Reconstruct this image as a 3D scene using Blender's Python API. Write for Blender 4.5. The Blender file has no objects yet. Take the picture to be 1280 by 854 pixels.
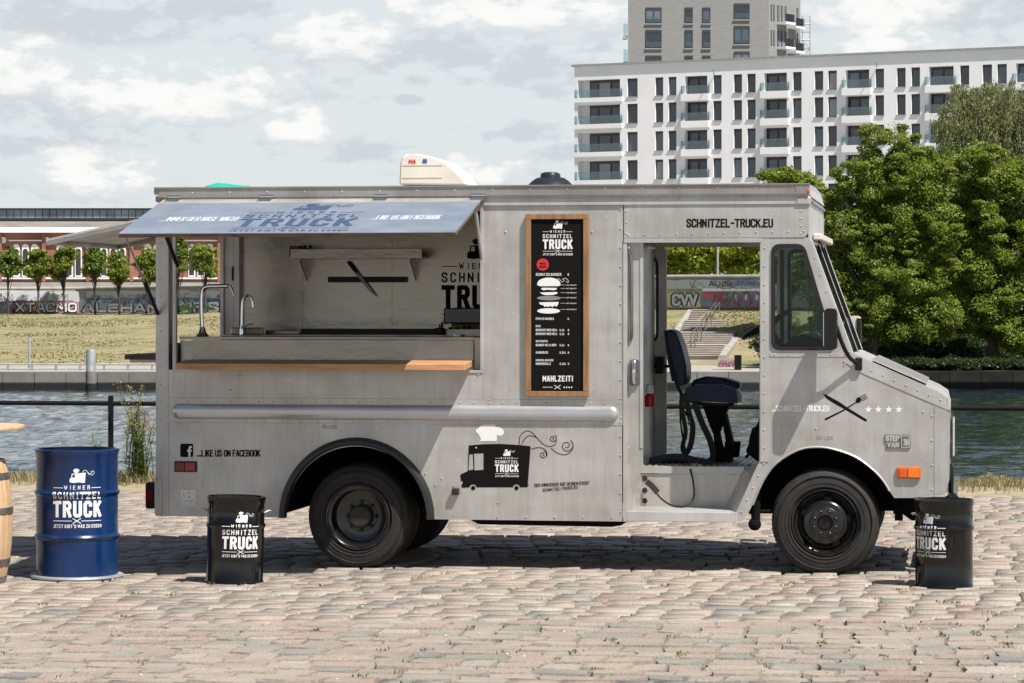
import bpy, bmesh, math, random
import numpy as np
from mathutils import Vector, Matrix, noise
from mathutils.geometry import tessellate_polygon
random.seed(7); RNG = np.random.default_rng(7)
R = math.radians
sc = bpy.context.scene
col = sc.collection

# ------------------------------------------------------------ camera
VP, F, HZ, DIST, CH = 1200.0, 3600.0, 380.0, 22.0, 2.03
YAW = math.atan((VP-640)/F)
FW = Vector((-math.sin(YAW), math.cos(YAW), 0)); RT = Vector((math.cos(YAW), math.sin(YAW), 0)); UP = Vector((0,0,1))
CAM = FW*-DIST + Vector((0,0,CH))
cd = bpy.data.cameras.new('camera'); cam = bpy.data.objects.new('camera', cd); col.objects.link(cam)
cam.location = CAM; cam.rotation_euler = (R(90), 0, YAW)
cd.sensor_width = 36; cd.lens = 36*F/1280; cd.shift_y = (HZ-427)/1280; cd.clip_start = .5; cd.clip_end = 3000
sc.camera = cam
def ray(px, py): return FW + RT*((px-640)/F) + UP*((HZ-py)/F)
def at(px, py, Y=0.0):
    r = ray(px, py); return CAM + r*((Y-CAM.y)/r.y)
def gp(px, py, z=0.0):
    r = ray(px, py); return CAM + r*((z-CAM.z)/r.z)
def dp(px, py, d): return CAM + ray(px, py)*d
def X(px, Y=0.0): return at(px, HZ, Y).x
def Z(px, py, Y=0.0): return at(px, py, Y).z
def onplane(px, py, p0, n):
    r = ray(px, py); return CAM + r*((p0-CAM).dot(n)/r.dot(n))

# ------------------------------------------------------------ light
SUN = Vector((.50, -.38, 1.0)).normalized()
SUN_EL = math.asin(SUN.z); SUN_AZ = math.atan2(SUN.x, SUN.y)
sl = bpy.data.lights.new('sun', 'SUN'); sl.energy = 5.0; sl.angle = R(.53); sl.color = (1, .955, .89)
so = bpy.data.objects.new('sun', sl); col.objects.link(so); so.rotation_euler = SUN.to_track_quat('Z', 'Y').to_euler(); so.location = (8, -6, 14)
sc.view_settings.view_transform = 'Standard'; sc.view_settings.look = 'None'
sc.view_settings.exposure = 0.78; sc.view_settings.gamma = 1

def N(nt, t, **kw):
    n = nt.nodes.new(t)
    for k, v in kw.items():
        if k.startswith('i_'): n.inputs[k[2:]].default_value = v
        else: setattr(n, k, v)
    return n
def math_(nt, op, a, b=None, c=None, clamp=False):
    n = nt.nodes.new('ShaderNodeMath'); n.operation = op; n.use_clamp = clamp
    for i, x in enumerate((a, b, c)):
        if x is None: continue
        if isinstance(x, (int, float)): n.inputs[i].default_value = x
        else: nt.links.new(x, n.inputs[i])
    return n.outputs[0]
def ramp(nt, fac, stops, interp='LINEAR'):
    n = nt.nodes.new('ShaderNodeValToRGB'); n.color_ramp.interpolation = interp
    els = n.color_ramp.elements
    while len(els) < len(stops): els.new(.5)
    for e, (p, c) in zip(els, stops):
        e.position = p; e.color = (c[0], c[1], c[2], 1) if not isinstance(c, (int, float)) else (c, c, c, 1)
    nt.links.new(fac, n.inputs[0]); return n.outputs[0]
def mixc(nt, fac, a, b, bt='MIX'):
    n = nt.nodes.new('ShaderNodeMix'); n.data_type = 'RGBA'; n.blend_type = bt
    for i, x in ((0, fac), (6, a), (7, b)):
        s = n.inputs[i]
        if hasattr(x, 'is_linked') or hasattr(x, 'links'): nt.links.new(x, s)
        elif isinstance(x, (int, float)): s.default_value = x if i == 0 else (x, x, x, 1)
        else: s.default_value = (x[0], x[1], x[2], 1)
    return n.outputs[2]

w = bpy.data.worlds.new('World'); sc.world = w; w.cycles.sampling_method = 'MANUAL'; w.cycles.sample_map_resolution = 256; w.use_nodes = True
nt = w.node_tree; nt.nodes.clear()
sky = N(nt, 'ShaderNodeTexSky', sky_type='NISHITA', sun_disc=False); sky.sun_elevation = SUN_EL; sky.sun_rotation = SUN_AZ
sky.altitude = 50; sky.air_density = 1.0; sky.dust_density = 1.6; sky.ozone_density = 1.0
tc = N(nt, 'ShaderNodeTexCoord')
sep = N(nt, 'ShaderNodeSeparateXYZ'); nt.links.new(tc.outputs['Generated'], sep.inputs[0])
az = math_(nt, 'ARCTAN2', sep.outputs[0], sep.outputs[1])          # 0 = +Y, grows towards +X
az = math_(nt, 'ADD', az, YAW)
el = math_(nt, 'ARCSINE', sep.outputs[2])
U = math_(nt, 'MULTIPLY', math_(nt, 'DIVIDE', az, 1), 36.0); V = math_(nt, 'MULTIPLY', el, 36.0)  # unit = 100 px of the photograph
cmb = N(nt, 'ShaderNodeCombineXYZ'); nt.links.new(U, cmb.inputs[0]); nt.links.new(math_(nt, 'MULTIPLY', V, 2.1), cmb.inputs[1])
n1 = N(nt, 'ShaderNodeTexNoise'); n1.inputs['Scale'].default_value = 2.1; n1.inputs['Detail'].default_value = 8; n1.inputs['Roughness'].default_value = .60
nt.links.new(cmb.outputs[0], n1.inputs['Vector'])
n2 = N(nt, 'ShaderNodeTexNoise'); n2.inputs['Scale'].default_value = .42; n2.inputs['Detail'].default_value = 5; n2.inputs['Roughness'].default_value = .6
nt.links.new(cmb.outputs[0], n2.inputs['Vector'])
wob = math_(nt, 'MULTIPLY', math_(nt, 'SUBTRACT', n1.outputs[0], .5), 2.0)
# individual cumulus clouds: centre and half sizes (px of the photograph / 100), whiteness
clouds = [(.25,1.02,1.0,.42,1.0),(1.0,1.35,1.5,.45,.2),(2.1,1.3,1.9,.5,.55),(3.0,1.25,1.6,.28,.1),(1.0,.35,1.9,.45,.35),(4.2,.55,1.0,.42,1.0),(5.3,.6,1.6,.38,.25),
          (3.75,1.68,.75,.30,.7),(4.55,1.88,.6,.25,.1),(1.2,2.3,1.1,.36,1.0),(6.6,1.65,.55,.2,.1),(6.4,.2,2.4,.4,.45),(5.75,2.2,.9,.26,1.0),(6.7,.9,.9,.4,.25),
          (5.2,1.0,.26,.13,0.),(5.1,1.27,.2,.09,0.),(.2,1.9,.6,.14,.1),(10.9,.25,1.2,.42,.5),(12.0,.15,1.2,.5,.2),(11.0,.62,1.0,.22,1.0),(9.9,.15,.6,.25,.1),(.9,2.05,.5,.12,.1),(2.6,.1,1.8,.3,.3),(7.1,1.95,.5,.18,.1)]
def vm(op, a, b=None, c=None, out=0):
    n = nt.nodes.new('ShaderNodeVectorMath'); n.operation = op
    for i, x in enumerate((a, b, c)):
        if x is None: continue
        if isinstance(x, tuple): n.inputs[i].default_value = x
        else: nt.links.new(x, n.inputs[i])
    return n.outputs[out]
uv = N(nt, 'ShaderNodeCombineXYZ'); nt.links.new(U, uv.inputs[0]); nt.links.new(V, uv.inputs[1]); uv = uv.outputs[0]
def field(blobs):
    f = None
    for cx, cy, rx, ry in blobs:
        u0 = cx-6.4; v0 = (HZ-cy*100)/100.0
        l = vm('LENGTH', vm('MULTIPLY_ADD', uv, (1/rx, 1/ry, 0), (-u0/rx, -v0/ry, 0)), out=1)
        f = l if f is None else math_(nt, 'MINIMUM', f, l)
    return f
dens = math_(nt, 'SUBTRACT', 1.0, field([c[:4] for c in clouds]))
# sunlit heads sit on the upper side of the whiter clouds
heads = [(c[0]+.05, c[1]-c[3]*.40, c[2]*.8, c[3]*.85) for c in clouds if c[4] > .4]
shade = math_(nt, 'MULTIPLY', math_(nt, 'SUBTRACT', 1.05, field(heads)), 1.5)
# generic cloud field everywhere else
gen = math_(nt, 'MULTIPLY', math_(nt, 'SUBTRACT', n2.outputs[0], .56), 7.0)
dens = math_(nt, 'MAXIMUM', dens, gen)
shade = math_(nt, 'ADD', shade, math_(nt, 'MULTIPLY', wob, 1.25))
cov = math_(nt, 'ADD', math_(nt, 'MULTIPLY', dens, 1.05), math_(nt, 'MULTIPLY', wob, 1.75))
mr = N(nt, 'ShaderNodeMapRange', interpolation_type='SMOOTHSTEP'); mr.inputs['From Min'].default_value = 0.0; mr.inputs['From Max'].default_value = .75
nt.links.new(cov, mr.inputs[0])
mr2 = N(nt, 'ShaderNodeMapRange', interpolation_type='SMOOTHSTEP'); mr2.inputs['From Min'].default_value = -.35; mr2.inputs['From Max'].default_value = .75
nt.links.new(shade, mr2.inputs[0])
SKYB = 0.05
cloudc = mixc(nt, mr2.outputs[0], (7.1, 7.75, 8.3), (11.7, 11.6, 11.3))
# thin veil near the horizon: pale, slightly cyan
veil = mixc(nt, .82, sky.outputs[0], (9.8, 10.4, 10.6))
skyc = mixc(nt, math_(nt, 'MULTIPLY', mr.outputs[0], .85), veil, cloudc)
# away from the horizon the sky clears a little
hi = N(nt, 'ShaderNodeMapRange'); hi.inputs['From Min'].default_value = .11; hi.inputs['From Max'].default_value = .24; nt.links.new(sep.outputs[2], hi.inputs[0])
clear = mixc(nt, math_(nt, 'MULTIPLY', mr.outputs[0], .4), sky.outputs[0], (2.0, 2.1, 2.25))
skyc = mixc(nt, hi.outputs[0], skyc, clear)
bg = N(nt, 'ShaderNodeBackground'); bg.inputs[1].default_value = SKYB; nt.links.new(skyc, bg.inputs[0])
wo = N(nt, 'ShaderNodeOutputWorld'); nt.links.new(bg.outputs[0], wo.inputs[0])

# ------------------------------------------------------------ materials
MATS = {}
def mat(name, color, rough=.6, metal=0, spec=None, fn=None, coat=0):
    m = bpy.data.materials.new(name); m.use_nodes = True; nt = m.node_tree; b = nt.nodes['Principled BSDF']
    b.inputs['Base Color'].default_value = (*color, 1); b.inputs['Roughness'].default_value = rough; b.inputs['Metallic'].default_value = metal
    if spec is not None: b.inputs['Specular IOR Level'].default_value = spec
    if coat: b.inputs['Coat Weight'].default_value = coat; b.inputs['Coat Roughness'].default_value = .08
    if fn: fn(nt, b)
    MATS[name] = m; return m
def objco(nt): return N(nt, 'ShaderNodeTexCoord').outputs['Object']
def mapped(nt, vec, scale=(1,1,1), rot=(0,0,0)):
    m = N(nt, 'ShaderNodeMapping'); m.inputs['Scale'].default_value = scale; m.inputs['Rotation'].default_value = rot; nt.links.new(vec, m.inputs[0]); return m.outputs[0]
def noi(nt, vec, scale, detail=4, rough=.55):
    n = N(nt, 'ShaderNodeTexNoise'); n.inputs['Scale'].default_value = scale; n.inputs['Detail'].default_value = detail; n.inputs['Roughness'].default_value = rough
    nt.links.new(vec, n.inputs['Vector']); return n.outputs[0]
def bump(nt, b, h, strength=.3, dist=.01):
    n = N(nt, 'ShaderNodeBump'); n.inputs['Strength'].default_value = strength; n.inputs['Distance'].default_value = dist
    nt.links.new(h, n.inputs['Height']); nt.links.new(n.outputs[0], b.inputs['Normal'])
def grain(c0, c1, scale=6, stretch=(1,1,1), bs=0, bd=.01, detail=5, lo=.3, hi=.7, rr=None):
    def fn(nt, b):
        v = mapped(nt, objco(nt), stretch); n = noi(nt, v, scale, detail)
        nt.links.new(ramp(nt, n, [(lo, c0), (hi, c1)]), b.inputs['Base Color'])
        if bs: bump(nt, b, n, bs, bd)
        if rr: nt.links.new(ramp(nt, n, [(lo, rr[0]), (hi, rr[1])]), b.inputs['Roughness'])
    return fn
def alu_fn(base, warm, streak=1.0, dots=True):
    # weathered sheet: cloudy oxide, faint vertical brushing, grime, shallow dents
    def fn(nt, b):
        v = N(nt, 'ShaderNodeNewGeometry').outputs['Position']
        big = noi(nt, v, 1.3, 5, .6)
        st = noi(nt, mapped(nt, v, (26, 26, 1.2)), 1.0, 5, .7)
        c = ramp(nt, big, [(.38, warm), (.62, base)])
        c = mixc(nt, math_(nt, 'MULTIPLY', ramp(nt, st, [(.42, 0.), (.75, 1.)]), .26*streak), c, (warm[0]*.62, warm[1]*.58, warm[2]*.55))
        if dots:
            vo = N(nt, 'ShaderNodeTexVoronoi'); vo.inputs['Scale'].default_value = 26; nt.links.new(v, vo.inputs['Vector'])
            msk = math_(nt, 'MULTIPLY', math_(nt, 'LESS_THAN', vo.outputs['Distance'], .13), math_(nt, 'GREATER_THAN', noi(nt, v, 2.2, 2), .5))
            c = mixc(nt, math_(nt, 'MULTIPLY', msk, .5), c, (.78, .78, .77))
        # grime gathering low on the flanks and under the rail
        gr = noi(nt, mapped(nt, v, (3, 3, .9)), 1.6, 6, .7)
        c = mixc(nt, ramp(nt, gr, [(.5, 0.), (.85, .55)]), c, (.25, .225, .20))
        nt.links.new(c, b.inputs['Base Color'])
        sc_ = noi(nt, mapped(nt, v, (2, 2, 60)), 1.5, 3, .6)
        nt.links.new(ramp(nt, noi(nt, v, 3.1, 5), [(.3, .26), (.7, .50)]), b.inputs['Roughness'])
        bump(nt, b, math_(nt, 'ADD', math_(nt, 'MULTIPLY', noi(nt, v, 1.9, 2), 5), math_(nt, 'MULTIPLY', sc_, .05)), .45, .012)
    return fn
def woodfn(nt, b, c0, c1, st, bs=.1):
    v = mapped(nt, N(nt, 'ShaderNodeNewGeometry').outputs['Position'], st)
    n = noi(nt, v, 2.2, 6, .65)
    nt.links.new(ramp(nt, n, [(.3, c1), (.55, c0), (.8, tuple(x*1.12 for x in c0))]), b.inputs['Base Color']); bump(nt, b, n, bs, .004)
mat('aluminium', (.5,.5,.5), .42, .5, fn=alu_fn((.52,.51,.488), (.43,.415,.385)))
mat('aluminium_trim', (.5,.5,.5), .4, .4, fn=alu_fn((.53,.52,.50), (.43,.415,.39), dots=False))
mat('dull_rail', (.3,.28,.26), .5, .5, fn=alu_fn((.36,.335,.31), (.27,.245,.225), dots=False))
mat('polished_rail', (.62,.62,.62), .3, .7, fn=grain((.50,.50,.50), (.58,.58,.58), 2.5, (1,1,1), rr=(.28,.36)))
mat('stainless', (.6,.58,.55), .3, .95, fn=grain((.205,.182,.152), (.345,.31,.265), 1.6, (1,1,2), .35, .02, rr=(.16,.34)))
mat('chrome', (.75,.75,.75), .08, 1)
mat('flap_metal', (.42,.47,.56), .4, .55, fn=grain((.27,.315,.385), (.34,.385,.455), 3.0, rr=(.36,.46)))
mat('black_paint', (.005,.0045,.0045), .16, 0, spec=.5, fn=grain((.0025,.002,.002), (.0055,.005,.0045), 5, rr=(.07,.18)))
mat('wheel_black', (.006,.006,.006), .2, 0, spec=.7)
mat('black_plastic', (.008,.008,.008), .5, spec=.3)
mat('roof_plastic', (.018,.019,.024), .3)
mat('dark_steel', (.02,.019,.018), .6, .2, fn=grain((.012,.011,.01), (.04,.034,.028), 9))
mat('underbody', (.006,.0055,.005), .9, spec=.1)
mat('rubber', (.03,.027,.024), .75, fn=grain((.008,.0068,.006), (.022,.018,.015), 14, bs=.1, bd=.003))
mat('rubber_seal', (.007,.007,.007), .5)
mat('fender_rubber', (.014,.014,.014), .36)
def chip_fn(nt, b):
    v = N(nt, 'ShaderNodeNewGeometry').outputs['Position']; n = noi(nt, v, 4, 5); c = ramp(nt, n, [(.3, (.002,.018,.075)), (.7, (.004,.028,.105))])
    ch = noi(nt, v, 22, 5, .75); c = mixc(nt, ramp(nt, ch, [(.70, 0.), (.73, 1.)]), c, (.10,.09,.085)); sc_ = noi(nt, mapped(nt, v, (30,30,3)), 2, 4, .8); c = mixc(nt, ramp(nt, sc_, [(.66, 0.), (.74, .3)]), c, (.08,.12,.20))
    nt.links.new(c, b.inputs['Base Color']); nt.links.new(ramp(nt, n, [(.3, .14), (.7, .32)]), b.inputs['Roughness'])
mat('blue_paint', (.006,.028,.11), .2, 0, spec=.5, fn=chip_fn)
mat('seat_vinyl', (.012,.022,.055), .45, spec=.3, fn=grain((.009,.017,.045), (.018,.03,.07), 20, bs=.15, bd=.003))
mat('webbing', (.012,.012,.014), .7)
mat('black_vinyl', (.005,.0045,.004), .6, spec=.12)
mat('white_vinyl', (.70,.70,.69), .45)
mat('faded_white_vinyl', (.50,.53,.56), .6)
mat('navy_vinyl', (.045,.07,.13), .6, spec=.2)
mat('grey_vinyl', (.20,.20,.195), .5)
mat('red_vinyl', (.55,.02,.03), .45)
mat('blue_vinyl', (.03,.07,.30), .45)
mat('chalkboard', (.005,.005,.0045), .65, spec=.12)
mat('wood_bench', (.48,.27,.12), .45, fn=lambda nt, b: woodfn(nt, b, (.46,.25,.115), (.29,.13,.055), (1.2, 14, 14)))
mat('wood_frame', (.4,.22,.1), .5, fn=lambda nt, b: woodfn(nt, b, (.28,.15,.072), (.16,.078,.036), (14, 14, 1.5)))
mat('barrel_oak', (.6,.42,.24), .6, fn=lambda nt, b: woodfn(nt, b, (.50,.34,.20), (.38,.245,.13), (16, 16, 1.2)))
mat('table_oak', (.6,.42,.24), .5, fn=lambda nt, b: woodfn(nt, b, (.52,.36,.22), (.40,.26,.14), (2, 14, 14)))
mat('hoop_steel', (.16,.16,.15), .45, .7, fn=grain((.10,.10,.095), (.28,.28,.26), 8))
mat('dark_wood', (.07,.035,.02), .6, fn=grain((.04,.02,.012), (.12,.06,.035), 5, (2,14,14)))
mat('cream_plastic', (.78,.73,.62), .4, fn=grain((.50,.46,.385), (.62,.58,.51), 3, (1,1,2)))
mat('green_tarp', (.01,.34,.24), .45)
mat('red_lens', (.28,.004,.012), .2, coat=.5)
mat('dark_red_lens', (.12,.003,.008), .2, coat=.5)
mat('amber_lens', (.75,.16,.005), .2, coat=.5)
mat('amber_dark_lens', (.55,.09,.005), .2, coat=.5)
mat('extinguisher_red', (.5,.012,.015), .3)
mat('steel_post', (.30,.32,.33), .5, .3, fn=grain((.24,.26,.27), (.36,.38,.39), 3))
mat('gate_black', (.007,.007,.008), .8, spec=.15)
mat('paper', (.75,.75,.72), .7)
mat('yellow_panel', (.30,.19,.03), .5)

def glassmat(name, tint, refl=.12, rough=.02, gl=.8):
    glv = gl
    m = bpy.data.materials.new(name); m.use_nodes = True; nt = m.node_tree; nt.nodes.clear()
    tr = N(nt, 'ShaderNodeBsdfTransparent'); tr.inputs[0].default_value = (*tint, 1)
    gl = N(nt, 'ShaderNodeBsdfGlossy'); gl.inputs['Roughness'].default_value = rough; gl.inputs[0].default_value = (glv,glv,glv,1)
    fr = N(nt, 'ShaderNodeFresnel'); fr.inputs[0].default_value = 1.5
    mx = N(nt, 'ShaderNodeMixShader'); nt.links.new(math_(nt, 'MAXIMUM', fr.outputs[0], refl), mx.inputs[0]); nt.links.new(tr.outputs[0], mx.inputs[1]); nt.links.new(gl.outputs[0], mx.inputs[2])
    o = N(nt, 'ShaderNodeOutputMaterial'); nt.links.new(mx.outputs[0], o.inputs[0]); MATS[name] = m
glassmat('cab_glass', (.80,.87,.84), .0, gl=.35)
glassmat('rail_glass', (.74,.84,.86), .10)
def wg_fn(nt, b):
    b.inputs['Specular IOR Level'].default_value = .8; oi = N(nt, 'ShaderNodeObjectInfo').outputs['Random']
    nt.links.new(ramp(nt, oi, [(0, (.018,.024,.036)), (.45, (.03,.042,.06)), (.7, (.055,.075,.10)), (.88, (.10,.13,.16)), (.95, (.20,.21,.21))], 'CONSTANT'), b.inputs['Base Color'])
mat('window_glass', (.02,.03,.045), .07, 0, fn=wg_fn)
mat('window_frame_dark', (.035,.035,.04), .5)
mat('curtain_dim', (.10,.11,.12), .8)

# ------------------------------------------------------------ builders
class MB:
    def __init__(s): s.v = []; s.f = []; s.m = []; s.cm = 0
    def quad(s, *p):
        i = len(s.v); s.v += [tuple(q) for q in p]; s.f.append(tuple(range(i, i+len(p)))); s.m.append(s.cm); return s
    def box(s, a, b, mtx=None):
        (x0,y0,z0),(x1,y1,z1) = a, b
        P = [(x0,y0,z0),(x1,y0,z0),(x1,y1,z0),(x0,y1,z0),(x0,y0,z1),(x1,y0,z1),(x1,y1,z1),(x0,y1,z1)]
        if mtx: P = [tuple(mtx @ Vector(p)) for p in P]
        i = len(s.v); s.v += P
        for q in ((0,3,2,1),(4,5,6,7),(0,1,5,4),(1,2,6,5),(2,3,7,6),(3,0,4,7)): s.f.append(tuple(i+k for k in q)); s.m.append(s.cm)
        return s
    def hexa(s, P):
        i = len(s.v); s.v += [tuple(p) for p in P]
        for q in ((0,3,2,1),(4,5,6,7),(0,1,5,4),(1,2,6,5),(2,3,7,6),(3,0,4,7)): s.f.append(tuple(i+k for k in q)); s.m.append(s.cm)
        return s
    def tube(s, pts, r, n=8, caps=True, flat=None):
        pts = [Vector(p) for p in pts]; rs = r if isinstance(r, (list, tuple)) else [r]*len(pts)
        rings = []; prev = None
        for k, p in enumerate(pts):
            t = (pts[min(k+1, len(pts)-1)] - pts[max(k-1, 0)]).normalized()
            if prev is None:
                a = Vector((0,0,1)) if abs(t.z) < .9 else Vector((1,0,0)); prev = t.cross(a).normalized()
            prev = (prev - t*prev.dot(t)).normalized(); b = t.cross(prev)
            i = len(s.v)
            for j in range(n):
                A = 2*math.pi*j/n; s.v.append(tuple(p + (prev*math.cos(A)*(flat or 1) + b*math.sin(A))*rs[k]))
            rings.append(i)
        for k in range(len(rings)-1):
            for j in range(n):
                a, b_ = rings[k], rings[k+1]; s.f.append((a+j, a+(j+1)%n, b_+(j+1)%n, b_+j)); s.m.append(s.cm)
        if caps:
            s.f.append(tuple(rings[0]+j for j in range(n))[::-1]); s.m.append(s.cm)
            s.f.append(tuple(rings[-1]+j for j in range(n))); s.m.append(s.cm)
        return s
    def lathe(s, prof, c=(0,0,0), n=32, axis='Z', mtx=None, close=False):
        c = Vector(c); base = len(s.v)
        for (r, z) in prof:
            for j in range(n):
                A = 2*math.pi*j/n
                p = {'Z': Vector((r*math.cos(A), r*math.sin(A), z)), 'Y': Vector((r*math.cos(A), z, r*math.sin(A))), 'X': Vector((z, r*math.cos(A), r*math.sin(A)))}[axis]
                if mtx: p = mtx @ p
                s.v.append(tuple(c+p))
        for k in range(len(prof)-1):
            for j in range(n):
                a, b = base+k*n, base+(k+1)*n; q = (a+j, a+(j+1)%n, b+(j+1)%n, b+j)
                s.f.append(q if axis != 'Y' else q[::-1]); s.m.append(s.cm)
        return s
    def disc(s, c, r, n=24, axis='Y', flip=False):
        c = Vector(c); i = len(s.v)
        for j in range(n):
            A = 2*math.pi*j/n
            s.v.append(tuple(c + {'Z': Vector((r*math.cos(A), r*math.sin(A), 0)), 'Y': Vector((r*math.cos(A), 0, r*math.sin(A))), 'X': Vector((0, r*math.cos(A), r*math.sin(A)))}[axis]))
        f = tuple(range(i, i+n)); s.f.append(f[::-1] if flip else f); s.m.append(s.cm); return s
    def sphere(s, c, r, n=10, m=6, sc=(1,1,1)):
        c = Vector(c); prof = []
        i = len(s.v)
        for k in range(m+1):
            t = math.pi*k/m
            for j in range(n):
                A = 2*math.pi*j/n; s.v.append((c.x+sc[0]*r*math.sin(t)*math.cos(A), c.y+sc[1]*r*math.sin(t)*math.sin(A), c.z-sc[2]*r*math.cos(t)))
        for k in range(m):
            for j in range(n): s.f.append((i+k*n+j, i+k*n+(j+1)%n, i+(k+1)*n+(j+1)%n, i+(k+1)*n+j)); s.m.append(s.cm)
        return s
    def plate(s, outer, holes, y0, y1):
        """polygon with holes in the XZ plane, extruded from y0 to y1"""
        loops = [outer]+list(holes)
        tris = tessellate_polygon([[Vector((p[0], p[1], 0)) for p in L] for L in loops])
        flat = [p for L in loops for p in L]; n = len(flat); i = len(s.v)
        s.v += [(p[0], y0, p[1]) for p in flat] + [(p[0], y1, p[1]) for p in flat]
        for t in tris:
            a, b, c = (flat[k] for k in t)
            ccw = (b[0]-a[0])*(c[1]-a[1])-(b[1]-a[1])*(c[0]-a[0]) > 0
            t = tuple(t) if ccw else tuple(t)[::-1]
            s.f.append(tuple(i+k for k in t)); s.m.append(s.cm); s.f.append(tuple(i+n+k for k in t[::-1])); s.m.append(s.cm)
        o = 0
        for li, L in enumerate(loops):
            m = len(L); area = sum(L[k][0]*L[(k+1)%m][1]-L[(k+1)%m][0]*L[k][1] for k in range(m))
            fwd = (area > 0) == (li == 0)
            for k in range(m):
                a, b = i+o+k, i+o+(k+1)%m; q = (b, a, a+n, b+n) if fwd else (a, b, b+n, a+n)
                s.f.append(q); s.m.append(s.cm)
            o += m
        return s
    def build(s, name, mats, parent=None, smooth=None, bevel=0, fix=False):
        me = bpy.data.meshes.new(name); me.from_pydata(s.v, [], s.f); 
        if not isinstance(mats, (list, tuple)): mats = [mats]
        for m in mats: me.materials.append(MATS[m] if isinstance(m, str) else m)
        if len(mats) > 1: me.polygons.foreach_set('material_index', s.m)
        if fix:
            bm = bmesh.new(); bm.from_mesh(me); bmesh.ops.remove_doubles(bm, verts=bm.verts, dist=1e-5); bmesh.ops.recalc_face_normals(bm, faces=bm.faces); bm.to_mesh(me); bm.free()
        if smooth is not None:
            me.polygons.foreach_set('use_smooth', [True]*len(me.polygons)); me.set_sharp_from_angle(angle=R(smooth))
        me.update()
        o = bpy.data.objects.new(name, me); col.objects.link(o)
        if parent:
            o.parent = parent
            par = parent; m = Matrix.Identity(4)
            o.matrix_parent_inverse = world_of(parent).inverted()
        if bevel:
            b = o.modifiers.new('bevel', 'BEVEL'); b.width = bevel; b.segments = 2; b.limit_method = 'ANGLE'; b.angle_limit = R(40); b.harden_normals = False
        return o
def world_of(o):
    m = Matrix.LocRotScale(o.location, o.rotation_euler, o.scale)
    if o.parent: m = world_of(o.parent) @ o.matrix_parent_inverse @ m
    return m
def thing(name, label, cat, loc=(0,0,0), group=None, rz=0):
    o = bpy.data.objects.new(name, None); col.objects.link(o); o.location = loc; o.rotation_euler[2] = rz
    o.empty_display_size = .2; return tag(o, label, cat, group)
def tag(o, label, cat, group=None):
    o['label'] = label; o['category'] = cat
    if group: o['group'] = group
    return o
def struct(o): o['kind'] = 'structure'; return o
def stuff(o): o['kind'] = 'stuff'; return o
def arc(cx, cz, r, a0, a1, n=24, rz=None):
    return [(cx+r*math.cos(R(a0+(a1-a0)*k/n)), cz+(rz or r)*math.sin(R(a0+(a1-a0)*k/n))) for k in range(n+1)]
def rrect(x0, z0, x1, z1, r, n=5):
    P = []
    for cx, cz, a in ((x1-r, z1-r, 0), (x0+r, z1-r, 90), (x0+r, z0+r, 180), (x1-r, z0+r, 270)): P += arc(cx, cz, r, a, a+90, n)
    return P
def roundpoly(P, r, n=4):
    out = []; m = len(P)
    for k in range(m):
        a, b, c = Vector(P[k-1]), Vector(P[k]), Vector(P[(k+1)%m])
        rr = r[k] if isinstance(r, (list, tuple)) else r
        if rr <= 0: out.append(tuple(b)); continue
        p = b+(a-b).normalized()*min(rr, (a-b).length*.48); q = b+(c-b).normalized()*min(rr, (c-b).length*.48)
        for t in range(n+1):
            t /= n; out.append(tuple(p*(1-t)**2+b*2*t*(1-t)+q*t*t))
    return out
def inset(P, d):
    m = len(P); A = sum(P[k][0]*P[(k+1)%m][1]-P[(k+1)%m][0]*P[k][1] for k in range(m)); sg = 1 if A > 0 else -1; out = []
    for k in range(m):
        a, b, c = Vector(P[k-1]), Vector(P[k]), Vector(P[(k+1)%m])
        e1 = (b-a).normalized(); e2 = (c-b).normalized(); n1 = Vector((-e1.y, e1.x))*sg; n2 = Vector((-e2.y, e2.x))*sg
        t = n1+n2; l = max(.3, t.length_squared/2); out.append(tuple(b+t/l*d/ (1 if l else 1)*1.0))
    return out
def pz(L, Y=0.0): return [(at(a, b, Y).x, at(a, b, Y).z) for a, b in L]
def spl(P, n=6):
    """Catmull-Rom through points (tuples of any size)"""
    P = [Vector(p) for p in P]; out = []
    for k in range(len(P)-1):
        a, b, c, d = P[max(k-1,0)], P[k], P[k+1], P[min(k+2, len(P)-1)]
        for t in range(n):
            t /= n; out.append(.5*((2*b)+(c-a)*t+(2*a-5*b+4*c-d)*t*t+(3*b-a-3*c+d)*t**3))
    out.append(P[-1]); return out

# ------------------------------------------------------------ lettering and print (flat decals that lie on their surface)
G = {}
def g(ch, *st): G[ch] = st
rnd = [(4,6.4),(4,7),(3.1,8),(.9,8),(0,7),(0,1),(.9,0),(3.1,0),(4,1)]
g('A', [(0,0),(1.6,8),(2.4,8),(4,0)], [(.7,2.4),(3.3,2.4)]); g('B', [(0,0),(0,8),(3,8),(3.8,7.2),(3.8,5),(3,4.2),(0,4.2)], [(3,4.2),(4,3.3),(4,.9),(3.1,0),(0,0)])
g('C', rnd+[(4,1.8)]); g('D', [(0,0),(0,8),(3,8),(4,7),(4,1),(3,0),(0,0)]); g('E', [(3.8,8),(0,8),(0,0),(3.8,0)], [(0,4.2),(3.2,4.2)])
g('F', [(3.8,8),(0,8),(0,0)], [(0,4.2),(3.2,4.2)]); g('G', rnd+[(4,3.8),(2.2,3.8)]); g('H', [(0,0),(0,8)], [(4,0),(4,8)], [(0,4.1),(4,4.1)])
g('I', [(1,0),(1,8)]); g('J', [(3.4,8),(3.4,1),(2.5,0),(.9,0),(0,1)]); g('K', [(0,0),(0,8)], [(3.9,8),(.3,3.6)], [(1.5,5),(4,0)]); g('L', [(0,8),(0,0),(3.6,0)])
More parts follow.
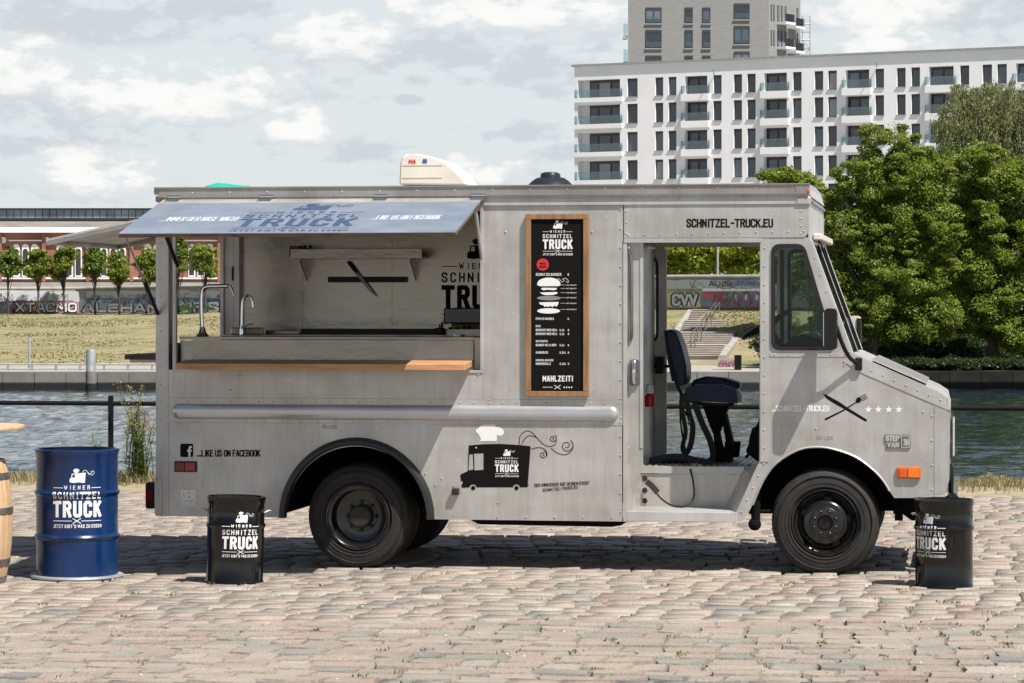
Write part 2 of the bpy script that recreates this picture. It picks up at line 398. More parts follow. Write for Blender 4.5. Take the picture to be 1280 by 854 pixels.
g('M', [(0,0),(0,8),(2.5,2.5),(5,8),(5,0)]); g('N', [(0,0),(0,8),(4,0),(4,8)]); g('O', [(.9,8),(3.1,8),(4,7),(4,1),(3.1,0),(.9,0),(0,1),(0,7),(.9,8)])
g('P', [(0,0),(0,8),(3.1,8),(4,7.1),(4,4.8),(3.1,3.9),(0,3.9)]); g('Q', *G['O'], [(2.4,1.6),(4.3,-.5)]); g('R', [(0,0),(0,8),(3.1,8),(4,7.1),(4,5),(3.1,4.1),(0,4.1)], [(2.4,4.1),(4.1,0)])
g('S', [(4,6.3),(4,7),(3.1,8),(.9,8),(0,7),(0,5.4),(4,2.7),(4,1),(3.1,0),(.9,0),(0,1),(0,1.8)]); g('T', [(0,8),(4.4,8)], [(2.2,8),(2.2,0)])
g('U', [(0,8),(0,1),(.9,0),(3.1,0),(4,1),(4,8)]); g('V', [(0,8),(2.1,0),(4.2,8)]); g('W', [(0,8),(1.4,0),(2.9,6.5),(4.4,0),(5.8,8)]); g('X', [(0,8),(4,0)], [(4,8),(0,0)])
g('Y', [(0,8),(2,3.8),(4,8)], [(2,3.8),(2,0)]); g('Z', [(0,8),(4,8),(0,0),(4,0)]); g('.', [(.4,0),(.4,.6)]); g(',', [(.5,.6),(.1,-1)]); g('-', [(.3,4),(3,4)])
g('!', [(.5,8),(.5,2.6)], [(.5,.7),(.5,0)]); g("'", [(.5,8),(.3,6)]); g('0', *G['O']); g('1', [(0,6.6),(1.4,8),(1.4,0)]); g('2', [(0,6.4),(0,7),(.9,8),(3.1,8),(4,7),(4,5.5),(0,0),(4,0)])
g('3', [(0,7),(.9,8),(3.1,8),(4,7),(4,5),(3,4.2),(1.5,4.2)], [(3,4.2),(4,3.2),(4,1),(3.1,0),(.9,0),(0,1)]); g('5', [(3.8,8),(.3,8),(.1,4.6),(3.1,4.8),(4,3.8),(4,1),(3.1,0),(.9,0),(0,1)])
g('4', [(3,0),(3,8),(0,2.4),(4,2.4)]); g('E2', [(4,7),(3.2,8),(2,8),(1,7),(1,1),(2,0),(3.2,0),(4,1)], [(0,5),(3.2,5)], [(0,3),(3.2,3)]); g('8', *G['O'], [(0,4.2),(4,4.2)])
class Decal:
    def __init__(s, fn, seg=None): s.fn = fn; s.b = MB(); s.k = 0; s.sharp = True; s.seg = seg
    def off(s): s.k += 1; return .0004 + (s.k % 7)*.00012
    def poly(s, pts, holes=()):
        o = s.off(); loops = [list(pts)]+[list(h) for h in holes]
        tris = tessellate_polygon([[Vector((p[0], p[1], 0)) for p in L] for L in loops]); flat = [p for L in loops for p in L]
        if s.seg:
            T3 = [[Vector(flat[k][:2]) for k in t] for t in tris]; out = []
            while T3:
                t = T3.pop(); L = [(t[k]-t[(k+1)%3]).length for k in range(3)]; m = L.index(max(L))
                if L[m] > s.seg and len(out)+len(T3) < 4000: mid = (t[m]+t[(m+1)%3])/2; T3 += [[t[m], mid, t[(m+2)%3]], [mid, t[(m+1)%3], t[(m+2)%3]]]
                else: out.append(t)
            flat = [tuple(p) for t in out for p in t]; tris = [(3*k, 3*k+1, 3*k+2) for k in range(len(out))]
        i = len(s.b.v); s.b.v += [tuple(s.fn(p[0], p[1], o)) for p in flat]
        for t in tris:
            a, b, c = (flat[k] for k in t)
            if (b[0]-a[0])*(c[1]-a[1])-(b[1]-a[1])*(c[0]-a[0]) < 0: t = tuple(t)[::-1]
            s.b.f.append(tuple(i+k for k in t)[::-1]); s.b.m.append(s.b.cm)
        return s
    def stroke(s, pts, w, maxseg=None, closed=False):
        P = [Vector(p[:2]) for p in pts]
        if s.sharp and len(P) < 40:
            for k in range(1, len(P)-1):
                e1, e2 = P[k]-P[k-1], P[k+1]-P[k]
                if e1.length > 1e-9 and e2.length > 1e-9 and e1.angle(e2) > 1.35:
                    ex = .28*(w if not isinstance(w, (list, tuple)) else w[0])
                    s.stroke([tuple(q) for q in P[:k]]+[tuple(P[k]+e1.normalized()*ex)], w, maxseg); s.stroke([tuple(P[k]-e2.normalized()*ex)]+[tuple(q) for q in P[k+1:]], w, maxseg); return s
        if maxseg:
            Q = []
            for a, b in zip(P, P[1:]):
                n = max(1, int((b-a).length/maxseg)); Q += [a+(b-a)*(t/n) for t in range(n)]
            P = Q+[P[-1]]
        ws = w if isinstance(w, (list, tuple)) else [w]*len(P)
        o = s.off(); i = len(s.b.v); m = len(P)
        for k in range(m):
            d1 = (P[k]-P[k-1]).normalized() if k else (P[1]-P[0]).normalized(); d2 = (P[k+1]-P[k]).normalized() if k < m-1 else d1
            n1 = Vector((-d1.y, d1.x)); n2 = Vector((-d2.y, d2.x)); t = n1+n2; l = max(.35, t.length_squared/2); t = t/l
            h = ws[min(k, len(ws)-1)]/2
            s.b.v.append(tuple(s.fn(P[k].x+t.x*h, P[k].y+t.y*h, o))); s.b.v.append(tuple(s.fn(P[k].x-t.x*h, P[k].y-t.y*h, o)))
        for k in range(m-1): s.b.f.append((i+2*k, i+2*k+1, i+2*k+3, i+2*k+2)); s.b.m.append(s.b.cm)
        return s
    def text(s, txt, x0, y1, x1, h, wt=.17, gap=2.2, ang=0, seg=None):
        """upper-case text; baseline y1 (v grows downwards), fitted between x0 and x1, cap height h"""
        chars = []; adv = 0; q = list(txt.replace('€', '\x01')); 
        for c in q:
            if c == ' ': adv += 3.0; continue
            gl = G['E2'] if c == '\x01' else G.get(c, G['X']); wd = max(p[0] for st in gl for p in st)
            chars.append((adv, gl)); adv += wd+gap
        adv -= gap; sx = (x1-x0-h*wt)/adv if x1 is not None else h/8*.8; sw = h*wt; sy = (h-sw)/8
        ca, sa = math.cos(ang), math.sin(ang)
        for a, gl in chars:
            for st in gl:
                pts = []
                for p in st:
                    u, v = sw/2+(a+p[0])*sx, -(sw/2+p[1]*sy)
                    pts.append((x0+u*ca-v*sa, y1+u*sa+v*ca))
                # square ends
                P = [Vector(p) for p in pts]
                if (P[0]-P[-1]).length > 1e-6:
                    P[0] = P[0]+(P[0]-P[1]).normalized()*sw*.48; P[-1] = P[-1]+(P[-1]-P[-2]).normalized()*sw*.48
                s.stroke([tuple(p) for p in P], sw, seg)
        return s
    def ellipse(s, cx, cy, rx, ry, n=20, a0=0, a1=360):
        return s.poly([(cx+rx*math.cos(R(a0+(a1-a0)*k/n)), cy+ry*math.sin(R(a0+(a1-a0)*k/n))) for k in range(n if a1-a0 == 360 else n+1)])
    def build(s, name, m, parent): return s.b.build(name, m, parent)
def spiral(cx, cy, r, turns, a0, tail):
    P = [tuple(p) for p in tail]
    n = int(turns*14)
    for k in range(n+1):
        t = k/n; rr = r*(1-t*.85); a = a0+t*turns*2*math.pi; P.append((cx+rr*math.cos(a), cy+rr*math.sin(a)))
    return P
def logo(d, x0, y0, wd, tag_=True, seg=None, bold=1.0, icon=True):
    k = wd/286.0
    def q(x, y): return (x0+(x-164)*k, y0+(y-152)*k)
    if icon:
        d.poly([q(*p) for p in ((276,181),(355,176),(350,232),(334,234),(322,230),(306,231),(290,234),(266,230),(263,222),(266,208),(274,202))], [[q(*p) for p in ((280,186),(294,185),(294,203),(279,203))]])
        d.poly([q(*p) for p in ((288,170),(284,162),(290,156),(300,152),(308,154),(318,158),(319,166),(312,169),(312,176),(292,177))])
        d.stroke([q(*p) for p in ((337,175),(344,163),(356,162),(364,170),(376,182),(388,180),(390,172),(384,168))], 2.2*k)
        d.stroke([q(*p) for p in ((364,170),(372,186),(392,190),(404,182),(404,170),(396,166),(390,174))], 2.2*k)
    d.text('WIENER', *q(232,272), q(380,0)[0], 24*k, .15*bold, 6, seg=seg)
    d.stroke([q(164,262), q(226,262)], 3.5*k*bold, seg); d.stroke([q(388,262), q(448,262)], 3.5*k*bold, seg)
    d.text('SCHNITZEL', *q(164,325), q(447,0)[0], 39*k, .165*bold, 4.2, seg=seg)
    d.text('TRUCK', *q(163,430), q(451,0)[0], 94*k, .20*bold, 3.5, seg=seg)
    d.stroke([q(164,450), q(276,450)], 3.5*k*bold, seg); d.stroke([q(330,450), q(450,450)], 3.5*k*bold, seg)
    d.stroke([q(282,436), q(328,464)], 4.5*k*bold); d.stroke([q(328,436), q(282,464)], 4.5*k*bold)
    if tag_: d.text("JETZT GIBT'S WAS ZU ESSEN", *q(164,490), q(452,0)[0], 20*k, .16*bold, 3.4, seg=seg)
def pxmap(Y): 
    return lambda u, v, o: at(u, v, Y) - Vector((0, o, 0))
def cropmap(x0, y0, s, Y): 
    return lambda u, v, o: at(x0+u/s, y0+v/s, Y) - Vector((0, o, 0))

# ============================================================ THE TRUCK (world x along it, near flank at y = 0, far flank at y = W)
W = 2.10
truck = thing('food_truck', 'silver aluminium step van converted to a food truck, serving hatch open, parked on the cobbles', 'food truck', (0, 1.05, 0))
T = truck
ZT = 2.935; ZB = .378; XR = X(195); XP = X(780)
ZW0 = 1.522; ZW1 = 2.79
RW = Vector((at(447.5,648,.055).x, 0, .383)); FWH = Vector((at(1031.5,652,.03).x, 0, .385)); RT_ = .405

def front_outline(Y):
    L = [(950,297),(1011.5,297),(1063,442),(1054,453),(1080,467),(1186,513),(1187,519),(1186,600),(1181,618),(1140,622.5),(1118,622.5)]
    arch = [(1112,614),(1104,601),(1091,587),(1069,571),(1042,561.5),(1020,559),(997,563),(971,579),(954,601),(941,631),(931,649),(926,652.5),(918,652.5),(918,645),(949,577)]
    return [(x, z) for x, z in pz(L+arch)]
win_out = roundpoly(pz([(964,305),(1005.5,305),(1045,438),(964,438)]), [.07,.06,.05,.07], 6)
win_in = roundpoly(pz([(968.5,310),(1002.5,310),(1039.5,433.5),(968.5,433.5)]), [.05,.045,.03,.05], 6)

# --- near flank panels
def plate(name, outer, holes=(), y0=-.004, y1=.02, m='aluminium', parent=None, bevel=0, label=None):
    o = MB().plate(outer, holes, y0, y1).build(name, m, parent or T, bevel=bevel)
    if label: o['label'] = label
    return o
def pr(px0, py0, px1, py1): return rect(X(px0), Z(640, py1), X(px1), Z(640, py0))
def rect(x0, z0, x1, z1): return [(x0,z0),(x1,z0),(x1,z1),(x0,z1)]
g_ = .0012
XA = X(211); XS = X(604.5); Z1 = 1.300; Z2 = 1.108; ZH = 2.782
plate('corner_post', rect(XR, ZB, XA-g_, ZH), y0=-.006)
archR = arc(RW.x, ZB, .555, 180, 0, 28)
plate('side_panel', [(XA, ZB)]+[(p[0], p[1]) for p in archR]+[(XP-.012, ZB),(XP-.012, Z2-g_),(XA, Z2-g_)])
plate('side_panel', rect(XA, Z2, XP, Z1), y0=-.007)
plate('side_panel', rect(XA, Z1+g_, XS-g_, ZW0-.004))
plate('side_panel', rect(XS, Z1+g_, X(779), ZH))
plate('header_panel', rect(XA, ZW1, XS-g_, ZH+.0) if ZW1 < ZH else rect(XA, 2.74, XS-g_, ZH))
plate('post_trim', rect(X(779)+g_, ZB, X(784), ZH-.29), y0=-.012, y1=.03, m='aluminium_trim')
plate('side_panel', [(X(780)+g_, Z(640,298)), (X(1006), Z(640,298)+.0), (X(1011), Z(640,292)), (X(1011), ZH), (X(780)+g_, ZH)], y0=-.010)
plate('header_trim', rect(X(780), Z(640,304), X(952), Z(640,298.5)), y0=-.016, y1=.03, m='aluminium_trim')
plate('cab_side', front_outline(0), [win_out], y0=-.005, y1=.02)
plate('pillar_trim', rect(X(950.5), Z(950,577), X(961), Z(950,299)), y0=-.012, y1=.0, m='aluminium_trim')
plate('belt_trim', rect(X(962), Z(1000,446), X(1061), Z(1000,441.5)), y0=-.009, y1=0, m='aluminium_trim')
# diagonal trim beside the step and over the front arch
inner = [(1112,614),(1104,601),(1091,587),(1069,571),(1042,561.5),(1020,559),(997,563),(971,579),(954,601),(941,631),(931,649)]
lip = MB(); 
pts = spl([Vector((*pz([p])[0],)) for p in inner[:10]], 3)
lip.tube([(p.x, -.004, p.y) for p in pts], .009, 6); lip.build('arch_lip', 'aluminium_trim', T, smooth=60)
# hood edge strip: runs along the hood slope, folded over the top
def slab(name, L, y0, y1, m='aluminium', **k): return MB().plate(pz(L), [], y0, y1).build(name, m, T, **k)
slab('hood_side_strip', [(1054,452),(1064,440),(1080,448),(1172,489),(1183,497),(1187.5,511),(1187,513.5),(1080,467.5)], -.010, .02, 'aluminium_trim')
plate('front_corner_strip', pz([(1168,508),(1187.5,516),(1186.5,600),(1182,617.5),(1168,619)]), y0=-.009)

# roof and drip rail
rb = MB(); xr0, xr1 = X(196), X(1010)
for k in range(12):   # slightly crowned roof skin
    y0 = -.02+(W+.04)*k/12; y1 = -.02+(W+.04)*(k+1)/12; cr = lambda y: .022*(1-((y-W/2)/(W/2+.03))**2)
    rb.hexa([(xr0,y0,ZT-.03),(xr1,y0,ZT-.03),(xr1,y1,ZT-.03),(xr0,y1,ZT-.03),(xr0,y0,ZT-.008+cr(y0)),(xr1,y0,ZT-.008+cr(y0)),(xr1,y1,ZT-.008+cr(y1)),(xr0,y1,ZT-.008+cr(y1))])
rb.build('roof', 'aluminium_trim', T)
for yy, nm in ((-.02, 'drip_rail'), (W+.0, 'drip_rail')):
    s = -1 if yy < 0 else 1; b = MB()
    b.box((X(196), min(yy, yy+s*.024), ZT-.008), (X(1013), max(yy, yy+s*.024), ZT+.002))
    b.box((X(200), min(yy, yy+s*.014), ZT-.066), (X(1012), max(yy, yy+s*.014), ZT-.0085))
    b.box((X(198), min(yy, yy+s*.020), ZT-.078), (X(1012), max(yy, yy+s*.020), ZT-.0665))
    b.build(nm, 'dull_rail', T)
b = MB(); b.box((X(200), -.014, ZH+.004), (X(1014), .02, ZT-.078)); b.build('roof_fascia', 'aluminium', T)
b = MB(); b.box((X(605), -.020, ZH-.002), (X(1012), -.010, ZH+.056)); b.build('rivet_strip', 'aluminium_trim', T, bevel=.003)
b = MB(); b.box((X(193.5), -.03, ZT-.055), (X(211), .03, ZT+.004)); b.build('corner_cap', 'dull_rail', T, bevel=.006)
b = MB(); b.box((X(194.5), -.02, ZT-.115), (X(205), .03, ZT-.062)); b.build('corner_cap', 'dull_rail', T, bevel=.015)
b = MB(); b.box((X(994.5), -.038, ZT-.075), (X(1012), .05, ZT-.004)); b.build('corner_lamp_base', 'dull_rail', T, bevel=.006)
b = MB(); b.box((X(1009.5), -.045, ZT-.072), (X(1013), -.02, ZT-.045)); b.build('marker_lamp', 'amber_dark_lens', T, bevel=.004)
b = MB(); b.box((X(995), -.026, ZH-.01), (X(1013), .0, ZH+.055)); b.build('corner_cap', 'aluminium_trim', T, bevel=.012)

# rub rail: half-round tube with domed ends
b = MB(); zc = 1.195; x0, x1 = X(215.5), X(773); prof = []
n = 12; rings = []
def rail_ring(x, r):
    return [(x, -.007-abs(r)*math.sin(math.pi*j/n)*.55, zc-r*math.cos(math.pi*j/n)*.98) for j in range(n+1)]
xs = [(x0-.002, .004)]+[(x0+.055*(1-math.cos(t)), .057*math.sin(t)+.002) for t in (.35,.7,1.05,1.35,1.57)]+[(x, .059) for x in np.linspace(x0+.06, x1-.06, 24)]+[(x1-.055*(1-math.cos(t)), .057*math.sin(t)+.002) for t in (1.57,1.35,1.05,.7,.35)]+[(x1+.002, .004)]
for x, r in xs:
    dent = .003*noise.noise(Vector((x*2.5, 0, 0))) if r > .05 else 0
    rings.append(len(b.v)); b.v += rail_ring(x, r+dent)
for a, c in zip(rings, rings[1:]):
    for j in range(n): b.f.append((a+j, a+j+1, c+j+1, c+j)); b.m.append(0)
b.build('rub_rail', 'polished_rail', T, smooth=50, fix=True)

# rivets
rv = MB()
def rivet(px, py, r=.0075, Y=-.008):
    c = at(px, py, Y); i = len(rv.v); n = 6
    for j in range(n): A = 2*math.pi*j/n; rv.v.append((c.x+r*math.cos(A), c.y, c.z+r*math.sin(A)))
    rv.v.append((c.x, c.y-.005, c.z))
    for j in range(n): rv.f.append((i+j, i+(j+1)%n, i+n)); rv.m.append(0)
def rl(p0, p1, n, **k):
    for t in range(n): a = t/(n-1); rivet(p0[0]+(p1[0]-p0[0])*a, p0[1]+(p1[1]-p0[1])*a, **k)
rl((627,252),(960,247),13, Y=-.021); rl((240,241),(990,234),17, r=.007, Y=-.0345)
rl((448,503),(774,504),19); rl((235,502),(430,503),12); rl((220,527),(775,528),26); rl((776,262),(776,640),17); rl((786,310),(786,560),2)
rl((622,646),(765,647),5); rl((786,294),(1005,289),12, Y=-.012); rl((1001,254),(1001,292),5, Y=-.012); rl((783,250),(783,292),4, Y=-.012)
rl((955.5,310),(955.5,560),12, Y=-.014); rl((955,580),(927,640),5); rl((1056,455),(1062,440),2, Y=-.012); rl((1075,457),(1176,500),8, Y=-.012)
rl((1165,520),(1165,612),4); rl((201,260),(201,635),18, r=.006); rl((968,443.5),(1056,443.5),6, Y=-.010); rl((1018,322),(1055,428),6, r=.006)
for p in ((632,290),(740,290),(611,500),(598,468),(552,598),(567,607),(623,628),(532,592),(544,606),(1020,536),(1154,515),(300,470),(288,488),(250,527),(595,560),(405,530),(300,620)): rivet(*p)
stuff(rv.build('rivets', 'aluminium_trim', T))

# window frame around the serving opening
b = MB()
for a, c in (((X(216), -.010, ZW0-.02), (X(220), .04, ZW1)), ((X(216), -.012, ZW0-.02), (X(604), .05, ZW0)), ((X(600.5), -.010, ZW0+.002), (X(604.5), .04, ZW1))): b.box(a, c)
b.build('hatch_frame', 'aluminium_trim', T, bevel=.002)

# --- rear wall with its own opening, far flank
b = MB(); xr = XR
b.box((xr, .02, ZB), (xr+.03, W-.02, 1.72)); b.box((xr, .021, 1.722), (xr+.028, .50, ZH)); b.box((xr, 1.97, 1.722), (xr+.028, W-.02, ZH)); b.box((xr+.001, .502, 2.70), (xr+.027, 1.968, ZH))
b.build('rear_wall', 'aluminium', T)
fo = [(x, z) for x, z in front_outline(0)]
xdl, xdr = X(803), X(950)   # far door opening
farL = MB().plate([(XR, ZB)]+archR+[(XP, ZB), (XP, ZH), (XR, ZH)], [rect(-2.52, 1.66, -2.485, 2.70)], W-.02, W).build('far_side_panel', 'aluminium', T)
MB().plate(rect(XP+.001, 2.50, X(1012), ZH), [], W-.02, W).build('far_side_panel', 'aluminium', T)
MB().plate(front_outline(0), [win_out], W-.02, W).build('far_cab_side', 'aluminium', T)

# --- interior: floor, ceiling, walls, bulkhead
FZ = .757; XB = X(783)
b = MB(); b.box((XR+.03, .87, FZ-.06), (XB, W-.87, FZ)); b.build('kitchen_floor', 'dark_steel', T)
b = MB(); b.box((XR+.03, .03, 2.79), (X(1016), W-.03, 2.805)); b.build('ceiling_panel', 'stainless', T)
for k in range(7):
    b = MB(); xx = XR+.3+k*.5; b.box((xx, .03, 2.755), (xx+.04, W-.03, 2.789)); b.build('ceiling_bow', 'aluminium_trim', T)
# stainless lining of the far wall, three sheets
for x0, x1 in ((X(300,2.05), X(378,2.05)-.002), (X(378,2.05), X(490,2.05)-.002), (X(490,2.05), XB-.02)):
    b = MB(); b.box((x0, W-.045, FZ), (x1, W-.025, 2.785)); b.build('wall_lining', 'stainless', T)
b = MB(); b.box((X(287,2.0), W-.11, FZ), (X(292,2.0), W-.03, 2.785)); b.box((X(293,2.0), W-.13, FZ), (X(300,2.0), W-.03, 2.785)); b.build('inner_post', 'aluminium_trim', T)
b = MB(); b.box((X(289,1.95), 1.965, Z(290,351,1.96)), (X(291.5,1.95), 1.985, Z(290,333,1.96))); b.build('latch', 'black_plastic', T)
b = MB(); b.box((XR+.028, W-.10, .9), (XR+.10, W-.025, 2.78)); b.build('corner_post', 'aluminium_trim', T)
b = MB(); b.box((XB-.04, .06, FZ), (XB, W-.03, 2.785)); b.build('bulkhead', 'dull_rail', T)

# --- counter at the hatch
CZ = 1.775
b = MB(); b.box((X(222), .05, CZ-.022), (X(592), .62, CZ)); b.build('countertop', 'stainless', T, bevel=.003)
b = MB(); b.box((X(237), .055, ZW0-.01), (X(590), .075, CZ-.024)); b.build('counter_front', 'stainless', T)
MB().box((X(222), .10, ZW0), (X(237), .12, CZ-.03)).build('counter_infill', 'aluminium_trim', T); MB().box((X(590.5), .09, ZW0), (X(603.5), .11, CZ-.004)).build('counter_infill', 'aluminium_trim', T)
MB().box((X(222), .08, CZ-.06), (X(237.5), .099, CZ-.03)).build('counter_rail', 'stainless', T); MB().box((X(591), .06, CZ-.05), (X(603.5), .088, CZ-.004)).build('counter_rail', 'stainless', T)
# far worktop and its upstand
b = MB(); b.box((X(300,2.0), 1.42, CZ-.035), (XB-.05, W-.05, CZ)); b.build('worktop', 'stainless', T)
b = MB(); b.box((X(375,2.0), W-.075, CZ+.001), (XB-.05, W-.048, Z(450,411,2.03))); b.build('upstand', 'dark_steel', T)
b = MB(); b.box((X(290,1.5), 1.45, CZ+.001), (X(330,1.5), 1.50, Z(300,409.5,1.45))); b.build('sink_rim', 'stainless', T, bevel=.008)
b = MB(); b.box((X(331,1.7), 1.70, CZ+.001), (X(374,1.7), 1.74, Z(350,413,1.7))); b.build('sink_rim', 'stainless', T, bevel=.006)
# front bench, boards of oak with an end cap
bz0, bz1 = Z(450,463,-.34), Z(450,455,-.34)
ya, yb = -.345, -.018; x0, x1 = X(219,-.345), X(581,-.345)
b = MB(); zi = bz1+.022
for k, (f0, f1) in enumerate(((0,.335),(.34,.665),(.67,1.0))):
    y0 = ya+(yb-ya)*f0; y1 = ya+(yb-ya)*f1; z0 = bz1+(zi-bz1)*f0; z1 = bz1+(zi-bz1)*f1; t = .048
    q = MB().hexa([(x0,y0,z0-t),(x1,y0,z0-t),(x1,y1,z1-t),(x0,y1,z1-t),(x0,y0,z0),(x1,y0,z0),(x1,y1,z1),(x0,y1,z1)])
    q.build('bench_board', 'wood_bench', T, bevel=.004)

# --- the open hatch flap
O_ = 1.25; xf0, xf1 = X(206), X(604.5)
hz = Vector((0, -.03, Z(400,248.5,-.03))); oz = Vector((0, -O_, Z(400,291,-O_)))
fdir = (oz-hz).normalized(); fn_ = Vector((0, fdir.z, -fdir.y)).normalized()
if fn_.z < 0: fn_ = -fn_
def P_f(x, t, o=0): return Vector((x, 0, 0)) + hz + (oz-hz)*t + fn_*o
b = MB(); L_ = [(0,0),(1,0),(1,1),(0,1)]
def fbox(x0, x1, t0, t1, o0, o1): return [P_f(x0,t1,o0), P_f(x1,t1,o0), P_f(x1,t0,o0), P_f(x0,t0,o0), P_f(x0,t1,o1), P_f(x1,t1,o1), P_f(x1,t0,o1), P_f(x0,t0,o1)]
b.hexa(fbox(xf0, xf1, .13, 1, -.004, .0)); flap = b.build('hatch_flap', 'flap_metal', T)
b = MB(); b.hexa(fbox(xf0, xf1, -.02, .128, -.005, .001)); b.build('flap_hinge_strip', 'aluminium', T)
b = MB(); b.hexa(fbox(xf0+.003, xf1-.003, .0, .995, -.026, -.0055)); b.build('flap_lining', 'stainless', T)
b = MB(); b.hexa(fbox(xf0, xf1, .992, 1.0, -.030, -.0045)); b.hexa(fbox(xf0, xf0+.012, .05, .991, -.030, -.0262)); b.hexa(fbox(xf1-.012, xf1, .05, .991, -.030, -.0262)); b.build('flap_edge', 'dark_wood', T)
for px in (220, 335, 478, 599):
    b = MB(); xx = X(px); b.hexa(fbox(xx-.055, xx+.055, -.03, .10, .002, .010)); b.tube([(xx-.055, hz.y-.004, hz.z+.022), (xx+.055, hz.y-.004, hz.z+.022)], .013, 10)
    b.box((xx-.05, -.030, hz.z+.005), (xx+.05, -.021, hz.z+.05)); b.build('hinge', 'chrome', T)
b = MB()
for t, cnt in ((.16, 12), (.965, 20)):
    for k in range(cnt):
        x = xf0+.06+(xf1-xf0-.12)*k/(cnt-1); c = P_f(x, t, .0008); i = len(b.v); e = (oz-hz).normalized()
        b.v += [tuple(c+Vector((math.cos(a)*.005, 0, 0))+e*math.sin(a)*.009) for a in np.linspace(0, 2*math.pi, 7)[:6]]+[tuple(c+fn_*.005)]
        for j in range(6): b.f.append((i+j, i+(j+1)%6, i+6)); b.m.append(0)
stuff(b.build('flap_rivets', 'polished_rail', T))
# gas struts (piston + cylinder)
def strut(p0, p1, parent=T, m1='black_plastic'):
    p0, p1 = Vector(p0), Vector(p1); mid = p0.lerp(p1, .58); a = MB().tube([p0, mid], .0075, 8).build('strut_rod', 'steel_post', parent, smooth=50)
    MB().tube([mid, p1], .015, 10).build('gas_strut', m1, parent, smooth=50)
strut(P_f(xf0+.02, .93, -.03), (X(198), -.02, Z(197,392,-.02)))
b = MB(); b.tube([P_f(X(214), .30, -.03), (X(221), .015, Z(222,332))], .016, 8); b.build('gas_strut', 'black_plastic', T, smooth=50)
b = MB(); b.tube([P_f(X(598), .12, -.03), (X(603), .03, Z(603,335,.03))], .014, 8); b.build('gas_strut', 'steel_post', T, smooth=50)
b = MB(); b.tube([(X(600.5), .02, Z(600,290,.02)), (X(602.5), .035, Z(603,335,.03))], .018, 8); b.build('gas_strut', 'black_plastic', T, smooth=50)

# flap printing (dark blue and white), laid on the sloping sheet
def flapmap(u, v, o):
    p = onplane(u, v, P_f(0, .5), fn_); return p + fn_*(.0012+o)
FL = [onplane(305,272,P_f(0,.5),fn_), onplane(449,272,P_f(0,.5),fn_)]
wx = FL[1].x-FL[0].x; ctr = (FL[0].x+FL[1].x)/2
def flogo(u, v, o): return P_f(ctr-wx/2+u*wx, .16+v*.80/1.18, .0012+o)
d = Decal(flogo); logo(d, 0, 0, 1.0, bold=.85); d.build('flap_logo', 'navy_vinyl', flap)
def fmap2(u, v, o): return P_f(u, v, .0012+o)
d = Decal(fmap2); ln = (oz-hz).length
d.text('...IMMER DER NASE NACH!', X(200,-.8), .66, X(296,-.8), .12, .065); d.build('flap_slogan', 'faded_white_vinyl', flap)
d = Decal(fmap2); d.text('...LIKE US ON FACEBOOK', X(463,-.8), .64, X(549,-.8), .12, .065); d.build('flap_slogan', 'faded_white_vinyl', flap)

# --- rear flap, opened backwards, and the rear shelf
b = MB(); hx, hzz = XR-.005, Z(195,268,.1); ox, ozz = at(58,299,.1).x, at(58,299,.1).z
def rq(x0, z0, x1, z1, t, ya, yb): return [(x1,ya,z1-t),(x0,ya,z0-t),(x0,yb,z0-t),(x1,yb,z1-t),(x1,ya,z1),(x0,ya,z0),(x0,yb,z0),(x1,yb,z1)]
b.hexa(rq(hx, hzz, ox, ozz, .018, .1, 2.0)); b.build('rear_flap', 'aluminium_trim', T)
b = MB(); b.hexa(rq(hx, hzz-.02, ox, ozz-.02, .03, .1, .14)); b.hexa(rq(hx, hzz-.0201, ox, ozz-.0201, .03, 1.96, 2.0)); b.hexa([(ox,.141,ozz-.045),(ox+.04,.141,ozz-.037),(ox+.04,1.959,ozz-.037),(ox,1.959,ozz-.045),(ox,.141,ozz-.019),(ox+.04,.141,ozz-.011),(ox+.04,1.959,ozz-.011),(ox,1.959,ozz-.019)])
b.build('rear_flap_frame', 'dull_rail', T)
zs = Z(180,446,.5)
for k in range(3):
    b = MB(); y0 = .45+k*.47; b.box((X(158,.5), y0, zs-.022), (XR, y0+.465, zs+.02)); b.build('rear_shelf_board', 'dark_wood', T, bevel=.003)
b = MB(); b.box((X(163,.5), .48, zs-.045), (XR, .52, zs-.023)); b.build('shelf_bracket', 'aluminium_trim', T)

# --- wheel arches
def wheelwell(cx, zc_, r, y1, nm):
    b = MB(); P = arc(cx, zc_, r, 3, 177, 22)
    for a, c in zip(P, P[1:]): b.quad((a[0],.02,a[1]),(c[0],.02,c[1]),(c[0],y1,c[1]),(a[0],y1,a[1]))
    i = [(p[0], y1, p[1]) for p in P]; b.quad(*i[::-1]); b.build(nm, 'underbody', T)
wheelwell(RW.x, ZB, .57, .85, 'wheel_well'); wheelwell(FWH.x, .40, .57, .70, 'wheel_well')
# rubber fender flare over the rear wheel
b = MB(); prof = [(.552,.01),(.552,-.045),(.562,-.060),(.585,-.056),(.604,-.03),(.612,-.004)]; A0, A1, n = 180, 0, 40
for k in range(n+1):
    a = R(A0+(A1-A0)*k/n)
    for r, y in prof: b.v.append((RW.x+r*math.cos(a), y, ZB+r*1.02*math.sin(a)))
m = len(prof)
for k in range(n):
    for j in range(m-1): b.f.append((k*m+j, k*m+j+1, (k+1)*m+j+1, (k+1)*m+j)); b.m.append(0)
b.build('fender_flare', 'fender_rubber', T, smooth=40)

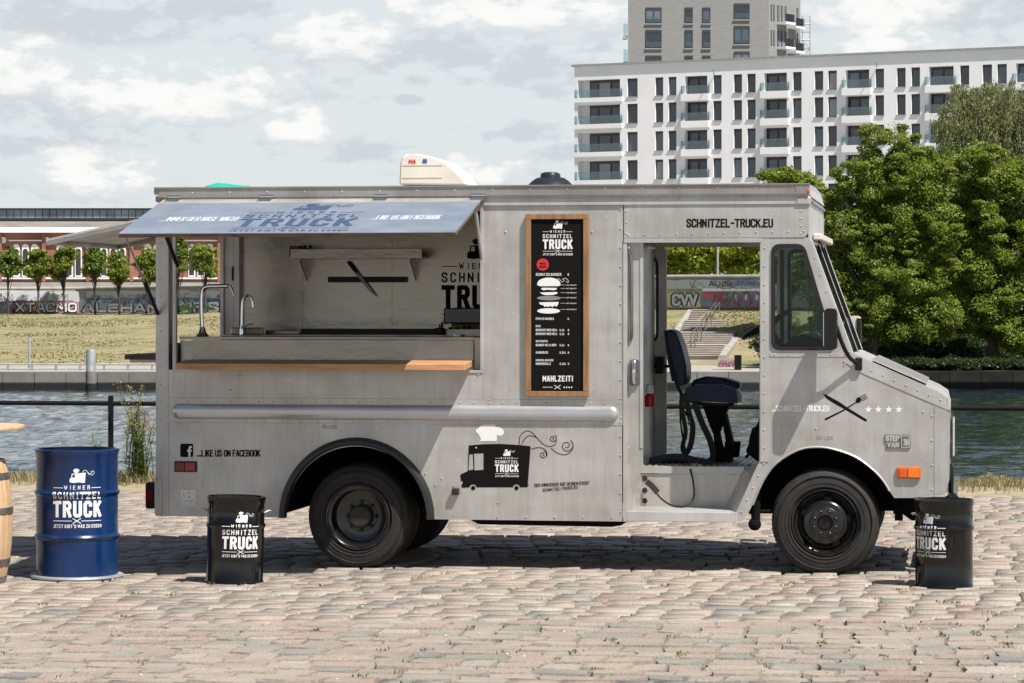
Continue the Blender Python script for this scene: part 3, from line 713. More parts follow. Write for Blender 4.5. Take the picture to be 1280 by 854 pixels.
# --- wheels
def tyre_mesh(cx, cy, cz, r, wd, side=-1):
    """tyre with rounded shoulders and tread blocks; side -1: outer face towards -y"""
    rim = .245; pr_ = [(rim,.02),(rim+.02,0),(rim+.05,-.004),(.335,.0),(.362,.006),(r-.014,.022),(r-.004,.04)]
    b = MB(); n = 72
    full = [(a, (cy+side*-1*y if side < 0 else cy-y)) for a, y in pr_]
    full += [(r, cy-side*.06), (r, cy-side*(wd-.05)), (r-.02, cy-side*(wd-.015)), (.34, cy-side*wd), (rim, cy-side*(wd-.02))]
    for a, y in full:
        for j in range(n):
            A = 2*math.pi*j/n; b.v.append((cx+a*math.cos(A), y, cz+a*math.sin(A)))
    for k in range(len(full)-1):
        for j in range(n): b.f.append((k*n+j, (k+1)*n+j, (k+1)*n+(j+1)%n, k*n+(j+1)%n)); b.m.append(0)
    if side > 0: b.f = [f[::-1] for f in b.f]
    return b
def tread(cx, cy, cz, r, wd, side=-1):
    b = MB(); n = 84
    for j in range(n):
        for k, (y0, y1) in enumerate(((.018,.062),(.074,.118),(.130,.172),(.182,.218))):
            if y1 > wd: continue
            A0 = 2*math.pi*(j+.5*(k%2))/n; A1 = A0+2*math.pi/n*.72
            q = []
            for rr in (r-.012, r+.005-(.006 if k == 0 else 0)):
                for (A, y) in ((A0,y0),(A1,y0),(A1,y1),(A0,y1)):
                    rr2 = rr-(.014 if (k == 0 and y == y0) else 0)
                    q.append((cx+rr2*math.cos(A), cy-side*y, cz+rr2*math.sin(A)))
            b.hexa(q)
    return b
def make_wheel(c, kind, side=-1, y=.0):
    cx, cz = c.x, c.z; s = -side   # s: +1 inwards for the near side
    t = tyre_mesh(cx, y, cz, RT_-.003, .215, side).build('wheel', 'rubber', T, smooth=35, fix=True)
    stuff(tread(cx, y, cz, RT_-.003, .215, side).build('tread_blocks', 'rubber', t))
    yy = lambda v: y+s*v
    # sidewall ribs
    b = MB()
    for rr, h in ((.272,.004),(.300,.003),(.352,.004)):
        b.lathe([(rr-.004, yy(.001)), (rr, yy(-.004-h)), (rr+.004, yy(.001))], (cx,0,cz), 64, 'Y')
    b.build('sidewall_rib', 'rubber', t, smooth=60)
    b = MB()
    if kind == 'rear':
        prof = [(.250,.012),(.252,-.006),(.240,-.010),(.236,.004),(.226,.012),(.214,.016),(.208,.03),(.205,.10),(.198,.13),(.165,.140),(.125,.142),(.122,.132),(.0,.132)]
    else:
        prof = [(.250,.012),(.252,-.004),(.240,-.008),(.236,.010),(.226,.022),(.212,.03),(.206,.05),(.203,.075),(.190,.080),(.178,.030),(.160,.004),(.146,-.004),(.118,-.008),(.110,-.016),(.060,-.018),(.056,.02),(.0,.02)]
    b.lathe([(a, yy(q)) for a, q in prof], (cx,0,cz), 64, 'Y'); b.build('rim', 'wheel_black', t, smooth=35, fix=True)
    b = MB()
    if kind == 'rear':
        b.lathe([(.092, yy(.131)), (.090, yy(.06)), (.075, yy(.045)), (.0, yy(.043))], (cx,0,cz), 24, 'Y')
        for k in range(8): A = 2*math.pi*k/8; b.lathe([(.014, yy(.131)), (.014, yy(.105)), (.0, yy(.104))], (cx+.108*math.cos(A),0,cz+.108*math.sin(A)), 6, 'Y')
        b.build('hub', 'dark_steel', t, smooth=35, fix=True)
    else:
        b.lathe([(.055, yy(.019)), (.052, yy(-.002)), (.0, yy(-.004))], (cx,0,cz), 24, 'Y')
        b.build('hub', 'black_plastic', t, smooth=35, fix=True)
        for k in range(8):
            A = 2*math.pi*(k+.5)/8; q = MB(); q.lathe([(.0135, yy(-.015)), (.0135, yy(-.030)), (.008, yy(-.036)), (.0, yy(-.037))], (cx+.086*math.cos(A),0,cz+.086*math.sin(A)), 8, 'Y')
            q.build('lug_nut', 'wheel_black', t, smooth=50, fix=True)
        # hand holes in the disc, as recessed dark ovals standing just proud of the disc slope
        for k in range(5):
            A = 2*math.pi*(k+.15)/5; b2 = MB(); P = []
            for j in range(12):
                q = 2*math.pi*j/12; rr = .176+.017*math.sin(q); AA = A+.17*math.cos(q); P.append((cx+rr*math.cos(AA), yy(.004), cz+rr*math.sin(AA)))
            b2.quad(*(P if s > 0 else P[::-1])); b2.build('hand_hole', 'underbody', t)
    return t
make_wheel(RW, 'rear', -1, .055); make_wheel(FWH, 'front', -1, .03)
# inner twin and far-side wheels
for c, y, sd in ((RW, .315, -1),):
    stuff(tread(c.x, y, c.z, RT_-.003, .215, -1).build('tread_blocks', 'rubber', tyre_mesh(c.x, y, c.z, RT_-.003, .215, -1).build('wheel', 'rubber', T, smooth=35, fix=True)))
for c, y in ((RW, W-.055), (RW, W-.315), (FWH, W-.03)):
    t_ = tyre_mesh(c.x, y, c.z, RT_-.003, .215, 1).build('wheel', 'rubber', T, smooth=35, fix=True)
    MB().lathe([(.25, y-.02),(.2, y-.03),(.2, y-.10),(0, y-.11)], (c.x,0,c.z), 32, 'Y').build('rim', 'wheel_black', t_, smooth=35, fix=True)

# --- underside: frame rails, axles, tank, step hanger
b = MB(); b.box((XR+.1, .86, .46), (X(1110), .93, .60)); b.box((XR+.1, W-.93, .46), (X(1110), W-.86, .60)); b.build('chassis_rail', 'underbody', T)
b = MB(); b.tube([(RW.x, .25, .42), (RW.x, W-.25, .42)], .06, 10); b.sphere((RW.x, W/2, .42), .16, 12, 8); b.build('rear_axle', 'underbody', T, smooth=50)
b = MB(); b.tube([(FWH.x, .22, .38), (FWH.x, W-.22, .38)], .05, 10); b.build('front_axle', 'underbody', T, smooth=50)
b = MB(); b.plate([(X(588), ZB-.006), (X(596), .345), (X(602), .340), (X(764), .333), (X(776), .345), (X(782), ZB-.006)], [], .03, .55); b.build('fuel_tank', 'underbody', T)
b = MB(); b.box((X(1116), .12, .45), (X(1150), .5, .56)); b.tube([(X(1122), .15, .50), (X(1140), .15, .42), (X(1175), .15, .44)], .025, 6); b.box((X(1118), .10, .40), (X(1128), .2, .50)); b.build('steering_linkage', 'underbody', T)
b = MB(); b.tube([(X(944), .12, .62), (X(943), .12, .36)], .035, 8); b.sphere((X(942), .12, .36), .05); b.tube([(X(932), .16, .455), (X(975), .16, .455)], .018, 6); b.build('spring_hanger', 'underbody', T)
b = MB(); b.box((XR, .02, ZB), (XR+.5, W-.02, ZB+.02)); b.box((XR+.5, .6, ZB+.1), (XP, W-.6, ZB+.12)); b.build('underfloor', 'underbody', T)

# --- rear lamp, bracket, side fittings
b = MB(); b.box((X(180), .02, Z(190,636,.05)), (X(192), .16, Z(190,603,.05))); rear_b = b.build('rear_bumper', 'black_plastic', T, bevel=.02)
b = MB(); b.box((X(182), .008, Z(190,628,.05)), (X(190), .019, Z(190,611,.05))); b.build('lens', 'dark_red_lens', rear_b)
b = MB(); b.box((X(194), -.024, Z(195,643)), (X(203), -.007, Z(195,598))); b.build('hinge_bracket', 'aluminium_trim', T, bevel=.004)
b = MB(); b.box((X(218.5), -.018, Z(232,590)), (X(246.5), -.0045, Z(232,576.5))); sm = b.build('side_marker', 'black_plastic', T, bevel=.004)
b = MB(); b.box((X(220), -.030, Z(232,588.5)), (X(231.5), -.017, Z(232,578))); b.build('lens', 'dark_red_lens', sm, bevel=.004)
b = MB(); b.box((X(231.8), -.030, Z(232,588.5)), (X(245), -.017, Z(232,578))); b.build('lens', 'red_lens', sm, bevel=.004)
b = MB(); b.box((X(566), -.05, Z(570,618.5)), (X(574.5), -.005, Z(570,610))); b.build('gas_cap_box', 'dark_steel', T, bevel=.006)
b = MB(); b.box((X(1121), -.028, Z(1135,598)), (X(1151), -.006, Z(1135,584))); am = b.build('turn_signal', 'amber_dark_lens', T, bevel=.006)
b = MB(); b.box((X(1124), -.034, Z(1135,597)), (X(1134), -.027, Z(1135,585.5))); b.build('lens', 'amber_dark_lens', am, bevel=.004)
b = MB(); b.box((X(1135), -.034, Z(1135,597)), (X(1149), -.027, Z(1135,585.5))); b.build('lens', 'amber_lens', am, bevel=.004)

# --- sliding door (slid back), step well, floor of the cab
def doorplate(Y, nm, dx=0):
    x0, x1 = X(762)+dx, X(804,.045)+dx
    out = [(x0, .62), (X(783)+dx, .50), (X(788,.04)+dx, .55), (x1, .80), (x1, Z(800,302,.04)), (x0, Z(800,302,.04))]
    hole = roundpoly([(x0+.02-.25, Z(800,433,.04)), (X(791.5,.04)+dx, Z(800,433,.04)), (X(791.5,.04)+dx, Z(800,309,.04)), (x0+.02-.25, Z(800,309,.04))], [.01,.09,.11,.01], 6)
    hole = [(max(p[0], x0+.02), p[1]) for p in hole]
    return out, hole
do, dh = doorplate(.045, 'd')
door = MB().plate(do, [dh], .035, .055).build('sliding_door', 'aluminium', T)
MB().plate(dh, [inset(dh, .022)], .022, .060).build('window_seal', 'rubber_seal', door)
MB().plate(inset(dh, .02), [], .044, .048).build('pane', 'cab_glass', door)
b = MB(); b.box((X(800,.03), .028, Z(800,560,.03)), (X(804,.03), .0345, Z(800,303,.03))); b.build('door_edge_trim', 'aluminium_trim', door)
b = MB(); b.plate(rrect(X(786.5), Z(793,482), X(799), Z(793,449.5), .022), [], .012, .034); dhd = b.build('door_handle', 'hoop_steel', door, smooth=40, bevel=.004); MB().tube([(X(793), .006, Z(793,479)), (X(793), -.02, Z(793,474)), (X(793), -.02, Z(793,457)), (X(793), .006, Z(793,452))], .016, 10).build('grip', 'chrome', dhd, smooth=60)
# far sliding door, slid back too
off = X(804,.045)
fx1 = X(833.5, W-.05); out = [(fx1-.30,.62),(fx1-.12,.50),(fx1,.80),(fx1,Z(820,311,W-.05)),(fx1-.30,Z(820,311,W-.05))]
hl = roundpoly([(fx1-.28, Z(820,429,W-.05)), (X(823.5,W-.05), Z(820,429,W-.05)), (X(823.5,W-.05), Z(820,318,W-.05)), (fx1-.28, Z(820,318,W-.05))], [.01,.09,.11,.01], 6)
fd = MB().plate(out, [hl], W-.06, W-.04).build('sliding_door', 'aluminium_trim', T)
MB().plate(hl, [inset(hl, .022)], W-.075, W-.035).build('window_seal', 'rubber_seal', fd)
MB().plate(inset(hl, .02), [], W-.052, W-.048).build('pane', 'cab_glass', fd)
b = MB(); b.box((X(819,W-.1), W-.11, Z(826,467,W-.1)), (X(830,W-.1), W-.061, Z(826,446,W-.1))); b.box((X(815,W-.1), W-.10, Z(826,460,W-.1)), (X(836,W-.1), W-.09, Z(826,456,W-.1))); b.build('door_latch', 'black_plastic', fd, bevel=.005)
# step well
YS = .55; zf = Z(850,583,YS)
b = MB(); b.box((X(784), -.012, Z(850,652)), (X(921), .02, Z(850,640))); b.build('step_sill', 'aluminium_trim', T, bevel=.003)
b = MB(); b.box((X(784), .02, Z(850,645)), (X(921), YS, Z(850,640))); b.build('step_tread', 'aluminium', T)
for k in range(14):
    b = MB(); b.box((X(784)+.01, .035+k*.036, Z(850,640)), (X(912), .05+k*.036, Z(850,640)+.004)); b.build('tread_rib', 'aluminium_trim', T)
xl, xrr = X(797,YS), X(927,YS)
b = MB(); b.box((xl-.03, YS, Z(850,640)), (xrr+.02, YS+.02, zf-.06)); b.build('step_riser', 'aluminium', T)
b = MB(); b.box((xl-.02, YS-.012, zf-.055), (xrr+.02, YS+.03, zf)); b.build('floor_edge', 'aluminium_trim', T)
b = MB(); b.box((xl-.06, YS+.03, zf-.03), (X(951,YS), W-.02, zf-.002)); b.build('cab_floor', 'aluminium', T)
for k in range(22):
    b = MB(); xx = xl-.02+k*.05; b.box((xx, YS+.06, zf-.002), (xx+.018, W-.03, zf+.004)); b.build('floor_rib', 'aluminium_trim', T)
b = MB(); P0, P1 = at(949,576,0), at(918,645,0); Q0, Q1 = at(927,590,YS), at(907,634,YS)
b.quad((P0.x,.0,P0.z+.0),(Q0.x,YS,Q0.z),(Q1.x,YS,Q1.z),(P1.x,0,P1.z)); b.quad((P0.x,.0,P0.z),(P0.x+.02,.0,P0.z),(X(960,YS),YS,zf+.0),(Q0.x,YS,Q0.z)); b.build('step_side', 'aluminium', T)
b = MB(); b.box((X(784), .02, Z(850,645)), (X(788), YS, .80)); b.box((X(788)+.002, .10, Z(850,640)), (X(791), YS, .80)); b.build('step_side', 'aluminium_trim', T)
b = MB(); b.box((XB, YS, FZ-.03), (xl-.03, YS+.02, zf)); b.build('step_side', 'aluminium', T)
for py in (598, 613, 626):
    c = at(806, py, YS); b = MB(); b.lathe([(.0,-.004),(.020,-.004),(.022,.0),(.022,.002)], (c.x, YS-.002, c.z), 14, 'Y'); b.build('step_grommet', 'dark_steel', T, smooth=40)

# --- cab shell: header front, windscreen, hood, nose
def Yl(px, py, Y=0): return at(px, py, Y)
hx1 = X(1011); hfx = hx1+.022
b = MB()
b.hexa([(hx1-.004,.0,Z(1018,305)),(hfx,.03,Z(1018,305)),(hfx,W-.03,Z(1018,305)),(hx1-.004,W,Z(1018,305)),(hx1-.004,.0,ZH+.05),(hfx-.01,.03,ZH+.05),(hfx-.01,W-.03,ZH+.05),(hx1-.004,W,ZH+.05)])
b.build('header_front', 'aluminium', T, bevel=.006)
b = MB(); b.hexa([(hx1-.01,-.0,ZH+.052),(hfx-.0,.02,ZH+.052),(hfx-.0,W-.02,ZH+.052),(hx1-.01,W,ZH+.052),(hx1-.01,-.0,ZT-.02),(hfx-.03,.02,ZT-.02),(hfx-.03,W-.02,ZT-.02),(hx1-.01,W,ZT-.02)]); b.build('header_front', 'aluminium_trim', T, bevel=.008)
# windscreen frame: A pillars, centre post, glass
at0, at1 = at(1014,300), at(1066,443)
def wsq(y0, y1, t, e=0): 
    a, c = at0, at1; nx = Vector((a.z-c.z, 0, c.x-a.x)).normalized()
    return [Vector((c.x,y0,c.z))-nx*t, Vector((c.x,y1,c.z))-nx*t, Vector((a.x,y1,a.z))-nx*t, Vector((a.x,y0,a.z))-nx*t, Vector((c.x,y0,c.z))+nx*e, Vector((c.x,y1,c.z))+nx*e, Vector((a.x,y1,a.z))+nx*e, Vector((a.x,y0,a.z))+nx*e]
for y0, y1 in ((.0,.10),(W-.10,W),(W/2-.03,W/2+.03)): b = MB(); b.hexa(wsq(y0, y1, .03, .006)); b.build('windscreen_pillar', 'aluminium_trim', T, bevel=.004)
for y0, y1 in ((.102,W/2-.032),(W/2+.032,W-.102)):
    b = MB(); b.hexa(wsq(y0, y1, .012, -.006)); b.build('windscreen', 'cab_glass', T)
    MB().hexa(wsq(y0, y0+.025, .016, .004)).build('windscreen_seal', 'rubber_seal', T); MB().hexa(wsq(y1-.025, y1, .016, .004)).build('windscreen_seal', 'rubber_seal', T)
b = MB(); b.tube([(at0.x+.02,.25,at0.z+.02),(at0.x+.06,.25,at0.z-.02),(at(1031,345).x+.04,.35,at(1031,345).z),(at(1040,372).x+.04,.45,at(1040,372).z)], .008, 6); b.build('wiper_arm', 'black_plastic', T)
b = MB(); b.box((at0.x+.01, .1, at0.z+.0), (at0.x+.075, W-.1, at0.z+.05)); b.build('visor_lip', 'cream_plastic', T, bevel=.01)
# hood top surface and nose
hp = [at(1062,441), at(1080,449), at(1172,490), at(1184,498)]; 
b = MB()
for a, c in zip(hp, hp[1:]): b.quad((a.x,-.008,a.z),(c.x,-.008,c.z),(c.x,W+.008,c.z),(a.x,W+.008,a.z))
b.build('hood', 'aluminium', T, fix=True)
b = MB(); a, c = at(1090,450.5), at(1158,481); b.hexa([(a.x,.18,a.z-.004),(c.x,.18,c.z+.0),(c.x,W-.18,c.z),(a.x,W-.18,a.z),(a.x,.2,a.z+.008),(c.x,.2,c.z+.008),(c.x,W-.2,c.z+.008),(a.x,W-.2,a.z+.008)]); b.build('hood_lid', 'dull_rail', T, bevel=.003)
nf = [at(1184,498), at(1187.5,512), at(1187,600), at(1181,618)]
b = MB()
for a, c in zip(nf, nf[1:]): b.quad((a.x,-.004,a.z),(c.x,-.004,c.z),(c.x,W+.004,c.z),(a.x,W+.004,a.z))
b.build('nose_panel', 'aluminium', T, fix=True)
b = MB(); xg = at(1188,560).x; b.box((xg-.01,.45,.85),(xg+.015,W-.45,1.15))
grille = b.build('grille', 'dark_steel', T)
for k in range(6): q = MB(); q.box((xg+.016,.46,.87+k*.047),(xg+.03,W-.46,.89+k*.047)); q.build('grille_bar', 'aluminium_trim', grille)
for y in (.22, W-.22):
    b = MB(); b.lathe([(.09,0),(.10,.02),(.08,.035),(.0,.045)], (xg-.045,y,1.0), 20, 'X'); hl_ = b.build('headlight', 'chrome', T, smooth=50)
# front bumper, seen past the nose, with green overrider behind
b = MB(); b.box((X(1184), .30, .44), (X(1197,.3), W-.2, .60)); b.build('front_bumper', 'black_paint', T, bevel=.03)
b = MB(); b.sphere((X(1190,.12), .12, .545), .065, 14, 8, (1.0,.8,.9)); b.tube([(X(1165,.12), .2, .52),(X(1192,.12), .12, .50)], .06, 10); b.build('bumper_end', 'black_paint', T, smooth=60)
b = MB(); b.lathe([(.0,.02),(.10,.015),(.13,0),(.12,-.02)], (X(1189,.5), .6, .68), 18, 'X'); b.build('fog_lamp', 'gate_black', T, smooth=50)
# cab side window: seal and pane, both flanks
for y0, y1, yg in ((-.018, .024, .006), (W-.024, W+.018, W-.006)):
    s_ = MB().plate(win_out, [win_in], y0, y1).build('cab_window', 'rubber_seal', T)
    MB().plate(win_in, [], yg-.002, yg+.002).build('pane', 'cab_glass', s_)
b = MB(); b.box((X(975,.03), .03, Z(975,432)), (X(980,.03), .05, Z(975,312))); b.build('window_divider', 'black_plastic', T)

# --- cab interior: seat, belts, steering wheel, dash, engine cover, extinguisher
YC = 1.35
seat = MB(); cz = lambda px, py, Y=YC: at(px, py, Y)
cush = [cz(856,497), cz(861,484), cz(872,480), cz(905,480), cz(922,486), cz(925,496), cz(924,503), cz(902,502), cz(860,500)]
b = MB(); b.plate([(p.x, p.z) for p in cush], [], YC-.24, YC+.24); b.build('seat_cushion', 'seat_vinyl', T, bevel=.02, smooth=60)
b = MB(); c2 = [cz(862,486), cz(866,475), cz(880,471), cz(905,473), cz(924,479), cz(924,487)]
b.plate([(p.x, p.z) for p in c2], [], YC+.02, YC+.30); b.build('seat_cushion', 'seat_vinyl', T, bevel=.02, smooth=60)
b = MB(); bk = [cz(835,414), cz(839,411), cz(848,415), cz(855,432), cz(861,457), cz(861,474), cz(857,482), cz(849,480), cz(842,450), cz(836,428)]
b.plate([(p.x, p.z) for p in bk], [], YC-.22, YC+.22); b.build('seat_backrest', 'seat_vinyl', T, bevel=.02, smooth=60)
b = MB(); b.plate([(p.x, p.z) for p in [cz(833,413), cz(836,413), cz(843,452), cz(847,476), cz(843,476), cz(838,452)]], [], YC-.21, YC+.21); b.build('seat_shell', 'black_plastic', T)
fr = MB()
for y in (YC-.20, YC+.20):
    fr.tube([tuple(p) for p in spl([cz(838,440,y), cz(842,466,y), cz(849,487,y), cz(858,498,y), cz(872,504,y), cz(900,506,y), cz(916,506,y)], 4)], .014, 8)
fr.tube([cz(916,506,YC-.2), cz(916,506,YC+.2)], .014, 8); fr.build('seat_frame', 'black_plastic', T, smooth=50)
b = MB(); b.plate([(p.x, p.z) for p in [cz(880,507), cz(912,507), cz(908,516), cz(900,540), cz(893,542), cz(888,530)]], [], YC-.12, YC+.12)
b.plate([(p.x, p.z) for p in [cz(893,540), cz(899,538), cz(906,572), cz(895,572)]], [], YC-.1, YC+.1); b.plate([(p.x, p.z) for p in [cz(902,516), cz(908,516), cz(920,566), cz(912,572)]], [], YC-.1, YC+.1)
b.plate([(p.x, p.z) for p in [cz(893,560), cz(915,558), cz(917,577), cz(890,580)]], [], YC-.15, YC+.0); b.plate([(p.x, p.z) for p in [cz(905,553), cz(924,553), cz(922,572), cz(906,572)]], [], YC+.05, YC+.2)
b.build('seat_pedestal', 'gate_black', T)
def strap(pts, wd, nm='belt_strap', Y=YC-.26, fl=None, m='webbing'):
    P = [Vector(p) for p in spl([cz(px, py, Y+ (dy or 0)) for px, py, dy in pts], 5)]; b = MB()
    up = Vector((0,1,0))
    for k, p in enumerate(P):
        t = (P[min(k+1,len(P)-1)]-P[max(k-1,0)]).normalized(); nrm = t.cross(up).normalized(); 
        wv = nrm*wd/2
        b.v += [tuple(p+wv), tuple(p-wv)]
    for k in range(len(P)-1): b.f.append((2*k, 2*k+1, 2*k+3, 2*k+2)); b.m.append(0)
    o = b.build(nm, m, T); s = o.modifiers.new('thickness', 'SOLIDIFY'); s.thickness = .003; return o
strap([(852,492,0),(853,515,0),(857,540,0),(853,560,0),(858,572,0)], .035)
strap([(858,500,0),(862,520,0),(866,535,0),(862,560,0),(850,574,0)], .045)
strap([(868,504,0),(878,530,0),(888,552,0),(891,572,0),(880,579,0),(862,578,0)], .05)
strap([(850,500,0),(851,530,0),(857,565,-.35),(866,600,-.66),(867,622,-.68),(857,633,-.7),(840,632,-.68),(825,622,-.64),(817,610,-.6)], .014, 'hanging_strap')
strap([(808,602,-.58),(815,608,-.6),(822,616,-.62)], .045, 'strap_end')
strap([(812,577,-.3),(830,572,-.3),(850,571,-.3),(868,575,-.3),(890,579,-.3)], .05, 'floor_belt')
b = MB(); b.sphere(cz(840,577,1.0), .10, 10, 6, (1.9,.8,.35)); b.build('floor_bag', 'webbing', T, smooth=60)
b = MB(); b.tube([tuple(p) for p in spl([cz(852,512,1.08), cz(858,518,1.08), cz(864,525,1.08), cz(860,530,1.08)], 4)], .012, 6); b.build('belt_buckle', 'chrome', T)
# steering wheel, nearly edge-on
w0, w1 = cz(929,423), cz(988,388); wc = (w0+w1)/2; wr = (w1-w0).length/2; ax = Vector((-(w1-w0).z, 0, (w1-w0).x)).normalized(); ex = (w1-w0).normalized(); ey = Vector((0,1,0))
b = MB(); b.tube([tuple(wc+ex*math.cos(a)*wr+ey*math.sin(a)*wr) for a in np.linspace(0, 2*math.pi, 33)], .016, 8, caps=False)
b.tube([wc-ex*wr, wc-ax*.03, wc+ex*wr], .012, 6); b.tube([wc-ey*wr, wc-ax*.03, wc+ey*wr], .012, 6); b.build('steering_wheel', 'black_plastic', T, smooth=60)
b = MB(); b.tube([wc-ax*.03, wc-ax*.35, cz(1012,470)], .028, 8); b.build('steering_column', 'black_plastic', T, smooth=60)
b = MB(); dd = [at(985,430,.9), at(1010,416,.9), at(1030,424,.9), at(1062,446,.9), at(1062,480,.9), at(985,480,.9)]; b.plate([(p.x, p.z) for p in dd], [], .12, W-.12); b.build('dashboard', 'black_plastic', T, bevel=.01)
b = MB(); P = spl([at(1008,432,.35), at(1011,422,.35), at(1018,416,.35), at(1026,420,.35)], 5)
for a, c in zip(P, P[1:]): b.quad((a.x,.25,a.z),(a.x,.55,a.z+.01),(c.x,.55,c.z+.01),(c.x,.25,c.z))
b.build('paper_stack', 'paper', T)
b = MB(); b.plate([(p.x,p.z) for p in [at(952,583,YS+.1), at(930,566,YS+.1), at(958,500,YS+.1), at(1100,480,YS+.1), at(1100,583,YS+.1)]], [], .75, 1.15); b.build('engine_cover', 'gate_black', T, bevel=.02)
b = MB(); P = spl([at(943,566,.9), at(938,556,.9), at(940,543,.9), at(945,535,.9), at(948,548,.9), at(943,560,.9), at(932,572,.9)], 5); b.tube([tuple(p) for p in P], .014, 6); b.tube([at(945,535,.9), at(946,560,.9)], .035, 8); b.build('coiled_hose', 'black_plastic', T, smooth=60)
c = at(812,495,1.5); b = MB(); b.lathe([(0,-.055),(.035,-.055),(.04,-.045),(.04,.03),(.03,.045),(.015,.05)], (XB+.05,1.2,Z(812,500,1.2)), 18); fe = b.build('fire_extinguisher', 'extinguisher_red', T, smooth=50)
b = MB(); b.lathe([(.03,.05),(.035,.07),(.03,.12),(0,.13)], (XB+.05,1.2,Z(812,500,1.2)), 12); b.build('valve', 'paper', fe, smooth=50)

# --- mirrors
def mirror(cxm, y, top, bot, w_, parent=T):
    b = MB(); b.plate(roundpoly([(cxm-w_/2, bot), (cxm+w_/2, bot), (cxm+w_/2, top), (cxm-w_/2, top)], .04, 5), [], y-.09, y+.09); o = b.build('mirror', 'black_plastic', parent, smooth=35, bevel=.02); return o
pm = at(1038.5, 411, -.22); zt, zb_ = Z(1038,385.5,-.22), Z(1038,437.5,-.22)
m1 = mirror(pm.x, -.22, zt, zb_, .095)
m1['label'] = 'near black door mirror'
b = MB(); b.box((pm.x-.052,-.30,zb_+.03),(pm.x-.048,-.14,zt-.03)); b.build('mirror_glass', 'chrome', m1)
b = MB(); b.tube([tuple(p) for p in spl([(pm.x+.03,-.2,Z(1043,403,-.2)), (at(1053,430,-.16).x,-.16,at(1053,430,-.16).z), (at(1062,447,-.08).x,-.08,at(1062,447,-.08).z), (at(1073,455,-.02).x,-.02,at(1073,455,-.02).z)], 6)], .016, 8); b.build('mirror_arm', 'black_plastic', T, smooth=60)
b = MB(); b.box((X(1069), -.04, Z(1074,463)), (X(1078), -.008, Z(1074,447))); b.build('mirror_bracket', 'black_plastic', T, bevel=.01)
pf = at(1068.5, 418, W+.22); b = MB(); b.plate(roundpoly([(pf.x-.05, Z(1068,441,W+.2)), (pf.x+.05, Z(1068,441,W+.2)), (pf.x+.05, Z(1068,395,W+.2)), (pf.x-.05, Z(1068,395,W+.2))], .035, 5), [], W+.13, W+.30)
m2 = b.build('mirror', 'cream_plastic', T, smooth=35, bevel=.02); m2['label'] = 'far door mirror with pale back'
b = MB(); b.box((pf.x+.02, W+.12, Z(1068,440,W+.2)), (pf.x+.055, W+.129, Z(1068,398,W+.2))); b.build('mirror_frame', 'black_plastic', m2)
b = MB(); b.tube([(pf.x, W+.15, Z(1068,438,W+.2)), (at(1078,450).x, W+.02, at(1078,450).z)], .014, 8); b.build('mirror_arm', 'black_plastic', T, smooth=60)

# --- emblem on the front flank ("Step Van 30")
emb = MB(); 
d = Decal(lambda u, v, o: at(u, v, 0)-Vector((0, .017+o, 0)))
base = MB().plate(pz([(1106,543),(1125,543),(1125,546),(1128,543),(1138,543),(1138.5,560),(1108,560),(1108,552),(1106,552)]), [], -.016, -.004).build('emblem', 'hoop_steel', T, bevel=.002)
d.text('STEP', 1107, 551.5, 1124.5, 7.5, .24); d.text('VAN', 1109, 559.5, 1124, 7, .24); d.stroke([(1127,545),(1137,545),(1137,559),(1127,559),(1127,545)], 1.2); d.text('30', 1129, 557, 1136, 8.5, .22)
d.build('emblem_letters', 'aluminium_trim', base)

# --- roof fittings
vp = [(499,231),(500,205),(502,197),(508,193),(523,192.5),(540,196),(555,202),(568,212),(576,221),(583,231)]
Yv = .75; b = MB(); L0 = [at(a, c_, Yv) for a, c_ in vp]
hv = MB(); base_z = ZT+.0
pp = [(p.x, max(p.z, ZT+.0)) for p in L0]
hv.plate(pp, [], Yv, Yv+.62); hvo = hv.build('roof_vent', 'cream_plastic', T, bevel=.03, smooth=60)
d = Decal(lambda u, v, o: at(u, v, Yv)-Vector((0, .003+o, 0))); d.text('MA', 511, 204.5, 520, 5, .25); d.build('sticker', 'red_vinyl', hvo)
d = Decal(lambda u, v, o: at(u, v, Yv)-Vector((0, .003+o, 0))); d.text('AR', 528, 204, 534, 5, .28); d.build('sticker', 'blue_vinyl', hvo)
b = MB(); 
for py in (206.5, 222): q0, q1 = at(503, py, Yv), at(553, py, Yv); b.box((q0.x, Yv-.004, q0.z-.004), (q1.x, Yv-.0005, q0.z))
b.build('moulded_line', 'cream_plastic', hvo)
c = at(688, 226, .95); k = 1/ (F/ (c-CAM).dot(FW)); zt = ZT+.012
b = MB(); b.lathe([(.19,zt),(.192,zt+.012),(.178,zt+.03),(.145,zt+.062),(.11,zt+.085),(.095,zt+.087),(.083,zt+.083),(.080,zt+.105),(.072,zt+.122),(.05,zt+.130),(0,zt+.131)], (c.x,.95,0), 36); b.build('mushroom_vent', 'roof_plastic', T, smooth=40)
b = MB(); nx_ = 14; ny_ = 8; x0, x1 = X(246,1.2), X(309,1.2)
for j in range(ny_+1):
    for i in range(nx_+1):
        u, v = i/nx_, j/ny_; h = .09*min(1, 2.6*u)*(1-.45*u)*math.sin(math.pi*min(1,max(0,v)))**.5*(1 if .0<u<1 else 0)+.012*noise.noise(Vector((u*6, v*5, 1)))
        b.v.append((x0+(x1-x0)*u, 1.0+.6*v, ZT+.015+max(0,h)))
for j in range(ny_):
    for i in range(nx_): a = j*(nx_+1)+i; b.f.append((a, a+1, a+nx_+2, a+nx_+1)); b.m.append(0)
tarp = b.build('green_tarp', 'green_tarp', None, smooth=50); tag(tarp, 'crumpled turquoise green tarpaulin lying on the truck roof above the hatch', 'tarpaulin')

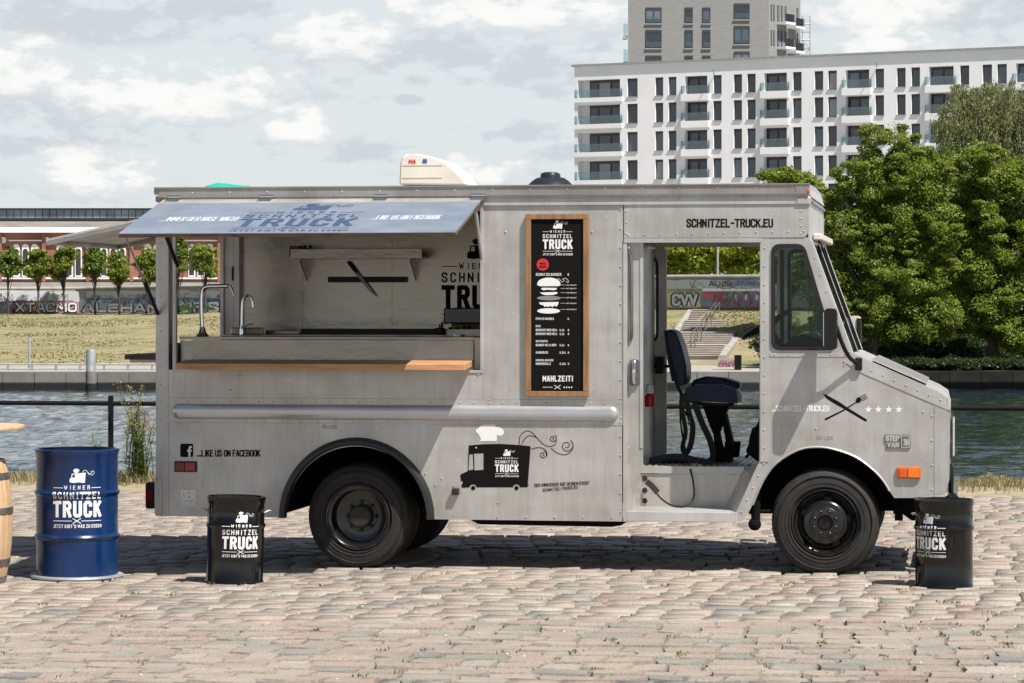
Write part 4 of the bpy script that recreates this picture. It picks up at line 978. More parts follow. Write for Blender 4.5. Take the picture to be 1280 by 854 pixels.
# --- printing on the flank
def dec(name, m, fn, parent=T):
    d = Decal(fn[0]); fn[1](d); return d.build(name, m, parent)
pm0 = pxmap(-.0055)
cm4 = cropmap(540, 500, 4.746, -.0055)
def big(d):
    def arcp(cx, cy, r, a0, a1, n=10): return [(cx+r*math.cos(R(a0+(a1-a0)*k/n)), cy+r*math.sin(R(a0+(a1-a0)*k/n))) for k in range(n+1)]
    body = [(218,270),(300,263),(400,261),(500,266),(585,275),(576,400),(567,518)]+arcp(501,522,21,-10,-170)+arcp(244,522,21,-10,-170)+[(177,521),(176,502),(183,494),(182,484),(172,480),(167,445),(190,432),(210,424),(212,415)]
    d.poly(body, [[(222,322),(243,322),(246,414),(216,418)], [(249,318),(306,317),(306,415),(252,418)]])
    d.ellipse(244,523,13,13); d.ellipse(501,523,13,13)
    d.stroke([(566,505),(575,505)], 5)
    for sw in (spiral(800,272,40,1.6,-1.0,[]), spiral(716,228,24,1.5,-1.0,[]), spiral(657,325,25,1.5,-1.2,[])): d.stroke(sw, 4)
    d.stroke([tuple(p) for p in spl([(518,265),(522,215),(560,184),(595,195),(620,222)], 5)], 4); d.stroke([tuple(p) for p in spl([(532,265),(552,228),(580,212),(620,222)], 5)], 4)
    d.stroke([tuple(p) for p in spl([(620,222),(660,262),(700,276),(732,262),(738,235)], 5)], 4); d.stroke([tuple(p) for p in spl([(705,286),(745,315),(790,325),(825,305),(838,275),(828,245)], 5)], 4)
    d.stroke([tuple(p) for p in spl([(588,292),(630,282),(665,292),(682,315),(680,335)], 5)], 4)
dec('truck_picture', 'black_vinyl', (cm4, big))
def bigw(d):
    d.poly([(285,245),(290,232),(278,205),(262,190),(260,174),(275,170),(288,152),(315,142),(340,146),(375,140),(376,160),(400,162),(424,176),(427,200),(408,214),(384,208),(386,225),(382,244)])
dec('chef_hat_picture', 'white_vinyl', (cm4, bigw))
def lw(d): logo(d, 374, 293, 139)
dec('truck_picture_logo', 'white_vinyl', (cropmap(540, 500, 4.746, -.0072), lw))
dec('slogan', 'black_vinyl', (cm4, lambda d: (d.text('DER HINKUCKER AUF DEINEM EVENT', 607, 517, 935, 20, .15, ang=-.045), d.text('SCHNITZEL-TRUCK.EU', 657, 545, 866, 18, .15, ang=-.09))))
dec('facebook_sign', 'black_vinyl', (pm0, lambda d: d.poly([(u, v) for u, v in [(p[0], p[1]) for p in rrect(225.3,554.7,241.5,571.5,2.2)]])))
dec('facebook_letter', 'white_vinyl', (pxmap(-.0068), lambda d: (d.stroke([(236.8,571.4),(236.8,560.6),(237.6,559),(239.8,558.7)], 2.6), d.stroke([(233.9,563.6),(239.6,563.6)], 2.3))))
dec('slogan', 'black_vinyl', (pm0, lambda d: d.text('...LIKE US ON FACEBOOK', 246, 571, 325.5, 8.6, .17)))
dec('sponsor_sign', 'white_vinyl', (pm0, lambda d: (d.text('DER', 225.8, 625.5, 245, 13.2, .22), d.text('STADLER.', 225.8, 632.6, 245.5, 6, .2), d.stroke([(226,634.2),(245,634.2)], .6), d.text('BEGRU', 247.5, 634, 256, 2.6, .2))))
dec('web_address', 'black_vinyl', (pxmap(-.0115), lambda d: d.text('SCHNITZEL-TRUCK.EU', 858, 284.5, 966.5, 11, .18)))
dec('web_address', 'white_vinyl', (pm0, lambda d: d.text('...SCHNITZEL-TRUCK.EU', 964.5, 514.5, 1036.5, 7.6, .19)))
dec('load_mark', 'grey_vinyl', (pm0, lambda d: (d.text('40 LBS', 402, 536, 421, 4.6, .14), d.text('35 LBS', 1020, 550, 1041, 4.6, .14))))
def cutlery(d):
    c = lambda u, v: (930+u/2.669, 440+v/2.669)
    d.poly([c(262,138),c(275,143),c(320,168),c(346,186),c(411,226),c(408,233),c(402,231),c(336,192),c(300,172),c(274,155)])
    d.stroke([c(270,226), c(330,196), c(378,166)], [2.6,1.9,1.2]); d.poly([c(372,163),c(376,154),c(384,150),c(393,160),c(386,170),c(375,171)])
    for k in range(4): d.stroke([c(380+4*k,153+4*k), c(406+2.2*k,141+4.3*k)], .75)
dec('knife_and_fork_picture', 'black_vinyl', (pm0, cutlery))
def stars(d):
    for cx in (1085.5, 1098, 1111, 1123.5):
        d.poly([(cx+(5 if k % 2 == 0 else 2.05)*math.sin(math.pi*k/5), 512-(5 if k % 2 == 0 else 2.05)*math.cos(math.pi*k/5)) for k in range(10)])
dec('four_stars', 'white_vinyl', (pm0, stars))
# logo on the far interior wall
dec('interior_logo', 'black_vinyl', (pxmap(W-.046), lambda d: logo(d, 552, 298, 91)))

# --- things inside the kitchen
shelf_z0, shelf_z1 = Z(450,323,1.75), Z(450,311.5,1.75)
b = MB(); b.box((X(363,1.75), 1.75, shelf_z0), (X(527,1.75), 1.757, shelf_z1)); b.box((X(363,1.75), 1.758, shelf_z0), (X(527,1.75), W-.046, shelf_z0+.012))
sh = b.build('wall_shelf', 'stainless', None); tag(sh, 'long stainless steel shelf on brackets high on the truck\'s inner wall', 'shelf')
for px in (379, 516):
    b = MB(); x = X(px, 1.9); b.hexa([(x-.004,1.77,shelf_z0-.012),(x+.004,1.77,shelf_z0-.012),(x+.004,W-.046,shelf_z0-.19),(x-.004,W-.046,shelf_z0-.19),(x-.004,1.77,shelf_z0-.001),(x+.004,1.77,shelf_z0-.001),(x+.004,W-.046,shelf_z0-.001),(x-.004,W-.046,shelf_z0-.001)])
    b.box((x-.02, W-.052, shelf_z0-.19), (x+.02, W-.047, shelf_z0-.002)); b.build('shelf_bracket', 'stainless', sh)
for px, lb in ((381, 'left one of two small dark bottles on the steel shelf'), (388, 'right one of two small dark bottles on the steel shelf')):
    p = at(px, 311, 1.85); z0 = shelf_z0+.0125; t = thing('bottle', lb, 'bottle', (p.x, 1.85, z0), 'small dark bottles on the shelf')
    MB().lathe([(0,0),(.022,0),(.024,.005),(.024,.055),(.010,.072),(.010,.08)], (p.x,1.85,z0), 14).build('body', 'black_paint', t, smooth=50)
    MB().lathe([(.012,.08),(.012,.10),(0,.101)], (p.x,1.85,z0), 10).build('cap', 'gate_black', t, smooth=50)
b = MB(); b.box((X(365,1.9), 1.80, shelf_z0+.0125), (X(377,1.9), 1.95, Z(370,307.5,1.9))); b.build('tray', 'dark_wood', sh)
b = MB(); b.box((X(409,2.0), 2.025, Z(450,353,2.03)), (X(508,2.0), W-.047, Z(450,346,2.03))); tag(b.build('knife_rail', 'black_plastic', None), 'black magnetic knife rail on the steel wall under the shelf', 'knife rail')
kt = thing('kitchen_knife', 'large chef\'s knife with black handle hanging slanted on the magnetic rail', 'knife', tuple(at(452,348,2.02)))
ka, kb, kc = at(435,327,2.015), at(446,341,2.015), at(470,371,2.015)
b = MB(); b.tube([ka, ka.lerp(kb,.5), kb], [.014,.016,.013], 8); b.build('handle', 'black_plastic', kt, smooth=50)
e = (kc-kb).normalized(); nn = Vector((-e.z,0,e.x)); L = [kb+nn*.012, kb-nn*.016, kb.lerp(kc,.7)-nn*.015, kc-nn*.0, kc+nn*.005, kb.lerp(kc,.6)+nn*.011]
b = MB(); b.plate([(p.x,p.z) for p in L], [], 2.013, 2.016); b.build('blade', 'hoop_steel', kt)
def tap(name, label, base_px, base_py, Y, path, r, flare=True):
    b0 = at(base_px, base_py, Y); t = thing(name, label, 'tap', tuple(b0))
    MB().tube([tuple(p) for p in spl([at(x, y, Y+dy) for x, y, dy in path], 7)], r, 12).build('spout', 'chrome', t, smooth=60)
    MB().lathe([(0,0),(.05 if flare else .022,0),(.045 if flare else .022,.008),(r*1.6,.045),(r*1.3,.07),(0,.071)], (b0.x, Y, b0.z), 20).build('base', 'chrome', t, smooth=50)
    return t
zc0 = CZ+.0005
t1 = tap('serving_tap', 'tall chrome tap with square bend at the left end of the serving counter', 253, 0, .30, [], .0165) if False else None
def tap2(name, label, px, Y, path, r, flare):
    x = X(px, Y); t = thing(name, label, 'tap', (x, Y, zc0)); P = [Vector((x, Y, zc0+.05))]+[at(a, c_, Y) for a, c_ in path]
    MB().tube([tuple(p) for p in spl(P, 7)], r, 12).build('spout', 'chrome', t, smooth=60)
    MB().lathe([(0,0),(.055 if flare else .02,0),(.050 if flare else .02,.006),(.03 if flare else .02,.03),(r*1.15,.075),(0,.076)], (x, Y, zc0), 20).build('base', 'chrome', t, smooth=50)
    return t
t1 = tap2('serving_tap', 'tall chrome tap with wide flared base at the left end of the serving counter', 253, .30, [(252,400),(251.5,375),(253,362),(260,358),(275,357.5),(285,357.5)], .0165, True)
MB().tube([at(284,357.5,.30), at(288,358,.30), at(293,371,.30)], [.012,.011,.007], 8).build('lever', 'chrome', t1, smooth=50)
t2 = tap2('sink_tap', 'slim swan-neck chrome tap at the rear sink inside the truck', 302.5, 1.40, [(302.5,400),(303,382),(305,373),(310,369.5),(315,374),(316.5,384)], .011, False)
MB().tube([at(303,410,1.36), at(311,406,1.36), at(317,404.5,1.36)], .006, 6).build('lever', 'chrome', t2, smooth=50)
# griddle hood and its clutter
gt = thing('griddle', 'black griddle with raised lid and brass lit back at the right of the worktop', 'griddle', tuple(at(575,418,1.7)))
b = MB(); b.box((X(554.5,1.6), 1.6, Z(570,404.5,1.6)), (X(601,1.6), 1.95, Z(570,385,1.6))); b.build('lid', 'black_paint', gt, bevel=.01)
b = MB(); b.box((X(556,1.6), 1.90, CZ+.001), (X(604,1.6), 1.94, Z(570,404.5,1.6)-.002)); b.build('back_panel', 'yellow_panel', gt)
b = MB(); b.box((X(553,1.6), 1.6, CZ+.001), (X(604,1.6), 1.64, CZ+.045)); b.build('front_panel', 'stainless', gt)
b = MB(); 
for px in (563, 572, 580, 586): b.tube([at(px, 416, 1.72), at(px, 407+(px%3), 1.72)], .016, 8)
b.build('knobs', 'black_plastic', gt)
ut = thing('utensil_pot', 'small pot of dark utensils on the worktop left of the griddle', 'utensils', tuple(at(549,418,1.55)))
MB().lathe([(0,0),(.03,0),(.034,.06),(.03,.06)], (X(551,1.55),1.55,CZ), 12).build('pot', 'black_plastic', ut)
b = MB(); 
for a, c_ in ((541,412),(545,410),(549,405),(552,402),(554,404)): b.tube([at(551,416,1.55), at(a, c_, 1.55)], .006, 5)
b.tube([at(546,419,1.5), at(542.5,411,1.5), at(546,410.5,1.5)], .005, 5); b.build('utensils', 'black_plastic', ut)
b = MB(); b.box((X(568,.3), .25, CZ+.001), (X(577,.3), .45, CZ+.018)); tag(b.build('napkin_pack', 'paper', None, bevel=.004), 'small white pack lying on the right end of the serving counter', 'napkins')

# --- menu board hung on the flank
mb = thing('menu_board', 'tall black menu board in an oak frame hanging on the truck flank', 'menu board', tuple(at(697,496,-.02)))
fx0, fx1, fz0, fz1 = X(657,-.03), X(736,-.03), Z(697,496,-.03), Z(697,267.5,-.03); fw = .042; yy0, yy1 = -.045, -.013
for nm, a in (('frame_side', (fx0, fz0+fw, fx0+fw, fz1-fw)), ('frame_side', (fx1-fw, fz0+fw, fx1, fz1-fw)), ('frame_rail', (fx0, fz0, fx1, fz0+fw-.001)), ('frame_rail', (fx0, fz1-fw+.001, fx1, fz1))):
    MB().box((a[0], yy0, a[1]), (a[2], yy1, a[3])).build(nm, 'wood_frame', mb, bevel=.003)
bd = MB().box((fx0+fw, -.030, fz0+fw), (fx1-fw, -.012, fz1-fw)).build('board', 'chalkboard', mb)
cb = cropmap(640, 260, 3.558, -.030)
def menu(d):
    logo(d, 137, 55, 132)
    rows = [('SCHNITZELBURGER',106,302,219,12),('€',247,302,253,11),('POTATO WEDGES',106,498,186,10),('€',247,498,253,9),('BIER',106,530,127,9),('BENEDIKTINER HELL',106,548,202,10),('0,3L',212,548,234,9),('€',248,548,254,9),
            ('BENEDIKTINER HELL',106,565,202,10),('0,5L',212,565,234,9),('€',248,565,254,9),('WEISSWEIN',106,597,158,9),('GRUNER VELTLINER',106,615,197,10),('0,2L',212,615,234,9),('€',248,615,254,9),('ALMDUDLER',106,648,160,10),('0,35L',212,648,240,9),('€',248,648,254,9),
            ('MINERALWASSER',106,682,184,9),('ROMERQUELLE',106,698,173,10),('0,33L',212,698,240,9),('€',248,698,254,9)]
    for t, x, y, x1, h in rows: d.text(t, x, y, x1, h, .15, 3.4)
    d.text('MAHLZEIT!', 136, 772, 271, 26, .18, 3.2)
    d.ellipse(164,336,51,26,24,180,360); d.poly([(112,336),(216,336),(216,344),(205,348),(122,348),(112,343)])
    d.poly([(130,357),(140,355),(200,356),(198,363),(186,366),(160,364),(140,366),(131,362)]); d.poly([(124,376),(200,374),(204,380),(185,387),(150,388),(135,384)])
    d.poly([(120,420),(208,418),(204,432),(196,440),(190,433),(180,442),(172,436),(160,440),(150,437),(146,441),(138,432),(126,430)]); d.ellipse(163,458,51,12)
    for y, x in ((343,240),(358,236),(377,240),(399,238),(424,238),(451,240)): d.stroke([(216,y),(x,y)], 1.0); d.text('EI ZUTAT'[:5] if False else 'MIT SALAT', x+4, y+3, 287, 5, .2)
    d.stroke([(188,788),(216,806)], 2.4); d.stroke([(216,788),(188,806)], 2.4); d.text('SCHNITZEL', 138, 800, 182, 4.5, .2)
    for cx in (232,243,254,265): d.poly([(cx+(5 if k % 2 == 0 else 2.1)*math.sin(math.pi*k/5), 798-(5 if k % 2 == 0 else 2.1)*math.cos(math.pi*k/5)) for k in range(10)])
    d.stroke([tuple(p) for p in spl([(196,322),(206,314),(216,322),(224,330),(232,322),(228,316)], 4)], 1.6); d.stroke([tuple(p) for p in spl([(224,318),(236,312),(246,318),(252,328),(246,332),(240,326)], 4)], 1.6)
stuff(dec('menu_print', 'white_vinyl', (cb, menu), bd))
dec('menu_print', 'grey_vinyl', (cb, lambda d: d.ellipse(164,401,53,10)), bd)
dec('red_stamp', 'red_vinyl', (cb, lambda d: d.ellipse(137,252,27,27)), bd)
dec('stamp_print', 'chalkboard', (cropmap(640, 260, 3.558, -.0316), lambda d: (d.text('NEU', 122, 252, 152, 10, .2), d.text('HEISS', 120, 266, 153, 9, .2))), bd)

# ============================================================ DRUMS AND BARREL TABLE
def gz(x, y):   # the quay sinks slightly behind the truck
    t = min(1, max(0, (-.2-x)/2.7)); return -.05*t*t*(3-2*t)
def drum(name, label, px, pyb, rpx, pyt, mt, logo_px, logo_top_px, logo_w_px, foot=False, tilt=0, ribs=(.30,.60), handle=True, turn=0.0):
    p = gp(px, pyb, -.03 if px < 400 else 0); z0 = gz(p.x, p.y)+.004; d = (p-CAM).dot(FW); s = F/d; r = rpx/s; h = CH-(pyt-HZ)/s - z0
    t = thing(name, label, 'drum', (p.x, p.y, z0))
    M_ = Matrix.Translation((p.x, p.y, z0)) @ Matrix.Rotation(tilt, 4, FW)
    prof = [(0,.012),(r*.97,.012),(r*1.0,.0),(r*1.015,.012),(r*.985,.025)]
    for k in ribs: prof += [(r*.985, h*k-.022),(r*1.02, h*k-.010),(r*1.035, h*k),(r*1.02, h*k+.010),(r*.985, h*k+.022)]
    prof += [(r*.985, h-.05),(r*1.0, h-.04),(r*1.02, h-.012),(r*1.02, h),(r*.98, h+.002),(r*.965, h-.012),(r*.96, h-.05),(0, h-.05)]
    b = MB().lathe([(a, z) for a, z in prof], (0,0,0), 56); b.v = [tuple(M_ @ Vector(v)) for v in b.v]; body = b.build('body', mt, t, smooth=35, fix=True)
    if foot:
        b = MB().lathe([(r*.9,.004),(r*1.11,.0),(r*1.125,.01),(r*1.11,.022),(r*.98,.024)], (0,0,0), 48); b.v = [tuple(M_ @ Vector(v)) for v in b.v]; b.build('foot_ring', 'steel_post', t, smooth=40)
    if handle:
        for sd in (-1, 1):
            ang = math.atan2(FW.y, FW.x)+(math.pi/2 if sd > 0 else -math.pi/2)*-1+ (.25 if turn else 0)
            q = lambda rr, da, z: M_ @ Vector((rr*math.cos(ang+da), rr*math.sin(ang+da), z))
            b = MB(); b.tube([q(r*1.0,-.12,h*.82), q(r*1.13,-.06,h*.845), q(r*1.2,0,h*.84), q(r*1.13,.06,h*.85), q(r*1.0,.12,h*.82)], .005, 6); b.build('handle', 'steel_post', t, smooth=50)
    # print wrapped round the drum
    facing = math.atan2((CAM-Vector((p.x,p.y,0))).y, (CAM-Vector((p.x,p.y,0))).x)+turn
    lw = logo_w_px/s; zt = CH-(logo_top_px-HZ)/s - z0; off = (logo_px-px)/s
    rr = r*.985; 
    def fm(u, v, o):
        a = facing + (off+ u)/rr; z = zt-v; e = 0
        for k in ribs:
            q_ = abs(z-h*k); e = max(e, r*(.0505-.015*q_/.010) if q_ < .010 else r*max(0, .0355*(1-(q_-.010)/.012)))
        if z > h-.05: e = .02*r
        return M_ @ Vector(((rr+e+.0006+o)*math.cos(a), (rr+e+.0006+o)*math.sin(a), z))
    dd = Decal(fm, seg=.02); dd.sharp = False; logo(dd, 0, 0, lw, seg=.007, bold=1.0); dd.build('drum_print', 'white_vinyl', body)
    return t
drum('blue_drum', 'tall blue steel drum printed with a white truck logo, left of the truck', 96.5, 718.5, 51.5, 561, 'blue_paint', 65.5, 583, 62, foot=True, ribs=(.325,.665), handle=False)
drum('black_drum', 'small glossy black drum with side handles standing below the sponsor sign near the rear wheel', 293, 727.5, 36, 620.5, 'black_paint', 276, 637, 48, tilt=.025, ribs=(.67,))
drum('black_drum', 'small glossy black drum beside the truck\'s nose, its logo turned half out of sight', 1180, 733.5, 36.2, 624, 'black_paint', 1151, 640, 46, ribs=(.68,), turn=-.42)

p = gp(-47, 727, -.04); z0 = gz(p.x, p.y)+.003; s = F/(p-CAM).dot(FW); H_ = CH-(574-HZ)/s-z0
bt = thing('barrel_table', 'pale oak barrel table with steel hoops, cut off at the left edge', 'barrel table', (p.x, p.y, z0))
rad = lambda z: (62/s)*(.82+.18*math.sin(math.pi*(.03+.94*z/H_))**.8)
ns = 26
for k in range(ns):
    A0, A1 = 2*math.pi*(k+.03)/ns, 2*math.pi*(k+.97)/ns; b = MB(); m = 10
    for j in range(m+1):
        z = H_*j/m; r = rad(z)
        for a, rr in ((A0, r-.002), ((A0+A1)/2, r*1.004), (A1, r-.002), (A1, r-.025), (A0, r-.025)): b.v.append((p.x+rr*math.cos(a), p.y+rr*math.sin(a), z0+z))
    for j in range(m):
        for i in range(5): b.f.append((j*5+i, j*5+(i+1)%5, (j+1)*5+(i+1)%5, (j+1)*5+i)); b.m.append(0)
    b.f.append((0,4,3,2,1)); b.m.append(0); b.f.append(tuple(m*5+i for i in range(5))); b.m.append(0)
    b.build('stave', 'barrel_oak', bt)
for py in (594, 637, 701, 738):
    z = CH-(py-HZ)/s-z0; z = min(max(z, .03), H_-.03); h2 = .022
    MB().lathe([(rad(z-h2)+.001, z0+z-h2), (rad(z-h2)+.0065, z0+z-h2), (rad(z+h2)+.0065, z0+z+h2), (rad(z+h2)+.001, z0+z+h2)], (p.x, p.y, 0), 64).build('hoop', 'hoop_steel', bt, smooth=50)
MB().disc((p.x, p.y, z0+H_-.03), rad(H_)-.02, 32, 'Z').build('barrel_head', 'barrel_oak', bt)
zt = CH-(534-HZ)/s
MB().lathe([(0,zt-.018),(76/s,zt-.018),(76.5/s,zt-.012),(76.5/s,zt+.012),(76/s,zt+.016),(0,zt+.016)], (p.x,p.y,0), 64).build('tabletop', 'table_oak', bt, smooth=40)
MB().lathe([(.27,z0+H_-.03),(.27,z0+H_+.05),(.06,z0+H_+.06),(.05,zt-.018)], (p.x,p.y,0), 24).build('table_stand', 'gate_black', bt, smooth=40)

# ============================================================ GROUND: cobbled quay
def dirt_fn(nt, b):
    v = N(nt, 'ShaderNodeNewGeometry').outputs['Position']; n = noi(nt, v, 2.2, 6, .65); n3 = noi(nt, v, 38, 4, .7)
    c = ramp(nt, n, [(.3, (.09,.075,.055)), (.7, (.19,.16,.12))]); c = mixc(nt, ramp(nt, n3, [(.45, 0.), (.65, .6)]), c, (.09,.075,.045)); nt.links.new(c, b.inputs['Base Color']); bump(nt, b, n3, .5, .01)
mat('joint_sand', (.2,.17,.12), .95, fn=dirt_fn)
def stone_fn(nt, b):
    ge = N(nt, 'ShaderNodeNewGeometry'); oi = N(nt, 'ShaderNodeObjectInfo')
    r_ = math_(nt, 'FRACT', math_(nt, 'ADD', math_(nt, 'MULTIPLY', oi.outputs['Random'], 7.31), ge.outputs['Random Per Island']))
    c = ramp(nt, r_, [(0, (.31,.235,.195)), (.16, (.34,.275,.23)), (.30, (.285,.235,.20)), (.44, (.325,.25,.215)), (.56, (.26,.245,.215)), (.66, (.35,.31,.265)), (.76, (.215,.225,.20)), (.84, (.29,.235,.195)), (.89, (.40,.37,.33)), (.93, (.16,.172,.165)), (.975, (.26,.18,.155))], 'CONSTANT')
    v = ge.outputs['Position']; n = noi(nt, v, 9, 6, .7); n2_ = noi(nt, v, 75, 4, .7)
    c = mixc(nt, ramp(nt, n, [(.35, 0.), (.7, .45)]), c, (.34,.30,.25)); c = mixc(nt, ramp(nt, n2_, [(.4, .75), (.58, 0.)]), c, (.13,.11,.09))
    # dusty sand drifted over the paving in places
    c = mixc(nt, ramp(nt, noi(nt, v, .9, 5, .7), [(.46, 0.), (.70, .65)]), c, (.33,.29,.235))
    nt.links.new(c, b.inputs['Base Color']); bump(nt, b, math_(nt, 'ADD', n, math_(nt, 'MULTIPLY', n2_, .5)), .8, .012)
    nt.links.new(ramp(nt, n, [(.3, .55), (.7, .85)]), b.inputs['Roughness'])
mat('cobble', (.4,.35,.3), .7, spec=.35, fn=stone_fn)
mat('concrete_cap_pale', (.4,.37,.33), .9)
QY = 10.35   # quay edge behind the truck
b = MB(); nx_, ny_ = 80, 60; xa, xb, ya, yb = -16, 14, -24, QY
for j in range(ny_+1):
    for i in range(nx_+1):
        x = xa+(xb-xa)*i/nx_; y = ya+(yb-ya)*j/ny_; b.v.append((x, y, gz(x,y)-.018+.005*noise.noise(Vector((x*.8,y*.8,3)))))
for j in range(ny_):
    for i in range(nx_): a = j*(nx_+1)+i; b.f.append((a,a+1,a+nx_+2,a+nx_+1)); b.m.append(0)
quay = struct(b.build('cobbled_quay', 'joint_sand', None, smooth=60))
# stone shapes
def stone_mesh(seed, n=5):
    r = random.Random(seed); P = []
    ph = [r.uniform(0, 6.28) for _ in range(4)]; tilt = (r.uniform(-.1,.1), r.uniform(-.1,.1)); ex = r.uniform(5, 9)
    for j in range(n):
        for i in range(n):
            u, v = 2*i/(n-1)-1, 2*j/(n-1)-1
            uu, vv = u*math.sqrt(1-.05*v*v), v*math.sqrt(1-.06*u*u)
            uu += .08*math.sin(2.6*vv+ph[0])+r.uniform(-.03,.03); vv += .09*math.sin(2.8*uu+ph[1])+r.uniform(-.03,.03)
            h = (1-abs(u)**ex)*(1-abs(v)**ex); e = max(abs(u), abs(v))
            z = .004-.004*max(0,e-.55)+r.uniform(-.0022,.0022)+.0016*math.sin(3*u+ph[2])*math.cos(2.5*v+ph[3])+.012*(u*tilt[0]+v*tilt[1])
            if e > .99: z = -.035
            P.append((uu*.5*(1 if e > .99 else .965), vv*.5*(1 if e > .99 else .965), z))
    return np.array(P)
NS = 5; quads = [(j*NS+i, j*NS+i+1, (j+1)*NS+i+1, (j+1)*NS+i) for j in range(NS-1) for i in range(NS-1)]
temps = [stone_mesh(s) for s in range(10)]
# warp inner grid so that edges are steep: put ring 1 close to the rim
for Tm in temps:
    G_ = Tm.reshape(NS, NS, 3)
    for idx in (1, NS-2):
        rim = 0 if idx == 1 else NS-1
        G_[idx,:,:2] = G_[rim,:,:2]*.90+G_[NS//2,:,:2]*.10; G_[:,idx,:2] = G_[:,rim,:2]*.92+G_[:,NS//2,:2]*.08
tmesh = []
for k, Tm in enumerate(temps):
    me = bpy.data.meshes.new('cobblestone'); me.from_pydata([tuple(v) for v in Tm], [], quads); me.materials.append(MATS['cobble']); tmesh.append(me)
stones = []; y = -7.6; row = 0
rr_ = random.Random(5)
while y < QY-.75:
    dpt = rr_.uniform(.19, .275); x = -11.0+rr_.uniform(0, .3)
    while x < 8.5:
        wd = rr_.choice((.18,.22,.26,.31,.20,.27,.37))*rr_.uniform(.9, 1.12)
        yy = y+.22*noise.noise(Vector((x*.35, y*.3, 0)))+.06*noise.noise(Vector((x*1.3, y*1.1, 4)))
        stones.append((x+wd/2, yy+dpt/2, wd-.009, dpt-.007+rr_.uniform(-.014,.010), rr_.uniform(-.06,.06), rr_.uniform(-.007,.006), rr_.randrange(10))); x += wd
    y += dpt; row += 1
def vis(s_):
    q = Vector((s_[0], s_[1], 0))-CAM; d = q.dot(FW); 
    px = 640+F*q.dot(RT)/d; py = HZ-F*q.z/d; return 0 < px < 1280 and py < 852, d
order = sorted((k for k in range(len(stones)) if vis(stones[k])[0]), key=lambda k: vis(stones[k])[1])[:300]; near = set(order)
for k in order:
    x, y, a, c, rz, dz, m = stones[k]; o = bpy.data.objects.new('cobblestone', tmesh[m]); o.location = (x, y, gz(x,y)+dz); o.rotation_euler = (rr_.uniform(-.03,.03), rr_.uniform(-.03,.03), rz); o.scale = (a, c, 1); col.objects.link(o); o.parent = quay
Vs = []; Fs = []; off = 0; Q = np.array(quads)
for k, (x, y, a, c, rz, dz, m) in enumerate(stones):
    if k in near: continue
    q = temps[m]*np.array([a, c, 1]); cs, sn = math.cos(rz), math.sin(rz); tx, ty = rr_.uniform(-.03,.03), rr_.uniform(-.03,.03)
    Vs.append(np.stack([x+q[:,0]*cs-q[:,1]*sn, y+q[:,0]*sn+q[:,1]*cs, q[:,2]+gz(x,y)+dz+q[:,0]*tx+q[:,1]*ty], 1)); Fs.append(Q+off); off += NS*NS
def npmesh(name, V_, F_, mats, parent=None, smooth=False):
    me = bpy.data.meshes.new(name); V_ = np.asarray(V_, np.float32); F_ = np.asarray(F_, np.int32); k = F_.shape[1]
    me.vertices.add(len(V_)); me.vertices.foreach_set('co', V_.ravel()); me.loops.add(F_.size); me.loops.foreach_set('vertex_index', F_.ravel())
    me.polygons.add(len(F_)); me.polygons.foreach_set('loop_start', np.arange(0, F_.size, k, dtype=np.int32))
    if smooth: me.polygons.foreach_set('use_smooth', np.ones(len(F_), bool))
    me.update(calc_edges=True)
    for m in (mats if isinstance(mats, (list, tuple)) else [mats]): me.materials.append(MATS[m])
    o = bpy.data.objects.new(name, me); col.objects.link(o)
    if parent: o.parent = parent; o.matrix_parent_inverse = world_of(parent).inverted()
    return o
stuff(npmesh('cobblestones', np.concatenate(Vs), np.concatenate(Fs), 'cobble', quay, False))

# --- grass and weeds
def leaf_fn(c0, c1, c2, tr=.35):
    def make(name):
        m = bpy.data.materials.new(name); m.use_nodes = True; nt = m.node_tree; nt.nodes.clear()
        ge = N(nt, 'ShaderNodeNewGeometry'); c = ramp(nt, ge.outputs['Random Per Island'], [(0, c0), (.5, c1), (1, c2)])
        big = noi(nt, ge.outputs['Position'], .22, 3); c = mixc(nt, math_(nt, 'MULTIPLY', ramp(nt, big, [(.35, 0.), (.7, 1.)]), .35), c, tuple(x*.6 for x in c1))
        d = N(nt, 'ShaderNodeBsdfDiffuse'); t = N(nt, 'ShaderNodeBsdfTranslucent'); nt.links.new(c, d.inputs[0]); nt.links.new(mixc(nt, .5, c, (c2[0]*1.2, c2[1]*1.25, c2[2]*.5)), t.inputs[0])
        gl = N(nt, 'ShaderNodeBsdfGlossy'); gl.inputs['Roughness'].default_value = .45; gl.inputs[0].default_value = (.8,.85,.8,1)
        mx = N(nt, 'ShaderNodeMixShader'); mx.inputs[0].default_value = tr; nt.links.new(d.outputs[0], mx.inputs[1]); nt.links.new(t.outputs[0], mx.inputs[2])
        m2_ = N(nt, 'ShaderNodeMixShader'); m2_.inputs[0].default_value = .02; nt.links.new(mx.outputs[0], m2_.inputs[1]); nt.links.new(gl.outputs[0], m2_.inputs[2])
        o = N(nt, 'ShaderNodeOutputMaterial'); nt.links.new(m2_.outputs[0], o.inputs[0]); MATS[name] = m
    return make
leaf_fn((.07,.12,.02), (.12,.17,.035), (.20,.20,.06))('weed_green')
leaf_fn((.22,.175,.085), (.31,.25,.135), (.40,.33,.20))('dry_grass')
leaf_fn((.10,.11,.04), (.15,.15,.06), (.22,.20,.09))('olive_grass')
leaf_fn((.11,.155,.02), (.17,.225,.03), (.26,.30,.055), .42)('robinia_leaf')
leaf_fn((.05,.09,.015), (.08,.135,.022), (.13,.18,.035), .4)('dark_leaf')
leaf_fn((.14,.165,.065), (.21,.235,.10), (.30,.31,.17), .4)('birch_leaf')
leaf_fn((.07,.115,.018), (.115,.175,.026), (.18,.225,.045), .4)('lime_leaf')
leaf_fn((.15,.21,.014), (.22,.28,.022), (.30,.34,.04), .5)('bright_leaf')
